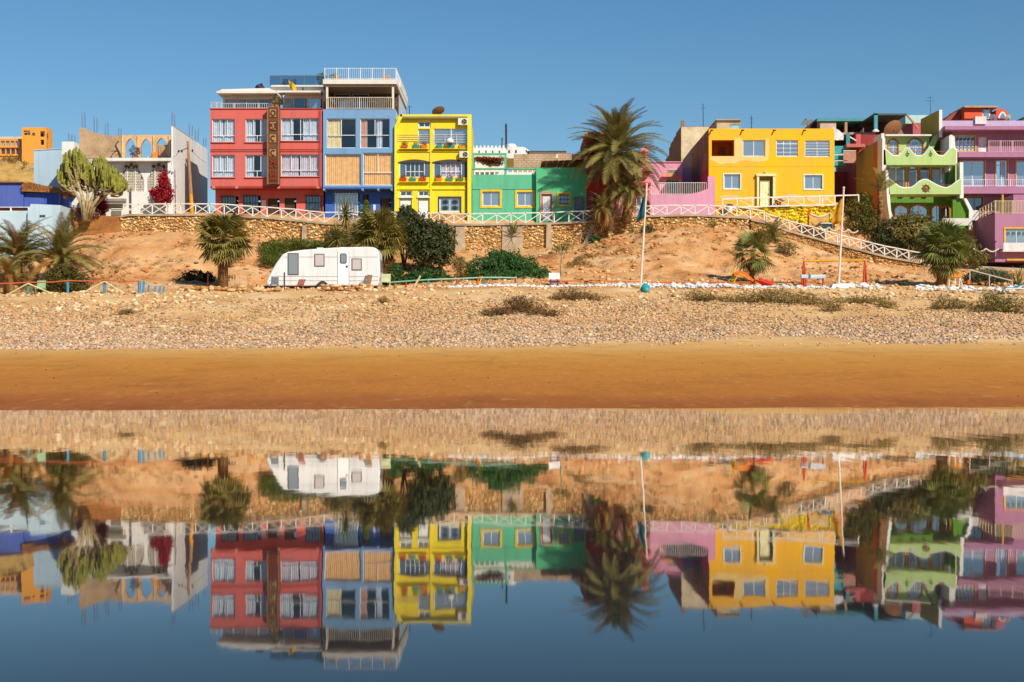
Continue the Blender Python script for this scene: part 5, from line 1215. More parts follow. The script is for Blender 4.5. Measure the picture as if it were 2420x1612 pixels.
# top floor, set back
f2 = Fac(124); H = [(2100, 2122, 332, 362), (2146, 2181, 331, 362)]
m = MB(); arched_wall(f2, m, 2091, 2196, 324, 372, [(2100, 2122, 338, 329, 366), (2146, 2181, 340, 328, 366)], 0, .25); part(m, 'top_wall', LM, t)
for a, b, s_, c_ in ((2100, 2122, 338, 329), (2146, 2181, 340, 328)):
    m = MB(); arch_trim(f2, m, a, b, s_, c_, 366, 2.4, -.05, -.003); part(m, 'arch_trim', ORG, t)
    m = MB(); f2.poly(m, [(a, 366)]+arch_curve(a, b, s_, c_)+[(b, 366)], .12, .16); w = part(m, 'window', GLASS, t)
    m = MB(); f2.box(m, (a+b)/2-.6, (a+b)/2+.6, c_+1, 366, .06, .115); f2.box(m, a, b, 347, 348.2, .06, .115); part(m, 'mullion', FRAME, w)
    m = MB()
    for i in range(4):
        for j in range(3): cx, cy = a+(b-a)*(i+.5)/4, 338+j*9; m.tube([f2.pt(cx+2*math.cos(k*1.2566), cy+3*math.sin(k*1.2566), .05) for k in range(6)], .02, 3)
    part(m, 'grille', FRAME, w)
m = MB(); f2.box(m, 2088, 2196, 320.5, 324, -.7, 6); part(m, 'top_slab', WHITE, t)
m = MB(); f2.box(m, 2197, 2262, 325, 375, 1.5, 1.8); part(m, 'stair_wall', LMD, t)
m = MB(); f2.poly(m, [(2188, 352), (2205, 322), (2218, 318), (2202, 352)], -.6, -.2); part(m, 'stair_flank', LM, t)
m = MB(); f.poly(m, [(2243, 405), (2243, 321), (2248, 318), (2256, 323), (2258, 350), (2262, 352), (2262, 386), (2256, 386)], 0, 2.5); part(m, 'white_edge', WHITE, t)
fd = Fac(123); xw = fd.x(2219)
m = MB(); zz = [fd.z(325), fd.z(260), Fac(128.5).z(282), Fac(128.5).z(325)]
m.add([(xw,123,zz[0]),(xw+.2,123,zz[0]),(xw+.2,123,zz[1]),(xw,123,zz[1]),(xw,128.5,zz[3]),(xw+.2,128.5,zz[3]),(xw+.2,128.5,zz[2]),(xw,128.5,zz[2])], [(0,1,2,3),(5,4,7,6),(4,0,3,7),(1,5,6,2),(3,2,6,7)]); part(m, 'stair_wing', OL, t)
m = MB(); m.box(xw-.01, xw+.24, 122.9, 122.995, zz[0], zz[1]); part(m, 'wing_edge', WHITE, t)
m = MB(); fq = Fac(128); fq.box(m, 2187, 2208, 277, 330, 0, .3); part(m, 'stair_panel', LM, t)
# wavy parapets
W1 = [(2086, 355), (2092, 356), (2100, 363), (2109, 370), (2121, 370.5), (2129, 364), (2137, 354), (2142, 351), (2147, 354), (2155, 364), (2163, 370), (2177, 370.5), (2185, 364), (2192, 354), (2197, 351), (2202, 354), (2209, 364), (2216, 370), (2228, 370.5), (2237, 362), (2244, 353), (2250, 351), (2257, 356)]
m = MB()
for (a, b), (c_, d_) in zip(W1[:-1], W1[1:]): f.poly(m, [(a, b), (c_, d_), (c_, 391), (a, 391)], -.30, -.05)
part(m, 'wavy_parapet', LM, t)
m = MB(); m.tube([f.pt(a, b, -.18) for a, b in W1], .10, 6); part(m, 'parapet_edge', WHITE, t)
for q in (2142, 2197):
    m = MB(); c_ = f.pt(q, 366, -.33); m.tube([c_+Vector((.13*math.cos(k*.7854), 0, .13*math.sin(k*.7854))) for k in range(9)], .025, 4); m.tube([c_+Vector((0, 0, .3)), c_-Vector((0, 0, .22))], .02, 4); part(m, 'anchor_motif', plain('#4f6a2c', .7), t)
W2 = [(2096, 426), (2103, 430), (2112, 438), (2122, 445), (2134, 447), (2148, 447), (2158, 441), (2168, 432), (2178, 427.5), (2186, 427.5), (2196, 433), (2208, 440), (2220, 445), (2232, 447), (2244, 442), (2256, 433), (2266, 426)]
m = MB()
for (a, b), (c_, d_) in zip(W2[:-1], W2[1:]): f.poly(m, [(a, b), (c_, d_), (c_, 461), (a, 461)], -.65, -.40)
part(m, 'wavy_parapet', LM, t)
m = MB(); m.tube([f.pt(a, b, -.52) for a, b in W2], .10, 6); part(m, 'parapet_edge', WHITE, t)
em = None
m = MB(); c_ = f.pt(2183, 447, -.69); m.tube([c_+Vector((.25*math.cos(k*.3927), 0, .25*math.sin(k*.3927))) for k in range(17)], .04, 5); w = part(m, 'ship_wheel', plain('#7a4a1c', .7), t)
m = MB()
for k in range(8): a = k*.7854; m.tube([c_+Vector((.05*math.cos(a), 0, .05*math.sin(a))), c_+Vector((.38*math.cos(a), 0, .38*math.sin(a)))], .022, 4)
part(m, 'spokes', plain('#7a4a1c', .7), w)
m = MB(); m.prism([(c_.x+.1*math.cos(k*.7854), c_.z+.1*math.sin(k*.7854)) for k in range(8)], c_.y-.03, c_.y+.02); part(m, 'hub', plain('#c8542a', .7), w)
# middle floor with arches, balcony floor slabs
f3 = Fac(122.6)
AR = [(2097, 2138, 401, 392, 452), (2147, 2168, 402, 393, 452), (2175, 2195, 402, 393, 452), (2203, 2247, 401, 391, 452)]
m = MB(); arched_wall(f3, m, 2090, 2262, 378, 452, AR, 0, .25); part(m, 'middle_wall', LM, t)
for i, (a, b, s_, c_, d_) in enumerate(AR):
    m = MB(); arch_trim(f3, m, a, b, s_, c_, d_, 2.6, -.06, -.004); part(m, 'arch_trim', ORG, t)
    m = MB(); f3.poly(m, [(a, d_)]+arch_curve(a, b, s_, c_)+[(b, d_)], .12, .16); w = part(m, 'glazed_arch', DARKGLASS if i == 2 else CLEAR, t)
    m = MB(); q = (a+b)/2
    if i in (0, 3): f3.box(m, q-1.6, q+1.6, c_+1, d_, .05, .115)
    f3.box(m, a, a+1.4, s_, d_, .05, .115); f3.box(m, b-1.4, b, s_, d_, .05, .115)
    if i in (1, 2): f3.box(m, a+1.4, b-1.4, 404, 406.5, .05, .115)
    part(m, 'frame', FRAME, w)
    if i != 2: part(pleats(f3, a+1, b-1, c_+4, d_, .3), 'curtain', plain('#b9b4b4', .9), w, True)
m = MB(); f.box(m, 2086, 2258, 389, 392, -.04, 1.1); f.box(m, 2096, 2266, 458, 462, -.38, 1.1); part(m, 'balcony_slab', LM, t)
m = MB()
for y in (437, 443): f.box(m, 2104, 2260, y, y+1.2, -.2, -.14)
part(m, 'balcony_rail', plain('#a3482a', .7), t)
m = MB()
for y in (357, 364): f.box(m, 2092, 2252, y, y+1.2, .1, .16)
part(m, 'balcony_rail', plain('#b8562e', .7), t)
m = MB(); f.box(m, 2248, 2262, 380, 470, .5, 8); part(m, 'right_wall', LMD, t)
# ground floor
AR = [(2115, 2146, 494, 486, 540), (2152, 2192, 494, 485, 540), (2203, 2227, 494, 486, 540), (2229, 2243, 494, 487, 540)]
f4 = Fac(123.2)
m = MB(); arched_wall(f4, m, 2098, 2276, 462, 545, AR, 0, .25); part(m, 'ground_wall', LMD, t)
for i, (a, b, s_, c_, d_) in enumerate(AR):
    m = MB(); arch_trim(f4, m, a, b, s_, c_, d_, 2.4, -.06, -.004); part(m, 'arch_trim', ORG, t)
    m = MB(); f4.poly(m, [(a, d_)]+arch_curve(a, b, s_, c_)+[(b, d_)], .12, .16); w = part(m, 'glazed_arch', GLASS if i != 3 else DARKGLASS, t)
    m = MB(); f4.box(m, (a+b)/2-.8, (a+b)/2+.8, c_+1, d_, .05, .115); part(m, 'frame', FRAME, w)
m = MB(); f.poly(m, [(2264, 385.5), (2272, 385.5), (2273, 470), (2264, 470)], -.5, .4); f.poly(m, [(2273, 470.5), (2280, 470.5), (2294, 496), (2294, 545), (2286, 545), (2286, 498)], -.5, .4); part(m, 'white_edge', WHITE, t)
m = MB(); f.poly(m, [(2250, 545), (2250, 470.5), (2272, 470.5), (2285, 498), (2285, 545)], -.2, .2); part(m, 'right_wing', LMD, t)
m = MB(); f.box(m, 2218, 2288, 519, 536, -1.2, -1.1); part(m, 'white_fence', plain('#dedbd2', .8), t)
# maroon building behind the olive wall
f = Fac(129.6); t = thing('maroon_building', f.pt(2040, 480), 'dark maroon building in the shade between the yellow and the lime green houses', 'building')
m = MB(); f.box(m, 2032, 2090, 318, 500, 0, 9.5); part(m, 'wall', paint('#93302c', .25), t)
m = MB(); f.box(m, 2022, 2033, 318, 365, -.2, .4); part(m, 'rose_pillar', paint('#d0646a', .2), t)
m = MB(); f.box(m, 1960, 2031.5, 388, 500, 5.2, 5.5); part(m, 'rear_wall', paint('#8a2a26', .25), t)
m = MB(); f.box(m, 1985, 2010, 440, 500, 5.1, 5.195); part(m, 'door', plain('#8a4a24', .8), t)

# ------------------------------------------------------------------ purple house
f = Fac(122.5); PU, PUL, YF = paint('#b27a9c', .15), paint('#c9b6d8', .12), plain('#e3ac36', .7)
t = thing('purple_house', f.pt(2350, 510), 'purple house of several floors with yellow framed windows and balconies', 'house')
m = MB(); f.box(m, 2224, 2560, 275, 300, 2.2, 2.5); part(m, 'lilac_parapet', PUL, t)
m = MB(); f.box(m, 2230, 2560, 299.5, 308, -.4, 8); part(m, 'cornice', PU, t)
H = [(2258, 2304, 322, 357), (2312, 2334, 323, 361)]
f1 = Fac(123.4)
m = MB(); f1.pierced(m, 2250, 2560, 308.3, 364, H, 0, .25); part(m, 'top_wall', PU, t)
w = window(f1, t, *H[0], cols=2, glass=GLASS, surround=YF, sw=2.6, fw=1.6)
for i in range(5):
    for j in range(4):
        m = MB(); cx, cy = 2263+i*9, 328+j*8; m.tube([f1.pt(cx+3*math.cos(k*1.0472), cy+3*math.sin(k*1.0472), .03) for k in range(7)], .03, 3); m.tube([f1.pt(cx-4, cy+4, .03), f1.pt(cx+4, cy-4, .03)], .02, 3); part(m, 'lattice', FRAME if j else plain('#44403c'), w)
door(f1, t, *H[1], plain('#e6e6ee', .5), YF, fw=1.6, panels=False)
picket(f, t, 2336, 2560, 333, 360, -.1, plain('#d9b4b0', .7), 46, posts=8)
m = MB(); f.box(m, 2262, 2560, 360.5, 373, -.45, 1.2); part(m, 'floor_band', PU, t)
H = [(2270, 2327, 380, 441), (2354, 2381, 379, 441), (2402, 2460, 379, 441), (2478, 2540, 379, 441)]
m = MB(); f1.pierced(m, 2262, 2560, 373.3, 443, H, 0, .25); part(m, 'middle_wall', PU, t)
for i, h_ in enumerate(H):
    w = window(f1, t, *h_, cols=2, glass=GLASS, fw=2, surround=None) if i != 1 else window(f1, t, *h_, cols=2, split=.18, low_cols=2, glass=CLEAR, fw=2, curtain=[(CURT, .4, 1)])
    for q in (h_[0]-2.6, h_[1]+.3):
        m = MB(); f1.box(m, q, q+2.3, 375, 441, -.06, .1); part(m, 'jamb', YF, w)
LTR = plain('#ddd8ee', .5)
picket(f, t, 2268, 2560, 425, 441.5, -.3, LTR, 60, posts=10, r=.01)
m = MB(); f.box(m, 2266, 2560, 442, 459, -.5, 1.2); part(m, 'floor_band', PU, t)
m = MB(); f1.pierced(m, 2270, 2560, 459.3, 512, [(2285, 2322, 466, 500), (2385, 2400, 466, 510)], 0, .25); part(m, 'lower_wall', PU, t)
window(f1, t, 2285, 2322, 466, 500, cols=2, glass=DARKGLASS, frame=plain('#9a7a6a'), surround=plain('#c89430', .7), sw=3.5, curtain=None); door(f1, t, 2385, 2400, 466, 510, plain('#9a8a1e', .7), plain('#c8a42a'))
m = MB(); f.box(m, 2270, 2560, 459.5, 512, 7, 7.3); part(m, 'back_wall', PU, t)
f5 = Fac(117.2)
m = MB(); f5.pierced(m, 2352, 2560, 505, 619, [(2376, 2455, 541, 592)], 0, .25); f5.box(m, 2352, 2360, 505, 619, .25, 5.2); f5.box(m, 2360.2, 2560, 505, 509, .25, 5.2); part(m, 'front_block', PU, t)
m = MB(); f5.box(m, 2349, 2356, 508, 570, -.25, -.004); part(m, 'downpipe_box', PU, t)
w = window(f5, t, 2376, 2455, 541, 592, cols=3, glass=GLASS, fw=2, surround=YF, sw=4)
for i in range(6):
    for j in range(2): m = MB(); cx, cy = 2383+i*13, 552+j*26; m.tube([f5.pt(cx+3*math.cos(k*1.0472), cy+4*math.sin(k*1.0472), .03) for k in range(7)], .03, 3); part(m, 'lattice', plain('#5a6a78'), w)
m = MB(); f5.box(m, 2366, 2460, 575, 592, -.55, -.5); f5.box(m, 2364, 2462, 592.2, 596, -.6, -.01); part(m, 'window_balcony', plain('#e0dcdc', .7), t)
m = MB(); f5.box(m, 2352, 2560, 619.2, 645, 1.6, 2.0); part(m, 'base_wall', plain('#5a3030', .9), t)
m = MB(); f5.box(m, 2378, 2560, 612, 616, -.12, -.006); part(m, 'yellow_trim', YF, t)
picket(f5, t, 2353, 2560, 474, 504.8, .1, plain('#e0cfa0', .7), 60, posts=5)
m = MB(); a = f5.pt(2373, 505, .4); m.tube([a, a+Vector((0, 0, f5.m(46)))], .09, 8); part(m, 'yellow_post', plain('#d9b420', .6), t)
m = MB(); f5.box(m, 2410, 2560, 455, 504.8, 1.5, 5); part(m, 'balcony_room', PU, t)
# stair with rail up to that balcony
gA, gB = Fac(121.5).pt(2316, 521), f5.pt(2352, 503, .2)
for k in (0, .35, .7):
    m = MB(); m.beam(gA+Vector((0, 0, .25+k)), gB+Vector((0, 0, .25+k)), .06); part(m, 'stair_rail', plain('#e0cfa0', .7), t)
for k in range(6):
    q = gA.lerp(gB, k/5); m = MB(); m.box(q.x-.03, q.x+.03, q.y-.03, q.y+.03, q.z-.1, q.z+1.0); part(m, 'stair_post', plain('#e0cfa0', .7), t)
m = MB(); m.add([gA-Vector((0, 0, 3.5)), gB-Vector((0, 0, 3.8)), gB-Vector((0, 0, -.1)), gA-Vector((0, 0, -.1))], [(0,1,2,3)]); m.add([v+Vector((.15, .05, 0)) for v in (gA-Vector((0, 0, 3.5)), gB-Vector((0, 0, 3.8)), gB-Vector((0, 0, -.1)), gA-Vector((0, 0, -.1)))], [(3,2,1,0)]); part(m, 'stair_wall', paint('#5d3a26', .2), t)
f6 = Fac(121.6); m = MB(); f6.box(m, 2296, 2315, 497, 521, -.05, .02); g_ = part(m, 'gate', plain('#dcd8d4', .6), t)
for q in (2295, 2316):
    m = MB(); f6.box(m, q-1, q+1, 494, 522, -.08, .06); part(m, 'gate_post', plain('#8d8478', .7), g_)
# roof huts above the purple house
f = Fac(131); t = thing('orange_roof_hut', f.pt(2330, 278), 'vivid orange roof hut with an arched end on top of the lilac parapet', 'hut'); OR = paint('#f0561c', .1)
m = MB(); f.box(m, 2279, 2322, 256, 280, 0, 4); part(m, 'wall', OR, t)
m = MB(); f.poly(m, [(2240, 280), (2262, 262), (2278.5, 256), (2278.5, 280)], 1, 4); part(m, 'lean_to', paint('#a8402a', .2), t)
m = MB(); f.box(m, 2276, 2356, 252, 255.8, -.4, 4.4); part(m, 'roof', plain('#c89a70', .8), t)
m = MB(); f.box(m, 2322.3, 2341, 258, 280, .1, 3); part(m, 'white_frame', FRAME, t)
m = MB(); f.box(m, 2326, 2337.5, 260, 278, .05, .098); part(m, 'window', GLASS, t)
m = MB(); f.box(m, 2341.3, 2353, 258, 280, 1, 3); part(m, 'dark_gap', DK, t)
m = MB(); f.poly(m, [(2354, 280), (2354, 260), (2362, 257), (2372, 258), (2381, 265), (2385, 280)], 0, 3); part(m, 'arched_end', OR, t)
m = MB(); f.poly(m, [(2359, 280)]+arch_curve(2359, 2379, 276, 264, 10)+[(2379, 280)], -.06, -.003); w = part(m, 'arch_trim', FRAME, t)
m = MB(); f.poly(m, [(2363, 280)]+arch_curve(2363, 2375, 277, 268, 10)+[(2375, 280)], -.09, -.063); part(m, 'arch_window', GLASS, w)
f = Fac(126); dish(f.pt(2336, 300, -1.2), .35, R(-40), R(40), 'small satellite dish leaning on the lilac parapet', plain('#d8cfd4', .6)); dish(f.pt(2372, 300, -1.2), .3, R(20), R(30), 'second small satellite dish right on the lilac parapet', plain('#c9b49a', .6))
m = MB(); f.box(m, 2292, 2318, 282, 299.5, -1.5, -.8); single(m, 'white_crate_stack', plain('#e4dcd4', .7), 'white crate standing on the purple cornice', 'crate')
m = MB(); f.poly(m, [(2396, 300), (2420, 276), (2470, 262), (2470, 300)], -.6, 3); single(m, 'dark_roof_gable', plain('#5c5238', .9), 'dark sloping roof at the right edge above the purple house', 'roof')
mast(2199, 226, 276, 133, 'thin aerial with cross rods behind the olive stair wall', .02, ((.75, .9), (.9, .6)))
# ------------------------------------------------------------------ palms
def tri_np(name, V, T, mat, tint): return np_mesh(name, np.array(V, float), np.array(T, int), mat, False, np.array(tint, float))
def frond_mesh(name, mat, L=3.3, n=44, ll=.62, lift=.15, droop=.55, w=.030, seed=0, fold=.35):
    rs = random.Random(seed); V = []; T = []; C = []
    def pos(t): return Vector((L*t*(1-.10*t*t), 0, L*(lift*t-droop*t**2.3)))
    prev = None
    for i in range(9):
        t = i/8; p = pos(t); r = .035*(1-.8*t)+.006; b = len(V)
        V += [p+Vector((0, r, 0)), p+Vector((0, -r, 0)), p+Vector((0, 0, r))]; C += [(1.35, 1.2, .8)]*3
        if prev is not None:
            for k in range(3): k2 = (k+1) % 3; T += [(prev+k, prev+k2, b+k), (prev+k2, b+k2, b+k)]
        prev = b
    for i in range(n):
        t = .12+.88*(i+.5)/n; p = pos(t); d = (pos(min(1, t+.02))-pos(max(0, t-.02))).normalized()
        up = Vector((-d.z, 0, d.x)); fw = .55+.9*t; ln = ll*(math.sin(math.pi*min(1, t*.80+.16))**.7)*rs.uniform(.82, 1.12)
        for s_ in (-1, 1):
            v = (d*fw+Vector((0, s_, 0))*1.0+up*fold*rs.uniform(.5, 1.4)).normalized()
            e = p+v*ln+Vector((0, 0, -.18*ln*ln)); q = p+v*ln*.5; b = len(V); ww = d*w
            V += [p-ww*.6, p+ww*.6, q+ww, q-ww, e]; c = rs.uniform(.7, 1.2); C += [(c, c, c)]*5
            T += [(b, b+1, b+2), (b, b+2, b+3), (b+3, b+2, b+4)]
    return tri_np(name, V, T, mat, C)
def fan_mesh(name, mat, pet=.9, R_=.95, n=22, seed=0, droop=.3):
    rs = random.Random(seed); V = []; T = []; C = []
    for y in (-1, 1): V.append(Vector((0, .022*y, 0)))
    V.append(Vector((pet, 0, 0))); V.append(Vector((0, 0, .03))); C += [(1.3, 1.15, .8)]*4; T += [(0, 1, 2), (1, 3, 2), (3, 0, 2)]
    for i in range(n):
        a = (i/(n-1)-.5)*R(235); ln = R_*(1-.22*abs(a/R(117))**2)*rs.uniform(.88, 1.1); d = Vector((math.cos(a), math.sin(a), .10*math.cos(a*3)))
        o = Vector((pet, 0, 0)); q = o+d*ln*.6+Vector((0, 0, -.04)); e = o+d*ln+Vector((0, 0, -droop*ln*rs.uniform(.4, 1.3))); s_ = Vector((-d.y, d.x, 0))*.046
        b = len(V); V += [o, q+s_, e, q-s_+Vector((0, 0, .03))]; c = rs.uniform(.7, 1.2); C += [(c, c, c)]*4; T += [(b, b+1, b+3), (b+1, b+2, b+3)]
    return tri_np(name, V, T, mat, C)
def blade_mesh(name, mat, L=1.0, w=.05, bend=.2, seed=0):
    V = []; T = []; C = []
    for i in range(4):
        t = i/3; p = Vector((L*t, 0, -bend*L*t*t)); ww = w*(1-t)*(.6+1.2*t*(1-t)*2)+.004; V += [p+Vector((0, ww, .01)), p+Vector((0, -ww, .01))]; C += [(1, 1, 1)]*2
        if i: b = 2*i; T += [(b-2, b-1, b), (b-1, b+1, b)]
    return tri_np(name, V, T, mat, C)
DATE = leafmat('date_frond', '#7d7a3e', '#a69a5a', trans=.2); DATE_DRY = leafmat('date_frond_dry', '#9a7038', '#bb8c4c', trans=.15)
FAN = leafmat('fan_leaf', '#7a7034', '#a8964e', trans=.2); FAN_DRY = leafmat('fan_leaf_dry', '#8a5a2a', '#ad7d42', trans=.15); YUC = leafmat('yucca_leaf', '#6c7438', '#9a944e', trans=.15)
FANG = leafmat('fan_leaf_green', '#647236', '#989a50', trans=.2)
FR = [frond_mesh('frond', DATE, seed=i, lift=.1+.05*i, droop=.42+.1*i) for i in range(3)]; FRD = [frond_mesh('dry_frond', DATE_DRY, seed=9+i, droop=.5+.15*i, lift=0) for i in range(2)]
FNL = [fan_mesh('fan_leaf', FAN, seed=i, droop=.22+.12*i) for i in range(3)]; FND = [fan_mesh('dry_fan_leaf', FAN_DRY, seed=20+i, droop=.8) for i in range(2)]; FNG = [fan_mesh('fan_leaf', FANG, seed=40+i, droop=.2+.12*i) for i in range(3)]
BLD = [blade_mesh('leaf', YUC, 1.0, .045, .1+.15*i) for i in range(3)]; BLDG = [blade_mesh('leaf', FANG, 1.0, .06, .05+.1*i) for i in range(2)]
PT = np_mesh  # alias
s = NT('palm_trunk'); s.base(s.mix(s.ramp(s.noise(3, s.scaled((1, 1, 3)), 5, .7), [(.3, bw(0)), (.7, bw(1))]), lin('#5a3c26'), lin('#a67c50'))); s.rough(.95); s.bump(s.noise(6, s.scaled((1, 1, 3)), 5), .9, .06); TRUNK = s.m
def rosette(t, meshes, c, n, p0, p1, sc, seed, power=1.0, name=None, jit=.08):
    """n leaves round a growing point c, pitch from p0 (up) to p1 (hanging), degrees"""
    rs = random.Random(seed); off = OFF[t.name]
    for i in range(n):
        u = (i+.5)/n; yaw = i*2.39996+rs.uniform(-.3, .3); pitch = R(p0+(p1-p0)*u**power)+rs.uniform(-.12, .12)
        o = link(name or 'frond', meshes[rs.randrange(len(meshes))], t)
        q = Matrix.Rotation(yaw, 4, 'Z') @ Matrix.Rotation(-pitch, 4, 'Y') @ Matrix.Rotation(rs.uniform(-.5, .5), 4, 'X')
        o.rotation_euler = q.to_euler(); k = sc*rs.uniform(.85, 1.12); o.scale = (k, k, k)
        o.location = Vector(c)-off+Vector((rs.uniform(-jit, jit), rs.uniform(-jit, jit), -jit*3*u))
def trunk(t, pts, r, boots=True, seed=0):
    m = MB(); m.tube(pts, r, 10); part(m, 'trunk', TRUNK, t, True)
    if boots:
        rs = random.Random(seed); m = MB(); L = len(pts)-1
        for i in range(150):
            u = rs.random()*L; k = min(int(u), L-1); p = Vector(pts[k]).lerp(Vector(pts[k+1]), u-k); rr = r[k]+(r[k+1]-r[k])*(u-k) if isinstance(r, list) else r
            a = i*2.39996; d = Vector((math.cos(a), math.sin(a), 0)); b = p+d*rr*.85; m.add([b+Vector((-d.y, d.x, 0))*.07, b-Vector((-d.y, d.x, 0))*.07, b+d*.12+Vector((0, 0, .22))], [(0, 1, 2)]); m.add([b+Vector((-d.y, d.x, 0))*.07+d*.01, b+d*.12+Vector((0, 0, .22)), b-Vector((-d.y, d.x, 0))*.07], [(0, 1, 2)])
        part(m, 'leaf_bases', TRUNK, t, kind='stuff')

D = 116.1
b = P(1440, 545, D); c = P(1460, 368, D)
t = thing('date_palm', b, 'tall date palm with a wide crown in front of the crimson house', 'palm tree')
trunk(t, [b, P(1446, 480, D), P(1452, 420, D), c], [.42, .36, .36, .30], True, 1)
rosette(t, FR, c+Vector((0, 0, .35)), 96, 88, -34, 1.22, 5, 1.05); rosette(t, FRD, c-Vector((0, 0, .2)), 34, -35, -80, .68, 6, 1, 'dry_frond'); rosette(t, FRD+FR, c-Vector((.1, 0, 1.5)), 26, -30, -82, .5, 7, 1, 'dry_frond')
b2 = P(1478, 528, 116.3); c2 = P(1488, 442, 116.0)
t = thing('date_palm', b2, 'shorter date palm growing against the right side of the tall one', 'palm tree')
trunk(t, [b2, P(1486, 480, 116.2), c2], [.4, .36, .3], True, 2); rosette(t, FR, c2, 46, 85, -35, .66, 15, .9); rosette(t, FRD, c2, 26, -30, -80, .62, 16, 1, 'dry_frond')
b3 = P(1424, 535, 115.9); c3 = P(1424, 488, 115.7)
t = thing('date_palm', b3, 'low young date palm at the left foot of the tall one', 'palm tree')
trunk(t, [b3, c3], [.38, .3], True, 3); rosette(t, FR, c3, 30, 85, -20, .52, 25, .9); rosette(t, FRD, c3, 26, -20, -78, .45, 26, 1, 'dry_frond')

# fan palm beside the caravan
b = ground(526, 100.5, -.1); c = P(529, 572, 100.5)
t = thing('fan_palm', b, 'stout fan palm with a ragged crown left of the caravan', 'palm tree')
trunk(t, [b, b.lerp(c, .5), c], [.36, .33, .3], True, 4); rosette(t, FNL, c+Vector((0, 0, .25)), 70, 88, -48, 1.16, 31, .85, 'fan_leaf'); rosette(t, FND, c-Vector((0, 0, .05)), 24, -44, -74, .85, 32, 1, 'dry_fan_leaf')
# feathery palms at the far left
for px, d, cy, sc, n, lb in ((42, 107, 603, .98, 44, 'feathery date palm at the left edge in front of the pale kiosk'), (142, 106, 608, 1.05, 52, 'feathery date palm spreading left of the sandy slope'), (-40, 106, 600, .9, 34, 'feathery date palm cut by the left picture edge'), (20, 102, 650, .62, 34, 'low yellowish date palm at the left edge behind the fence')):
    b = ground(px, d, -.1); c = P(px, cy, d); c.z = max(c.z, b.z+.5); t = thing('feather_palm', b, lb, 'palm tree')
    trunk(t, [b, c], [.38, .3], False); rosette(t, FR+FR+FRD if sc > .7 else FR+FRD, c, n, 84, -8, sc, px+200, .9); rosette(t, FRD, c, 10, -10, -55, sc*.7, px+300, 1, 'dry_frond')
# palms and yuccas right of the caravan
b = ground(905, 105, -.1); c = P(896, 566, 105)
t = thing('fan_palm', b, 'fan palm with a hanging skirt of dead leaves right of the caravan', 'palm tree')
trunk(t, [b, c], [.4, .32], True, 7); rosette(t, FNL, c+Vector((0, 0, .2)), 56, 85, -35, 1.25, 41, .9, 'fan_leaf'); rosette(t, FND, c-Vector((0, 0, .3)), 50, -45, -84, 1.1, 42, 1, 'dry_fan_leaf'); rosette(t, FND, c-Vector((-.1, 0, 1.5)), 30, -60, -86, 1.0, 43, 1, 'dry_fan_leaf')
b = ground(822, 112, -.1); c = P(816, 500, 112); t = thing('yucca', b, 'spiky yucca in front of the grille window of the blue building', 'yucca')
trunk(t, [b, P(824, 550, 112), c], [.2, .16, .12], False); rosette(t, BLD, c, 110, 88, -45, 1.15, 51, .9, 'leaf'); rosette(t, [blade_mesh('dry_leaf', FAN_DRY, 1.0, .045, .3)], c-Vector((0, 0, .3)), 60, -45, -82, .95, 52, 1, 'dry_leaf')
b = ground(850, 110, -.1); c = P(846, 560, 110); t = thing('yucca', b, 'second yucca clump with arching leaves just above the caravan roof', 'yucca')
trunk(t, [b, c], [.2, .14], False); rosette(t, BLD, c, 120, 88, -40, 1.6, 53, .9, 'leaf'); rosette(t, FND, c-Vector((0, 0, .3)), 26, -40, -80, .9, 54, 1, 'dry_leaf')
b = ground(800, 111, -.1); c = P(796, 560, 111); t = thing('yucca', b, 'third yucca clump behind the middle of the caravan roof', 'yucca')
trunk(t, [b, c], [.18, .12], False); rosette(t, BLD, c, 90, 88, -30, 1.3, 55, .9, 'leaf')
b = ground(864, 113, -.1); t = thing('cypress_shrub', b, 'upright bright green shrub in front of the blue building door', 'shrub')
m = MB(); m.tube([b, P(864, 500, 113)], .08, 6); part(m, 'trunk', TRUNK, t)
V, Fc, cc = leaf_cloud([(P(864, 545, 113), .55, .5, .9), (P(864, 515, 113), .45, .4, .9), (P(867, 492, 113), .22, .2, .6)], 2600, .11, 8, .3); link('crown', np_mesh('crown', V-np.array(OFF[t.name]), Fc, leafmat('bright_green', '#5d7a24', '#86a03a'), False, cc), t)
# right side palms
b = ground(2225, 98, -.1); c = P(2230, 594, 98); t = thing('fan_palm', b, 'big green fan palm at the right above the white stones', 'palm tree')
trunk(t, [b, c], [.36, .3], True, 8); rosette(t, FNG, c+Vector((0, 0, .3)), 54, 88, -34, 1.10, 61, .9, 'fan_leaf'); rosette(t, FNL, c, 18, -20, -66, .95, 62, 1, 'fan_leaf')
b = ground(1776, 100, -.1); c = P(1780, 602, 100); t = thing('fan_palm', b, 'small slender fan palm on the sand slope beside the orange seesaw', 'palm tree')
trunk(t, [b, c], [.16, .13], True, 9); rosette(t, FNL+FNG, c+Vector((0, 0, .1)), 28, 86, -55, .98, 63, .9, 'fan_leaf'); rosette(t, FND, c, 8, -40, -75, .6, 64, 1, 'dry_fan_leaf')
b = ground(1826, 114.5, -.2); c = P(1826, 560, 114.5); t = thing('young_date_palm', b, 'bushy young date palm at the foot of the yellow rubble wall', 'palm tree')
trunk(t, [b, c], [.3, .25], False); rosette(t, FR, c, 40, 86, 0, .52, 65, .9)
b = P(2078, 545, 119.5); c = P(2080, 452, 119.5); t = thing('bare_palm', b, 'thin palm with a few stiff fronds in front of the lime green house edge', 'palm tree')
trunk(t, [b, P(2082, 500, 119.5), c], [.26, .24, .2], True, 10); rosette(t, FR, c, 14, 84, 35, .75, 66, 1)
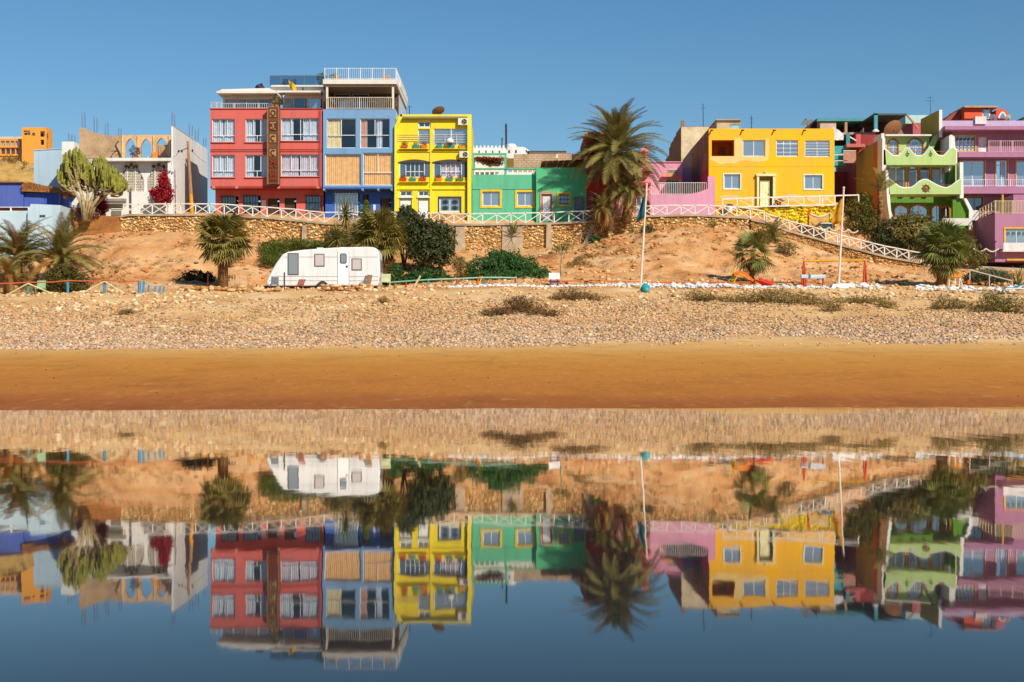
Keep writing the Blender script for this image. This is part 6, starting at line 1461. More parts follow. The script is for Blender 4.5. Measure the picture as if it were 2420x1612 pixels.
# agave like plants
for px, d, n, sc, lb, ms in ((2404, 99, 46, 1.5, 'spiky agave at the right edge below the purple block', BLD), (1215, 116.3, 40, 1.0, 'grassy spiky plant hanging on the retaining wall under the green house', BLD), (1685, 115.9, 30, .8, 'small dark spiky plant on top of the bare slope', BLDG), (1495, 116.0, 30, .7, 'spiky plant beside the blue flag pole top of slope', BLD)):
    b = ground(px, d, .02)
    if px == 1215: b = P(1215, 548, 116.6)
    t = thing('agave', b, lb, 'agave'); m = MB(); m.lathe([(.06, b.z-.1), (.07, b.z), (.02, b.z+.08)], b.x, b.y, 6); part(m, 'stem', TRUNK, t); rosette(t, ms, b+Vector((0, 0, .05)), n, 88, 5, sc, px, 1, 'leaf')

# ------------------------------------------------------------------ candelabra cactus tree
s = NT('cactus_skin'); s.base(s.mix(s.ramp(s.noise(2.5, detail=4), [(.35, bw(0)), (.65, bw(1))]), lin('#666a24'), lin('#9c963c'))); s.rough(.7); CACT = s.m
s = NT('cactus_bark'); s.base(s.mix(s.ramp(s.noise(4, detail=5), [(.35, bw(0)), (.65, bw(1))]), lin('#8d7a50'), lin('#b9a47c'))); s.rough(.9); CBARK = s.m
D = 116.3; b = P(205, 522, D); t = thing('candelabra_cactus_tree', b, 'large candelabra cactus tree with upright yellow green arms', 'cactus')
rs = random.Random(17)
forks = []
for px, py, bx in ((170, 440, 196), (190, 440, 200), (208, 445, 205), (226, 445, 208), (246, 448, 212), (262, 450, 214), (182, 425, 198), (236, 432, 210)):
    m = MB(); e = P(px, py, D+rs.uniform(-.7, .7)); a = b+Vector(((bx-205)*.02, rs.uniform(-.1, .1), 0)); q = a.lerp(e, .55)+Vector(((205-px)*.008, 0, -.1)); m.tube([a, q, e], [.17, .13, .10], 7); part(m, 'trunk', CBARK, t, True); forks.append((e, px, py))
for e, px, py in forks:
    for k in range(14):
        ang = k*.449+rs.uniform(-.3, .3); out = Vector((math.cos(ang), math.sin(ang)*.9, 0))*rs.uniform(.1, .95); lean = Vector(((px-207)*.008, 0, 0))
        dome = 2.4*max(.0, 1-((px+out.x*29-206)/72)**2)**.5+(.55 if px < 200 else 0)
        top = e.z-.15+dome*rs.uniform(.35, 1.0); base = e+Vector((0, 0, rs.uniform(-.5, .1)))
        p2 = Vector((base.x+out.x+lean.x*1.6, base.y+out.y, max(base.z+.15, top-rs.uniform(.5, 1.0)))); p1 = base.lerp(p2, .6)+Vector((out.x*.25, 0, -.12)); p3 = Vector((p2.x+rs.uniform(-.07, .07), p2.y, top))
        m = MB(); m.tube([base, p1, p2], [.06, .07, .08], 5); part(m, 'branch', CBARK, t)
        m = MB(); m.tube([p2, p2.lerp(p3, .3), p3, p3+Vector((0, 0, .07))], [.06, .105, .095, .03], 5); part(m, 'arm', CACT, t)
        for q in range(4):
            o2 = Vector((rs.uniform(-.32, .32), rs.uniform(-.3, .3), 0)); s0 = p1.lerp(p2, rs.uniform(.3, 1)); z1 = s0.z+rs.uniform(.45, 1.0); w2 = Vector((s0.x+o2.x, s0.y+o2.y, s0.z+.16))
            m = MB(); m.tube([s0, w2, Vector((w2.x, w2.y, z1)), Vector((w2.x, w2.y, z1+.07))], [.05, .09, .085, .03], 5); part(m, 'arm', CACT, t)
# bougainvilleas by the white house
for i, (bl, n, base, lb) in enumerate((([(386, 425, .45, .8), (390, 448, .6, .8), (378, 462, .65, .7), (398, 462, .4, .7), (366, 455, .4, .35)], 2600, (388, 505), 'deep red bougainvillea climbing the corner pier of the white house'), ([(238, 470, .4, .6), (242, 488, .5, .6), (226, 480, .4, .5)], 1300, (238, 512), 'smaller red bougainvillea right of the cactus tree trunk'))):
    b = P(*base, 118.6); t = thing('bougainvillea', b, lb, 'creeper'); m = MB(); m.tube([b, P(base[0]-3, base[1]-30, 118.7), P(bl[0][0], bl[0][1], 118.7)], .06, 6, .03); part(m, 'stem', TRUNK, t)
    V, Fc, cc = leaf_cloud([(P(x, y, 118.7), r, r*.7, h_) for x, y, r, h_ in bl], n, .10, 70+i, .35, .6); link('blossom', np_mesh('blossom', V-np.array(OFF[t.name]), Fc, LEAF_R, False, cc), t)
    V, Fc, cc = leaf_cloud([(P(x, y+5, 118.8), r*.8, r*.6, h_*.8) for x, y, r, h_ in bl], n//4, .09, 80+i, .3, .5); link('leaves', np_mesh('leaves', V-np.array(OFF[t.name]), Fc, LEAF_D, False, cc), t)

# ------------------------------------------------------------------ trees and bushes made of leaves
def bush(name, label, cat, blobs, n, size, mat, seed, base, d, flat=.45, shell_=.45, stems=5):
    """blobs: (px, py, rx, ry_m, rz) radii in metres at distance d (blob may add its own d)"""
    bl = [(P(q[0], q[1], q[5] if len(q) > 5 else d), q[2], q[3], q[4]) for q in blobs]
    b = ground(base, d, 0) if not isinstance(base, Vector) else base
    t = thing(name, b, label, cat); rs = random.Random(seed); m = MB()
    for i in range(stems):
        e = bl[i % len(bl)][0]+Vector((rs.uniform(-.3, .3), rs.uniform(-.3, .3), 0)); q = b.lerp(e, .5)+Vector((rs.uniform(-.2, .2), 0, -.1)); m.tube([b+Vector((rs.uniform(-.2, .2), 0, -.15)), q, e], [.07, .05, .02], 5)
    part(m, 'stems', TRUNK, t)
    V, Fc, cc = leaf_cloud(bl, n, size, seed, shell_, flat); link('crown', np_mesh('crown', V-np.array(OFF[t.name]), Fc, mat, False, cc), t); return t
bush('round_tree', 'dark green round tree below the yellow house doors', 'tree', [(1000, 565, 1.5, 1.3, 1.4), (1030, 570, 1.25, 1.2, 1.3), (985, 545, 1.1, 1.0, 1.1), (1015, 600, 1.5, 1.3, 1.0), (965, 540, .8, .8, 1.2), (1050, 590, .8, .9, 1.1), (1035, 545, .8, .8, .7)], 11000, .13, LEAF_D, 101, 1010, 108, .42)
bush('tall_shrub', 'taller thin shrub growing up the left of the dark round tree', 'shrub', [(952, 515, .45, .5, .9), (966, 505, .4, .4, .6), (944, 548, .5, .5, .8), (980, 515, .4, .4, .5)], 2600, .12, LEAF_D, 102, 955, 109.5, .4)
bush('dome_bush', 'dark olive dome shaped bush behind the blue and orange fence', 'bush', [(150, 668, 1.35, 1.2, .95), (180, 680, .9, .9, .7), (118, 682, .9, .9, .7), (150, 645, .9, .9, .7)], 7500, .10, leafmat('dull_olive', '#5c5826', '#7e7234'), 103, 150, 97)
bush('dome_bush', 'small dark bush around the grey hut left of the fan palm', 'bush', [(460, 655, .9, .8, .5), (490, 660, .5, .6, .5), (435, 668, .5, .5, .4)], 2600, .09, leafmat('dark_brown_green', '#3e3a1e', '#564c28'), 104, 465, 103.5)
bush('creeper_mound', 'big dark green creeper mound on the slope behind the turquoise rail', 'bush', [(1150, 632, 1.4, 1.4, .75, 105), (1190, 622, 1.5, 1.4, .95, 106), (1225, 632, 1.5, 1.4, .85, 105.5), (1262, 650, 1.2, 1.2, .55, 104.5), (1140, 655, 1.1, 1.2, .5, 103.5), (1210, 655, 1.6, 1.2, .5, 103.5), (1180, 604, .7, .7, .4, 108)], 15000, .085, LEAF_C, 105, 1190, 105, .55, .55)
bush('creeper_mound', 'green creeper mound under the dark round tree beside the turquoise rail', 'bush', [(1010, 655, 1.4, 1.2, .55, 103.5), (980, 662, 1.0, 1.0, .45, 103), (1040, 668, 1.0, 1.0, .35, 103)], 6500, .085, LEAF_C, 106, 1005, 103.5, .55, .55)
bush('creeper_mound', 'dark green growth at the right end of the caravan', 'bush', [(928, 655, .5, .6, .7, 103), (940, 640, .4, .5, .5, 103.5)], 1800, .085, LEAF_C, 107, 930, 103, .5, .5)
bush('grass_patch', 'bright green grassy growth on the bank above the caravan roof', 'bush', [(640, 585, 1.0, .8, .5, 113), (680, 578, 1.5, .8, .5, 113.5), (730, 580, 1.5, .8, .45, 113.5), (660, 602, 1.5, 1.0, .5, 111.5), (770, 585, 1.2, .8, .5, 113), (640, 615, .8, .8, .4, 110)], 9500, .10, leafmat('grass_green', '#4f6a22', '#74802e'), 108, 690, 113, .25, .4)
bush('hedge', 'dense bushes under the yuccas above the caravan', 'bush', [(790, 560, .9, .7, .6, 113.5), (830, 570, 1.2, .7, .6, 112.5), (880, 545, 1.2, .7, .7, 113), (930, 560, 1.0, .7, .7, 111.5), (900, 590, 1.0, .8, .6, 109), (855, 600, 1.4, .8, .6, 109.5)], 7000, .11, LEAF_O, 109, 850, 112.5, .35, .35)
bush('flowering_bush', 'large bush with pale yellow leaves below the lime green house', 'bush', [(2110, 545, 1.3, 1.0, 1.0, 119), (2150, 530, 1.3, 1.0, 1.0, 119), (2185, 545, 1.2, 1.0, 1.0, 118.8), (2140, 565, 1.6, 1.0, .8, 118.6), (2200, 560, 1.0, .9, .9, 118.6), (2085, 565, .9, .8, .6, 118.6)], 8000, .12, LEAF_D, 110, 2140, 119, .42)
t = bush('yellow_leaf_bush', 'yellow leaved growth over the large bush below the lime green house', 'bush', [(2130, 525, .9, .5, .6, 118.2), (2165, 530, .9, .5, .7, 118.0), (2145, 550, 1.3, .6, .6, 117.8)], 1500, .14, leafmat('pale_yellow_leaf', '#8f8648', '#b3a568'), 111, 2145, 118.4, .5, .75)
bush('tall_bush', 'tall dark olive bush right of the leaning yellow flag', 'bush', [(2020, 490, .9, .8, .9, 119.6), (2045, 500, .9, .8, 1.1, 119.8), (2025, 525, 1.1, .8, 1.0, 119.4), (2055, 530, .9, .8, .9, 119.4), (2040, 470, .7, .7, .6, 120)], 6500, .11, leafmat('olive_dark', '#706a2e', '#9a8e46'), 112, 2035, 119.6, .4, .4)
bush('hedge', 'olive bushes in the shade below the purple stair', 'bush', [(2250, 560, 1.0, .8, .8, 118.2), (2285, 585, 1.0, .8, .7, 117.6), (2240, 590, 1.2, .8, .7, 117), (2310, 610, 1.0, .7, .6, 116.5)], 4200, .11, LEAF_O, 113, 2265, 117.8, .4, .4)
bush('slope_shrub', 'dark green shrub on the slope right of the blue flag', 'bush', [(1548, 558, 1.0, .6, .6, 114), (1565, 568, .8, .6, .5, 113.8), (1530, 545, .6, .5, .5, 115)], 2600, .10, leafmat('grey_olive', '#4a4a26', '#6a6236'), 114, 1550, 114, .35, .35)
bush('slope_shrub', 'small green plant at the foot of the retaining wall by the date palms', 'bush', [(1408, 575, .45, .4, .55, 115)], 900, .10, LEAF_C, 115, 1408, 115, .4, .4)
bush('slope_shrub', 'brown dry shrub below the caravan end mound', 'bush', [(1095, 640, .7, .6, .9, 105), (1085, 620, .5, .5, .5, 106)], 1500, .10, LEAF_DRYG, 116, 1092, 105, .25, .3)
bush('slope_shrub', 'dry shrub in the gully left of the slender fan palm', 'bush', [(1700, 590, .8, .5, .5, 110.5), (1720, 606, .9, .6, .5, 109), (1690, 560, .6, .4, .4, 113)], 2200, .10, LEAF_DRYG, 117, 1705, 110, .22, .3)
bush('slope_shrub', 'dry undergrowth beside the bushy young date palm', 'bush', [(1770, 575, 1.0, .6, .5, 112), (1795, 565, .9, .6, .6, 113.5), (1860, 585, .8, .6, .5, 112)], 2600, .11, LEAF_DRYG, 118, 1790, 112.5, .25, .3)
bush('slope_shrub', 'dry brown growth on the slope above the white signboard', 'bush', [(1390, 610, 1.0, .6, .4, 109), (1370, 625, .9, .6, .35, 107.5), (1425, 590, .8, .5, .4, 112), (1440, 625, .7, .5, .3, 107)], 2200, .10, LEAF_DRYG, 119, 1395, 109, .22, .3)
bush('bank_plants', 'low leafy plants under the ramp end at the right', 'bush', [(2330, 650, 1.2, .7, .45, 100), (2360, 655, 1.0, .7, .4, 100), (2300, 655, .7, .6, .35, 100.5)], 2600, .09, leafmat('grey_green', '#5a6b4a', '#7f8a66'), 120, 2330, 100, .5, .4)
bush('cactus_underbrush', 'brown dry underbrush at the foot of the candelabra cactus tree', 'bush', [(180, 500, .7, .5, .5, 116.8), (165, 505, .5, .4, .4, 116.6), (225, 505, .5, .4, .4, 117)], 1500, .09, leafmat('rusty_brush', '#6a3c1c', '#8f5a2c'), 121, 180, 117.0, .3, .3)
# low dry shrubs on the beach
SHR = [([(1165, 738, .9, .5, .30, 82), (1190, 735, .7, .5, .26, 82.2)], 'small dark dry shrub left of the largest one on the pebbles'), ([(1218, 718, 1.0, .6, .55, 83.2), (1248, 725, 1.0, .6, .50, 82.8), (1275, 735, .7, .5, .36, 82), (1232, 705, .7, .5, .5, 84.2)], 'largest dark dry shrub lying on the pebble bank'), ([(1300, 746, .6, .4, .26, 81)], 'small dry shrub right of the largest one on the pebbles'),
 ([(1350, 694, 1.1, .6, .50, 87.5), (1390, 700, 1.2, .5, .30, 87), (1320, 702, .6, .5, .26, 87)], 'brown dry shrub in front of the white stones under the slope'), ([(1650, 697, 1.0, .6, .44, 88), (1680, 702, .8, .5, .26, 87.5)], 'brown shrub near the flag pole foot and turquoise lump'), ([(1740, 706, 1.4, .5, .28, 87), (1790, 700, 1.3, .6, .50, 86.5), (1830, 696, 1.2, .6, .56, 86.2), (1870, 704, 1.4, .6, .52, 85.5), (1915, 712, 1.2, .6, .46, 84.5), (1965, 726, .8, .5, .46, 82.8)], 'long row of brown green shrubs below the white stones'),
 ([(2010, 714, 1.1, .5, .28, 86), (2060, 718, 1.1, .5, .30, 85.5), (2095, 728, .6, .4, .26, 84)], 'low brown shrub trailing right of the second flag pole'), ([(2240, 722, .95, .6, .55, 83.6), (2272, 725, .7, .5, .4, 83.2), (2220, 728, .6, .5, .32, 83.2)], 'rounded brown shrub left of the biggest green one'), ([(2355, 722, 1.2, .7, .80, 82.2), (2395, 730, 1.2, .7, .66, 81.8), (2322, 735, .8, .5, .36, 81.6), (2345, 708, .8, .5, .75, 83.4)], 'biggest olive shrub on the pebbles at the right edge'), ([(905, 713, .4, .3, .3, 87)], 'tiny green shrub on the pebbles under the caravan end'), ([(300, 735, .5, .4, .2, 83)], 'tiny dark shrub on the left pebbles')]
for i, (bl, lb) in enumerate(SHR):
    bl2 = []
    for x, y, rx, ry, rz, d in bl: bl2.append((x, y, rx, ry, rz, d))
    b = ground(bl[0][0], bl[0][5]); mt = LEAF_DRY if i in (0, 1, 2, 3) else (LEAF_DRYG if i != 8 else leafmat('beach_olive', '#6a6424', '#8a7c34'))
    bl3 = [(Vector(((x-CX)*d/F, d, gz(x, d)+rz*.55)), rx, ry, rz) for x, y, rx, ry, rz, d in bl]
    t = thing('beach_shrub', b, lb, 'shrub', 'low dry shrubs on the pebble bank'); V, Fc, cc = leaf_cloud(bl3, int(700*sum(q[1] for q in bl3)), .11, 300+i, .2, .16); link('twigs', np_mesh('twigs', V-np.array(OFF[t.name]), Fc, mt, False, cc), t)
    m = MB(); rs = random.Random(i)
    for k in range(8): q = bl3[k % len(bl3)]; e = q[0]+Vector((rs.uniform(-1, 1)*q[1]*.7, rs.uniform(-.3, .3), rs.uniform(0, 1)*q[3])); m.tube([Vector((q[0].x, q[0].y, q[0].z-q[3]*.6)), e], .02, 4, .008)
    part(m, 'branches', TRUNK, t)
# tufts of dry grass on the slope
rs = np.random.RandomState(55); n = 900; px = rs.uniform(230, 2100, n); d = rs.uniform(101, 116, n); k = fbm((px-CX)*d/F*.25, d*.3, 91, 3) > .02; px, d = px[k], d[k]
bl = [(Vector(((x-CX)*dd/F, dd, gz(x, dd)+.08)), .30*s_, .25*s_, .16*s_) for x, dd, s_ in zip(px, d, rs.uniform(.4, 1.6, len(px)))]
V, Fc, cc = leaf_cloud(bl, 17000, .09, 401, .1, .14); o = link('dry_tufts', np_mesh('dry_tufts', V, Fc, LEAF_DRYG, False, cc)); tag(o, 'tufts of dry grass dotted over the sandy slope', 'grass', kind='stuff')
# sapling
b = ground(1328, 103.5, -.1); t = thing('sapling', b, 'thin bare sapling beside the white signboard', 'tree')
m = MB(); m.tube([b, P(1326, 625, 103.6), P(1330, 590, 103.6), P(1334, 575, 103.6)], [.13, .09, .06, .03], 6); part(m, 'trunk', CBARK, t)
m = MB(); m.tube([P(1326, 615, 103.6), P(1342, 590, 103.5)], .03, 5, .012); m.tube([P(1328, 605, 103.6), P(1312, 588, 103.6)], .03, 5, .012); m.tube([P(1345, 660, 103.4), P(1350, 640, 103.4)], .06, 5, .02); part(m, 'branches', CBARK, t)
V, Fc, cc = leaf_cloud([(P(1338, 583, 103.5), .45, .4, .3), (P(1318, 588, 103.5), .4, .4, .3)], 320, .10, 77, .2, .3); link('crown', np_mesh('crown', V-np.array(OFF[t.name]), Fc, LEAF_O, False, cc), t)

bl = []; rr_ = np.random.RandomState(31)
for i in range(46):
    x, y = rr_.uniform(-88, -46), rr_.uniform(141, 160); k = 12+10.0*np.clip((-41-x)/10, 0, 1)*np.clip((y-138)/20, 0, 1); bl.append((Vector((x, y, k+.25)), rr_.uniform(.3, 1.1), .6, rr_.uniform(.2, .5)))
V, Fc, cc = leaf_cloud(bl, 6000, .13, 402, .2, .3); o = link('hill_scrub', np_mesh('hill_scrub', V, Fc, LEAF_DRYG, False, cc)); tag(o, 'dry scrub dotted over the hill below the orange building', 'scrub', kind='stuff')
# ------------------------------------------------------------------ caravan
f = Fac(99.0); CW = paint('#eef0f2', .22, .4, .03); GL_ = plain('#8f969c', .5)
t = thing('caravan', f.pt(765, 684), 'white touring caravan parked under the bank', 'caravan')
prof = [(634, 676), (629, 668), (634, 655), (652, 622), (668, 601), (680, 595), (720, 590), (790, 585), (866, 583), (884, 584.5), (892, 589), (896, 600), (898, 640), (896, 668), (892, 676)]
m = MB(); f.poly(m, prof, 0, 2.3); body = part(m, 'body', CW, t)
bv = body.modifiers.new('bevel', 'BEVEL'); bv.width = .09; bv.segments = 3; bv.limit_method = 'ANGLE'; bv.angle_limit = R(50)
for y in (607, 653, 663):
    a = np.interp(y, [601, 622, 655, 668], [668, 652, 634, 629]); m = MB(); f.box(m, a+5, 798, y, y+.9, -.012, .02); f.box(m, 826, 894, y, y+.9, -.012, .02); part(m, 'trim_strip', GL_, t)
CARW = glassmat('caravan_window', (.20, .20, .21), .22)
for a, b, c_, d_ in ((680, 706, 598, 650), (743, 767, 600, 630), (831, 855, 611, 639)):
    m = MB(); f.box(m, a, b, c_, d_, -.03, .02); w = part(m, 'window_frame', plain('#5f5a58', .5), t); m = MB(); f.box(m, a+2.2, b-2.2, c_+2.2, d_-2.2, -.045, -.031); part(m, 'pane', CARW if b < 720 else glassmat('blind_window', (.55, .48, .45), .12), w)
m = MB(); f.box(m, 799, 824, 594, 676, -.018, .02); dr = part(m, 'door', plain('#f2f4f6', .35, var=.04), t)
m = MB(); f.poly(m, [(803.5, 620), (803.5, 602), (806, 599), (817, 599), (819.5, 602), (819.5, 620), (817, 623), (806, 623)], -.04, -.019); w = part(m, 'door_window', plain('#4a5058', .4), dr)
m = MB(); f.poly(m, [(805.5, 619), (805.5, 603), (807, 601), (816, 601), (817.5, 603), (817.5, 619), (816, 621), (807, 621)], -.05, -.041); part(m, 'pane', CARW, w)
m = MB(); f.box(m, 818, 822, 628, 632, -.06, -.019); part(m, 'handle', IRON, dr)
for a in (798, 824.3):
    m = MB(); f.box(m, a, a+.9, 593, 676, -.022, .01); part(m, 'door_seam', GL_, t)
m = MB(); f.box(m, 745, 760, 583, 588, .8, 1.4); part(m, 'roof_vent', plain('#d9dcdf', .5), t)
m = MB(); f.box(m, 800, 815, 582, 585, .8, 1.4); part(m, 'roof_vent', plain('#d9dcdf', .5), t)
rx = f.x(897)+.012
m = MB(); m.box(rx-.03, rx+.02, f.d+.35, f.d+1.95, f.z(642), f.z(612)); part(m, 'rear_window', CARW, t)
m = MB(); m.box(rx-.03, rx+.03, f.d+.08, f.d+.22, f.z(664), f.z(655)); part(m, 'tail_light', REDP, t)
m = MB(); f.box(m, 640, 890, 676.2, 679, .15, 2.15); part(m, 'chassis', IRON, t)
for y in (.02, 2.0):
    m = MB(); c_ = f.pt(762, 677, y); m.tube([c_, c_+Vector((0, .24, 0))], .34, 16); wh = part(m, 'tyre', IRON, t, False); m = MB(); m.tube([c_-Vector((0, .01, 0)), c_+Vector((0, .02, 0))], .2, 12); part(m, 'rim', plain('#b8bcc0', .4, .6), wh)
m = MB(); f.poly(m, [(745, 676)]+arch_curve(745, 779, 676, 664, 10)+[(779, 676)], -.014, .01); part(m, 'wheel_arch', plain('#3a3a3a', .8), t)
m = MB(); m.beam(f.pt(636, 678, .5), f.pt(600, 681, 1.15), .08); m.beam(f.pt(636, 678, 1.8), f.pt(600, 681, 1.15), .08); part(m, 'drawbar', IRON, t)
m = MB(); a = f.pt(600, 681, 1.15); m.tube([a, a-Vector((0, 0, .25))], .04, 6); m.tube([a+Vector((0, 0, 0)), a+Vector((0, 0, .35))], .03, 6); part(m, 'jockey_wheel_post', IRON, t)
# things around the caravan
def folding_chair(px, d, label, col_, sc=1.0, lean=0):
    b = ground(px, d); t = thing('folding_chair', b, label, 'chair'); k = sc; g = plain(col_, .7)
    m = MB(); m.box(b.x-.25*k, b.x+.25*k, b.y-.22, b.y+.22, b.z+.40*k, b.z+.44*k); part(m, 'seat', g, t)
    m = MB(); m.add([(b.x-.25*k, b.y+.2, b.z+.44*k), (b.x+.25*k, b.y+.2, b.z+.44*k), (b.x+.25*k+lean, b.y+.3, b.z+.9*k), (b.x-.25*k+lean, b.y+.3, b.z+.9*k)]+[(b.x-.25*k, b.y+.24, b.z+.44*k), (b.x+.25*k, b.y+.24, b.z+.44*k), (b.x+.25*k+lean, b.y+.34, b.z+.9*k), (b.x-.25*k+lean, b.y+.34, b.z+.9*k)], [(0,1,2,3),(7,6,5,4),(3,2,6,7),(0,3,7,4),(1,5,6,2)]); part(m, 'backrest', g, t)
    for sx in (-1, 1):
        for sy in (-1, 1):
            m = MB(); m.beam((b.x+sx*.24*k, b.y+sy*.2, b.z+.42*k), (b.x-sx*.05*k+sx*.24*k, b.y-sy*.15+sy*.2, b.z-.03), .04); part(m, 'leg', g, t)
    return t
folding_chair(648, 96.6, 'grey folding chair at the front end of the caravan', '#6f7478', 1.0); folding_chair(912, 97.2, 'pale green plastic chair right of the caravan', '#c9cfa0', 1.15); folding_chair(95, 95.0, 'pale green plastic chair behind the blue fence posts', '#8fb88a', 1.1)
folding_chair(708, 96.2, 'reddish deck chair in front of the caravan', '#9c5a4a', .9, .15)
b = ground(672, 96.8); m = MB(); m.beam(b-Vector((0, 0, .1)), b+Vector((0, 0, 1.15)), .09); single(m, 'fence_stake', plain('#4a4c50', .8), 'single dark stake in front of the caravan nose', 'post')
for a, c_, col_, lb in (((853, 684), (866, 652), '#5a6878', 'grey blue plank leaning on the caravan rear corner'), ((868, 684), (874, 650), '#8d6a4c', 'brown board leaning on the caravan rear corner')):
    m = MB(); p0, p1 = P(*a, 97.6), P(*c_, 98.6); m.beam(p0, p1, .34 if 'brown' in lb else .14, .04); single(m, 'leaning_board', plain(col_, .85), lb, 'board')
# stones heaped in front of the caravan
def stone_row(name, label, px0, px1, d, n, r0, r1, hexes, seed, extra=0, spread=.25, mat=None, heap=.0, cat='stones'):
    rs = np.random.RandomState(seed); px = np.sort(rs.uniform(px0, px1, n)); dd = d+rs.uniform(-spread, spread, n); r = rs.uniform(r0, r1, n)
    z = height(px, dd)+r*.3+heap*rs.rand(n); C = np.stack([(px-CX)*dd/F, dd, z], -1); r = r*rs.choice([.6, .8, 1.0, 1.35], n); S_ = np.stack([r*rs.uniform(.7, 1.7, n), r, r*rs.uniform(.4, .9, n)], -1); cc = palette(hexes, n, rs, .15)
    b = ground((px0+px1)/2, d); t = thing(name, b, label, cat); off = np.array(OFF[t.name])
    for i in range(n):
        V, Fc, c_ = stones(np.zeros((1, 3)), S_[i:i+1], cc[i:i+1], rs); link('stone', np_mesh('stone', V, Fc, mat or WALLST, False, c_), t, tuple(C[i]-off))
    if extra:
        px = rs.uniform(px0, px1, extra); dd = d+rs.uniform(-spread, spread, extra)*1.1; r = rs.uniform(r0*.55, r1*.7, extra); C = np.stack([(px-CX)*dd/F, dd, height(px, dd)+r*.3+heap*.6*rs.rand(extra)], -1)
        V, Fc, c_ = stones(C-off, np.stack([r*1.2, r, r*.7], -1), palette(hexes, extra, rs, .15), rs); o = link('small_stones', np_mesh('small_stones', V, Fc, mat or WALLST, False, c_), t); o['kind'] = 'stuff'
    return t
TANS = ['#d6b084', '#c99c6c', '#e2c8a0', '#b88a5c', '#caa27a']
stone_row('stone_heap', 'low heap of pinkish stones in front of the caravan door', 762, 880, 96.3, 120, .10, .19, TANS, 5, heap=.35)
stone_row('stone_row', 'row of ochre stones in front of the fan palm and caravan nose', 420, 660, 94.6, 150, .10, .22, ['#c79a62', '#b5854c', '#d8b47e', '#a5753e'], 6, heap=.15)
stone_row('stone_row', 'line of larger stones across the left pebbles', 20, 540, 78.6, 60, .10, .20, ['#cdb48e', '#dcc8a8', '#b89a74'], 7, spread=.15)
WH = ['#e6e6e6', '#dfe2e6', '#efefed', '#d3d5da', '#dcd4c6', '#c9b89c']
stone_row('white_stone_border', 'long border of white painted stones from the creeper mound to the first flag pole', 1055, 1525, 96.8, 240, .08, .15, WH, 8, extra=500, mat=WHITEST, spread=.35)
stone_row('white_stone_border', 'thick band of white painted stones between the two flag poles', 1526, 2090, 95.6, 300, .09, .18, WH, 9, extra=1100, mat=WHITEST, spread=.55, heap=.16)
stone_row('white_stone_border', 'bed of white painted stones under the big right fan palm', 2165, 2460, 95.2, 280, .08, .17, WH, 10, extra=900, mat=WHITEST, spread=.8, heap=.12)
m = MB(); a, c_ = P(1968, 688, 94.9), P(2012, 700, 94.9); b = ground(1990, 94.9)
m.add([(a.x, 94.75, b.z+.30), (c_.x, 94.75, b.z+.34), (c_.x+.3, 94.6, b.z-.05), (a.x-.2, 94.6, b.z-.05), (a.x, 95.6, b.z+.32), (c_.x, 95.6, b.z+.36)], [(3,2,1,0), (0,1,5,4)]); single(m, 'white_slab', plain('#e2e6e8', .7), 'smooth white slab at the foot of the second flag pole', 'slab')

# ------------------------------------------------------------------ left fence: blue posts, red rail, pale struts
FB, FRD_, FP = plain('#3f8fb4', .7), plain('#cf6a44', .8), plain('#e0d2a4', .8)
t = thing('blue_post_fence', ground(160, 93.4), 'rustic fence of blue posts, red rope rail and pale struts at the left', 'fence')
prev = None; xs = [(-40, 671), (66, 669), (160, 665), (247, 663), (329, 666)]
for i, (px, py) in enumerate(xs):
    b = ground(px, 93.4, -.2); e = P(px, py-1, 93.4); m = MB(); m.tube([b, e], .085, 8); part(m, 'post', FB if i != 1 else plain('#4a8f88', .7), t)
for (a, ya), (c_, yc) in zip(xs[:-1], xs[1:]):
    p0, p1 = P(a, ya-2, 93.3), P(c_, yc-2, 93.3); m = MB(); m.tube([p0, p0.lerp(p1, .33)-Vector((0, 0, .05)), p0.lerp(p1, .66)-Vector((0, 0, .06)), p1], .04, 6); part(m, 'rail', FRD_, t)
for a, ya, c_ in ((66, 670, 10), (66, 670, 128), (247, 665, 196), (247, 665, 302)):
    m = MB(); m.tube([P(a, ya, 93.25), ground(c_, 93.2, .0)], .045, 6); part(m, 'strut', FP, t)
t = thing('blue_picket_gate', ground(360, 93.8), 'cluster of short blue pickets with a sagging rail at the fence end', 'fence')
tops = []
for i, (px, py, lean) in enumerate(((331, 664, 2), (340, 664, 3), (352, 674, 4), (367, 676, 4), (379, 677, 5), (388, 678, 4))):
    b = ground(px-lean, 93.8, -.15); e = P(px, py, 93.8); tops.append(e); m = MB(); m.beam(b, e, .14 if i < 2 else .11, .06); part(m, 'picket', FB, t)
for a, c_ in zip(tops[1:-1], tops[2:]):
    m = MB(); m.tube([a, c_], .03, 5); part(m, 'rail', plain('#9fb7a8', .8), t)
# picket panel and hut by the fan palm
t = thing('picket_panel', ground(558, 101.5), 'short beige picket fence panel right of the fan palm trunk', 'fence'); f = Fac(101.5); gzz = gz(558, 101.5)
for i in range(11):
    x = f.x(537+i*4.4); m = MB(); m.add([(x-.045, 101.5, gzz-.1), (x+.045, 101.5, gzz-.1), (x+.045, 101.5, gzz+.8), (x, 101.5, gzz+.88), (x-.045, 101.5, gzz+.8)], [(0,1,2,3,4)]); m.add([(x-.045, 101.54, gzz-.1), (x+.045, 101.54, gzz-.1), (x+.045, 101.54, gzz+.8), (x, 101.54, gzz+.88), (x-.045, 101.54, gzz+.8)], [(4,3,2,1,0)]); part(m, 'picket', plain('#d8b58c', .85), t)
for z in (.2, .62):
    m = MB(); m.box(f.x(535), f.x(583), 101.545, 101.58, gzz+z, gzz+z+.07); part(m, 'rail', plain('#c9a57c', .85), t)
f = Fac(102.3); t = thing('small_hut', f.pt(462, 686), 'small grey hut half hidden by the dark bush left of the fan palm', 'hut')
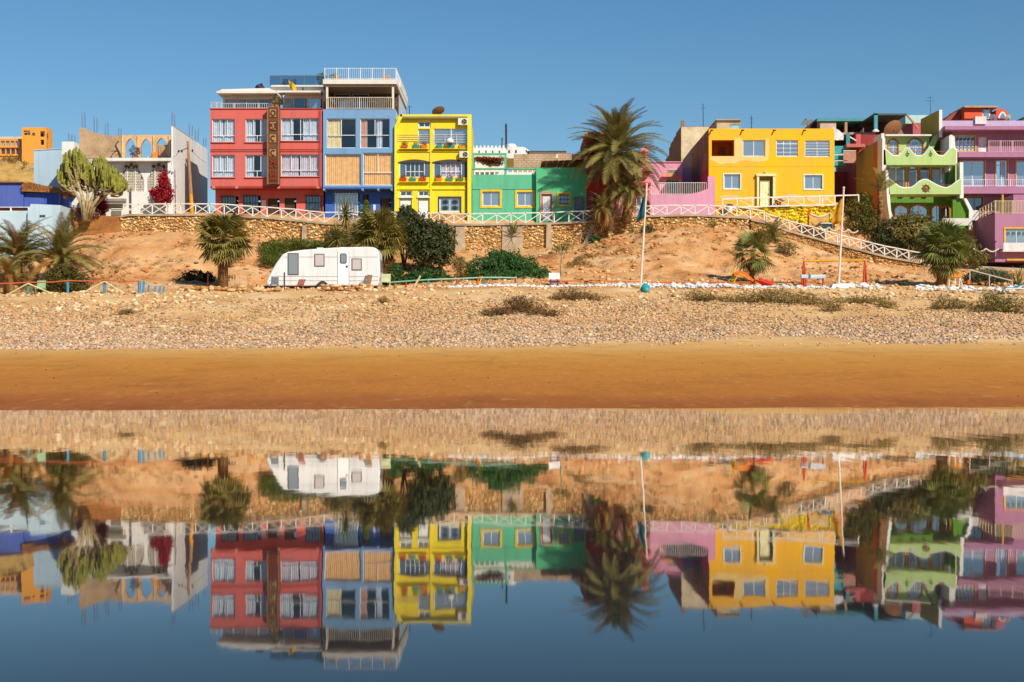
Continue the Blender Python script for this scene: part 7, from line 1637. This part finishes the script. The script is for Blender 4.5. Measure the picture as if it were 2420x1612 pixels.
m = MB(); f.box(m, 440, 484, 668, 690, 0, 1.4); part(m, 'wall', plain('#a9a69a', .8), t)
m = MB(); f.poly(m, [(437, 668), (462, 662), (487, 668)], -.1, 1.5); part(m, 'roof', plain('#7f7a70', .8), t)
m = MB(); f.box(m, 455, 463, 674, 690, -.02, .02); part(m, 'door', plain('#6e6a60', .8), t)
for px, lb in ((491, 'thin red pole left of the fan palm trunk'),):
    b = ground(px, 100.2, -.1); m = MB(); m.tube([b, P(px, 640, 100.2)], .045, 6); single(m, 'red_pole', plain('#6a2018', .8), lb, 'pole')

# ------------------------------------------------------------------ turquoise rail, orange rail, signboard
t = thing('turquoise_rail_fence', ground(1080, 99), 'low rail fence painted pale turquoise right of the caravan', 'fence')
pts = [(915, 668), (955, 665), (1012, 661), (1075, 659), (1140, 656), (1190, 656), (1222, 657)]
for a, c_ in zip(pts[:-1], pts[1:]):
    m = MB(); m.tube([P(*a, 99), P(*c_, 99)], .05, 6); part(m, 'rail', plain('#7fbfa0' if a[0] < 1000 else '#a9d0bc', .8), t)
for px, py, col_ in ((960, 665, '#b04a2c'), (1012, 661, '#3f9a9c'), (1080, 659, '#c05a2c'), (1143, 656, '#3a8fb0'), (1218, 657, '#8a4a38')):
    m = MB(); m.tube([ground(px, 99, -.15), P(px, py, 99)], .06, 6); part(m, 'post', plain(col_, .8), t)
for px, col_ in ((1134, '#e0c42a'), (1128, '#d8642a')):
    m = MB(); m.tube([ground(px-4, 98.8, -.1), P(px+6, 652, 98.8)], .07, 6, .04); part(m, 'crossed_stake', plain(col_, .8), t)
b = ground(985, 98); m = MB(); m.beam(b-Vector((.2, 0, .05)), b+Vector((.25, 0, .75)), .12, .05); single(m, 'yellow_plank', plain('#d8c48a', .85), 'short pale plank sticking up near the turquoise rail', 'board')
t = thing('orange_rail_fence', ground(1500, 99.5), 'long low orange rail along the foot of the slope', 'fence')
pts = [(1278, 663), (1340, 664), (1400, 663), (1460, 665), (1530, 667), (1600, 668), (1660, 668), (1720, 667), (1800, 667), (1890, 667), (1930, 666)]
for a, c_ in zip(pts[:-1], pts[1:]):
    m = MB(); m.tube([P(*a, 99.4), P(*c_, 99.4)], .045, 6); part(m, 'rail', plain('#d9702c' if a[0] < 1540 else '#cf6238', .8), t)
for px, py in pts[1::2]:
    m = MB(); m.tube([ground(px, 99.4, -.15), P(px, py, 99.4)], .055, 6); part(m, 'post', plain('#8a2f3a', .8), t)
b = ground(1310, 98.6); t = thing('signboard', b, 'blank white signboard on a purple stand beside the sapling', 'sign'); f = Fac(98.6)
m = MB(); f.box(m, 1297, 1323, 645, 660, -.03, .03); part(m, 'board', plain('#eef0f2', .5), t)
for px in (1301, 1318):
    m = MB(); m.box(f.x(px)-.04, f.x(px)+.04, 98.635, 98.7, b.z-.15, f.z(650)); part(m, 'leg', plain('#4a2a5a', .7), t)
m = MB(); f.box(m, 1297, 1323, 663, 668, .04, .10); part(m, 'crossbar', plain('#5a2f6a', .7), t)

# ------------------------------------------------------------------ flag poles
def flagpole(label, p0, p1, d, flagpts, col_, flabel, nu=8):
    b = P(*p0, d); b.z = min(b.z, gz(p0[0], d))-.1; e = P(*p1, d); t = thing('flagpole', b, label, 'flagpole')
    m = MB(); m.tube([b, e], .075, 8, .055); part(m, 'pole', plain('#e9dccb', .6), t)
    m = MB(); m.lathe([(.05, e.z), (.09, e.z+.06), (.04, e.z+.13)], e.x, e.y, 8); part(m, 'finial', plain('#e9dccb', .6), t)
    m = MB(); m.lathe([(.3, b.z-.1), (.26, b.z+.25), (.1, b.z+.28)], b.x, b.y, 8); part(m, 'footing', CONC, t)
    ft = thing('flag', P(*flagpts[0][0], d), flabel, 'flag'); vs = []; fs = []; n = len(flagpts)
    for i, (a, c_) in enumerate(flagpts):
        for j in range(nu):
            u = j/(nu-1); p = P(*a, d-.06).lerp(P(*c_, d-.06), u); vs.append(p+Vector((0, .16*math.sin(u*8+i*.7)*(.3+u), 0)))
    for i in range(n-1):
        for j in range(nu-1): a = i*nu+j; fs.append((a, a+1, a+nu+1, a+nu))
    m = MB(); m.add(vs, fs); o = part(m, 'cloth', plain(col_, .85), ft, True); sd = o.modifiers.new('thickness', 'SOLIDIFY'); sd.thickness = .012
flagpole('tall thin white flag pole with a hanging dark teal flag', (1513, 688), (1528.5, 438), 95.5, [((1528, 452), (1524, 458)), ((1527, 470), (1517, 476)), ((1526, 488), (1511, 496)), ((1525, 503), (1506, 512)), ((1524, 513), (1503, 526))], '#1f5a6a', 'dark teal flag hanging limp on the first white pole')
flagpole('second white flag pole in front of the play frame', (1981, 692), (1994, 446), 95.0, [((1992.5, 466), (1988, 470)), ((1991.5, 485), (1977, 490)), ((1990.5, 505), (1969, 508)), ((1989.5, 518), (1966, 522)), ((1988.5, 527), (1964, 532))], '#c28a1e', 'mustard yellow flag hanging on the second white pole')
# turquoise lump and lounger
b = ground(1523, 92.2); t = thing('turquoise_boulder', b, 'turquoise painted boulder in front of the first flag pole', 'boulder')
rs = np.random.RandomState(4); V, Fc, c_ = stones(np.array([[0, 0, .22]]), np.array([[.38, .34, .32]]), np.array([lin('#2f9aa0')]), rs); link('rock', np_mesh('rock', V, Fc, WALLST, True, c_), t)
V, Fc, c_ = stones(np.array([[.1, -.2, .1]]), np.array([[.3, .25, .18]]), np.array([lin('#4aa9b0')]), rs); link('rock', np_mesh('rock', V, Fc, WALLST, True, c_), t)
b = ground(2408, 90.5); t = thing('sun_lounger', b, 'white and blue sun lounger on the pebbles at the right edge', 'lounger'); g = plain('#e6e8ea', .5)
m = MB(); m.box(b.x-.9, b.x+.7, b.y-.3, b.y+.3, b.z+.30, b.z+.36); part(m, 'bed', g, t)
m = MB(); m.beam(b+Vector((-.3, 0, .38)), b+Vector((.75, 0, .80)), .06, .58); part(m, 'backrest', plain('#2f86b4', .7), t)
m = MB(); m.box(b.x-.85, b.x-.25, b.y-.28, b.y+.28, b.z+.365, b.z+.42); part(m, 'cushion', plain('#3f9ac4', .8), t)
for a in (-.85, .6):
    for c_ in (-.28, .28): m = MB(); m.tube([b+Vector((a, c_, .3)), b+Vector((a-.15, c_, .1)), b+Vector((a, c_, -.05))], .04, 6); part(m, 'leg', g, t)

# ------------------------------------------------------------------ play frame, seesaw and other play things
f = Fac(98.2); t = thing('swing_frame', ground(1972, 98.2), 'swing frame with a yellow top bar and red legs', 'swing'); RDP = plain('#c2401f', .7)
m = MB(); m.tube([f.pt(1899, 617), f.pt(2046, 615)], .065, 8); part(m, 'top_bar', plain('#e0a61a', .7), t)
for px in (1900, 2044):
    for dy, dx in ((-.7, -4), (.7, 4)):
        m = MB(); b = ground(px+dx, 98.2+dy, -.12); m.tube([f.pt(px, 617), b], .06, 8, .075); part(m, 'leg', RDP, t)
for px in (1955, 1965, 1985, 1997):
    m = MB(); m.tube([f.pt(px, 617), f.pt(px, 655)], .010, 4); part(m, 'chain', plain('#b8a68a', .7), t)
for px in (1960, 1991):
    m = MB(); f.box(m, px-7, px+7, 655, 656.5, -.1, .1); part(m, 'swing_seat', TIMBER, t)
f = Fac(97.4); t = thing('white_bench', ground(1920, 97.4), 'pale blue and white bench plank left of the second flag pole', 'bench')
m = MB(); f.box(m, 1893, 1950, 649, 658, -.15, .15); part(m, 'seat', plain('#c3d0dc', .7), t)
m = MB(); f.box(m, 1893, 1950, 651.5, 654, -.16, -.152); part(m, 'stripe', plain('#e6eaf0', .7), t)
for px in (1896, 1901, 1945):
    m = MB(); m.box(f.x(px)-.05, f.x(px)+.05, 97.3, 97.5, gz(px, 97.4)-.1, f.z(658)); part(m, 'leg', RDP, t)
f = Fac(98.0); t = thing('play_slide', ground(1755, 98.0), 'orange play slide with yellow rails beside the slender palm', 'slide'); OG = plain('#e86a1c', .6); YL = plain('#d9b21c', .7)
pts = [(1733, 646), (1740, 642), (1752, 641), (1762, 645), (1772, 654), (1782, 664)]
for (a, ya), (c_, yc) in zip(pts[:-1], pts[1:]):
    m = MB(); p0, p1 = f.pt(a, ya), f.pt(c_, yc); m.add([p0-Vector((0, .3, 0)), p1-Vector((0, .3, 0)), p1+Vector((0, .3, 0)), p0+Vector((0, .3, 0))]+[v-Vector((0, 0, .22)) for v in (p0-Vector((0, .3, 0)), p1-Vector((0, .3, 0)), p1+Vector((0, .3, 0)), p0+Vector((0, .3, 0)))], [(0,1,2,3),(7,6,5,4),(0,4,5,1),(2,6,7,3)]); part(m, 'chute', OG, t)
m = MB(); m.tube([f.pt(1733, 668, -.34), f.pt(1738, 656, -.34), f.pt(1746, 648, -.34), f.pt(1756, 652, -.34), f.pt(1770, 662, -.34)], .04, 6); part(m, 'rail', YL, t)
for px in (1731, 1735):
    m = MB(); m.tube([ground(px, 98.0, -.1), f.pt(px, 636)], .05, 6); part(m, 'post', YL, t)
m = MB(); m.tube([f.pt(1722, 664), f.pt(1733, 652)], .05, 5); part(m, 'ladder', plain('#8fae2a', .7), t)
b = ground(1805, 97.5); t = thing('red_rowing_toy', b, 'red boat shaped seesaw lying right of the slender palm', 'seesaw'); m = MB()
m.add([b+Vector((-.6, -.2, .45)), b+Vector((.5, -.22, .10)), b+Vector((.75, 0, .28)), b+Vector((.5, .22, .10)), b+Vector((-.6, .2, .45)), b+Vector((-.1, -.2, .48)), b+Vector((-.1, .2, .48)), b+Vector((.5, -.22, .35)), b+Vector((.5, .22, .35)), b+Vector((0, 0, .02))], [(0,1,7,5), (4,6,8,3), (0,9,1), (4,3,9), (1,2,7), (3,8,2), (7,2,8), (5,7,8,6), (1,9,3,2), (0,5,6,4), (0,4,9)])
part(m, 'hull', plain('#d8331c', .6), t); m = MB(); m.box(b.x-.3, b.x-.1, b.y-.2, b.y+.2, b.z+.48, b.z+.56); part(m, 'seat', plain('#d8331c', .6), t)
f = Fac(97.6); t = thing('painted_table', ground(2258, 97.6), 'orange and yellow table with white legs under the big right palm', 'table')
m = MB(); f.box(m, 2240, 2268, 646, 656, -.3, .3); part(m, 'top', plain('#e0901e', .7), t)
for i, px in enumerate((2242, 2256, 2266, 2276)):
    m = MB(); m.tube([f.pt(min(px, 2266), 656, -.2), ground(px, 97.3, -.05)], .04, 6); part(m, 'leg', plain('#e6dcd0', .7), t)
m = MB(); f.box(m, 2286, 2292, 662, 672, -.1, .1); single(m, 'orange_box', plain('#d8662a', .7), 'small orange box right of the painted table', 'box')
# the rope garland, canopy and bench near the leaning flag
f = Fac(118.3); t = thing('shade_cloth', f.pt(1945, 545), 'tan shade cloth slung between posts below the yellow terrace', 'awning')
vs = []; fs = []
for i in range(10):
    for j in range(5):
        u, v = i/9, j/4; p = f.pt(1912+u*46, 505+9*math.sin(u*math.pi)-3*u+v*(16+5*math.sin(u*7)), -.3*v); vs.append(p)
for i in range(9):
    for j in range(4): a = i*5+j; fs.append((a, a+5, a+6, a+1))
m = MB(); m.add(vs, fs); part(m, 'cloth', plain('#c99a5c', .9), t, True)
for px, y in ((1910, 500), (1960, 496)):
    m = MB(); m.tube([f.pt(px, 552), f.pt(px, y)], .06, 6); part(m, 'post', plain('#7a6a2a', .8), t)
m = MB(); m.tube([f.pt(1910, 500+6*math.sin(k*.6)+k*0, -.05) if k == 0 else f.pt(1910+k*5, 503+9*math.sin(k*.31), -.05) for k in range(11)], .05, 5); part(m, 'rope', RAILW, t)
m = MB(); m.beam(f.pt(1908, 510, -.1), f.pt(1915, 495, -.1), .22, .05); single(m, 'red_pennant', plain('#d8482a', .8), 'small red pennant at the left post of the shade cloth', 'pennant')
for (px0, px1, y0, lb, d, n) in ((1936, 2028, 535, 'thick white rope garland hanging in waves below the leaning flag', 117.9, 4), (2300, 2360, 588, 'white rope garland hanging in waves beside the purple block', 116.9, 2)):
    f = Fac(d); m = MB(); pts = []
    for k in range(41): u = k/40; pts.append(f.pt(px0+(px1-px0)*u, y0+7*abs(math.sin(u*math.pi*n))+(10*u if px0 < 2000 else 0)))
    m.tube(pts, .065, 6); single(m, 'rope_garland', plain('#d8ccb8', .8), lb, 'rope', smooth=True)
f = Fac(118.2); t = thing('terrace_bench', f.pt(1955, 540), 'pale bench with a dark blue cloth below the shade cloth', 'bench')
m = MB(); f.box(m, 1938, 1968, 527, 530, -.3, .3); part(m, 'seat', plain('#b8c8cc', .7), t)
m = MB(); f.box(m, 1940, 1972, 531, 540, -.2, .2); part(m, 'cloth', plain('#33485a', .8), t)
for px in (1940, 1966): m = MB(); f.box(m, px-.8, px+.8, 530, 545, -.25, .25); part(m, 'leg', TIMBER, t)
# utility pole with lines
b = P(454, 512, 118.4); e = P(444, 334, 118.4); t = thing('utility_pole', b, 'leaning wooden utility pole with a yellow painted foot', 'utility pole')
m = MB(); m.tube([b, b.lerp(e, .30)], .17, 8, .15); part(m, 'painted_foot', plain('#e59a1c', .8), t)
m = MB(); m.tube([b.lerp(e, .302), e], .15, 8, .09); part(m, 'pole', plain('#a9805c', .85), t)
m = MB(); c_ = b.lerp(e, .90); m.beam(c_+Vector((-.75, -.1, -.22)), c_+Vector((0, -.1, .05)), .05); part(m, 'bracket', IRON, t)
for k in (-.75, -.5, .35):
    q = c_+Vector((k, -.1, -.2 if k < 0 else -.15)); m = MB(); m.lathe([(.03, q.z-.12), (.07, q.z-.06), (.07, q.z+.04), (.03, q.z+.1)], q.x, q.y, 6); part(m, 'insulator', IRON, t)
for a, c2 in ((c_+Vector((-.7, -.1, -.2)), P(408, 372, 120)), (c_+Vector((.3, -.1, -.15)), P(487, 385, 119.6))):
    m = MB(); m.tube([a, a.lerp(c2, .5)-Vector((0, 0, .12)), c2], .015, 4); part(m, 'cable', IRON, t)

t = thing('path_handrail', ground(2340, 98.6), 'thin pale handrail sloping down right of the big fan palm', 'railing')
hp = [P(2292, 638, 99.2), P(2338, 650, 98.8), P(2392, 664, 98.4)]
for a, c_ in zip(hp[:-1], hp[1:]):
    m = MB(); m.tube([a, c_], .04, 6); part(m, 'rail', plain('#d8c8c0', .7), t)
for a in hp:
    m = MB(); m.tube([a-Vector((0, 0, .75)), a], .035, 6); part(m, 'post', plain('#d8c8c0', .7), t)
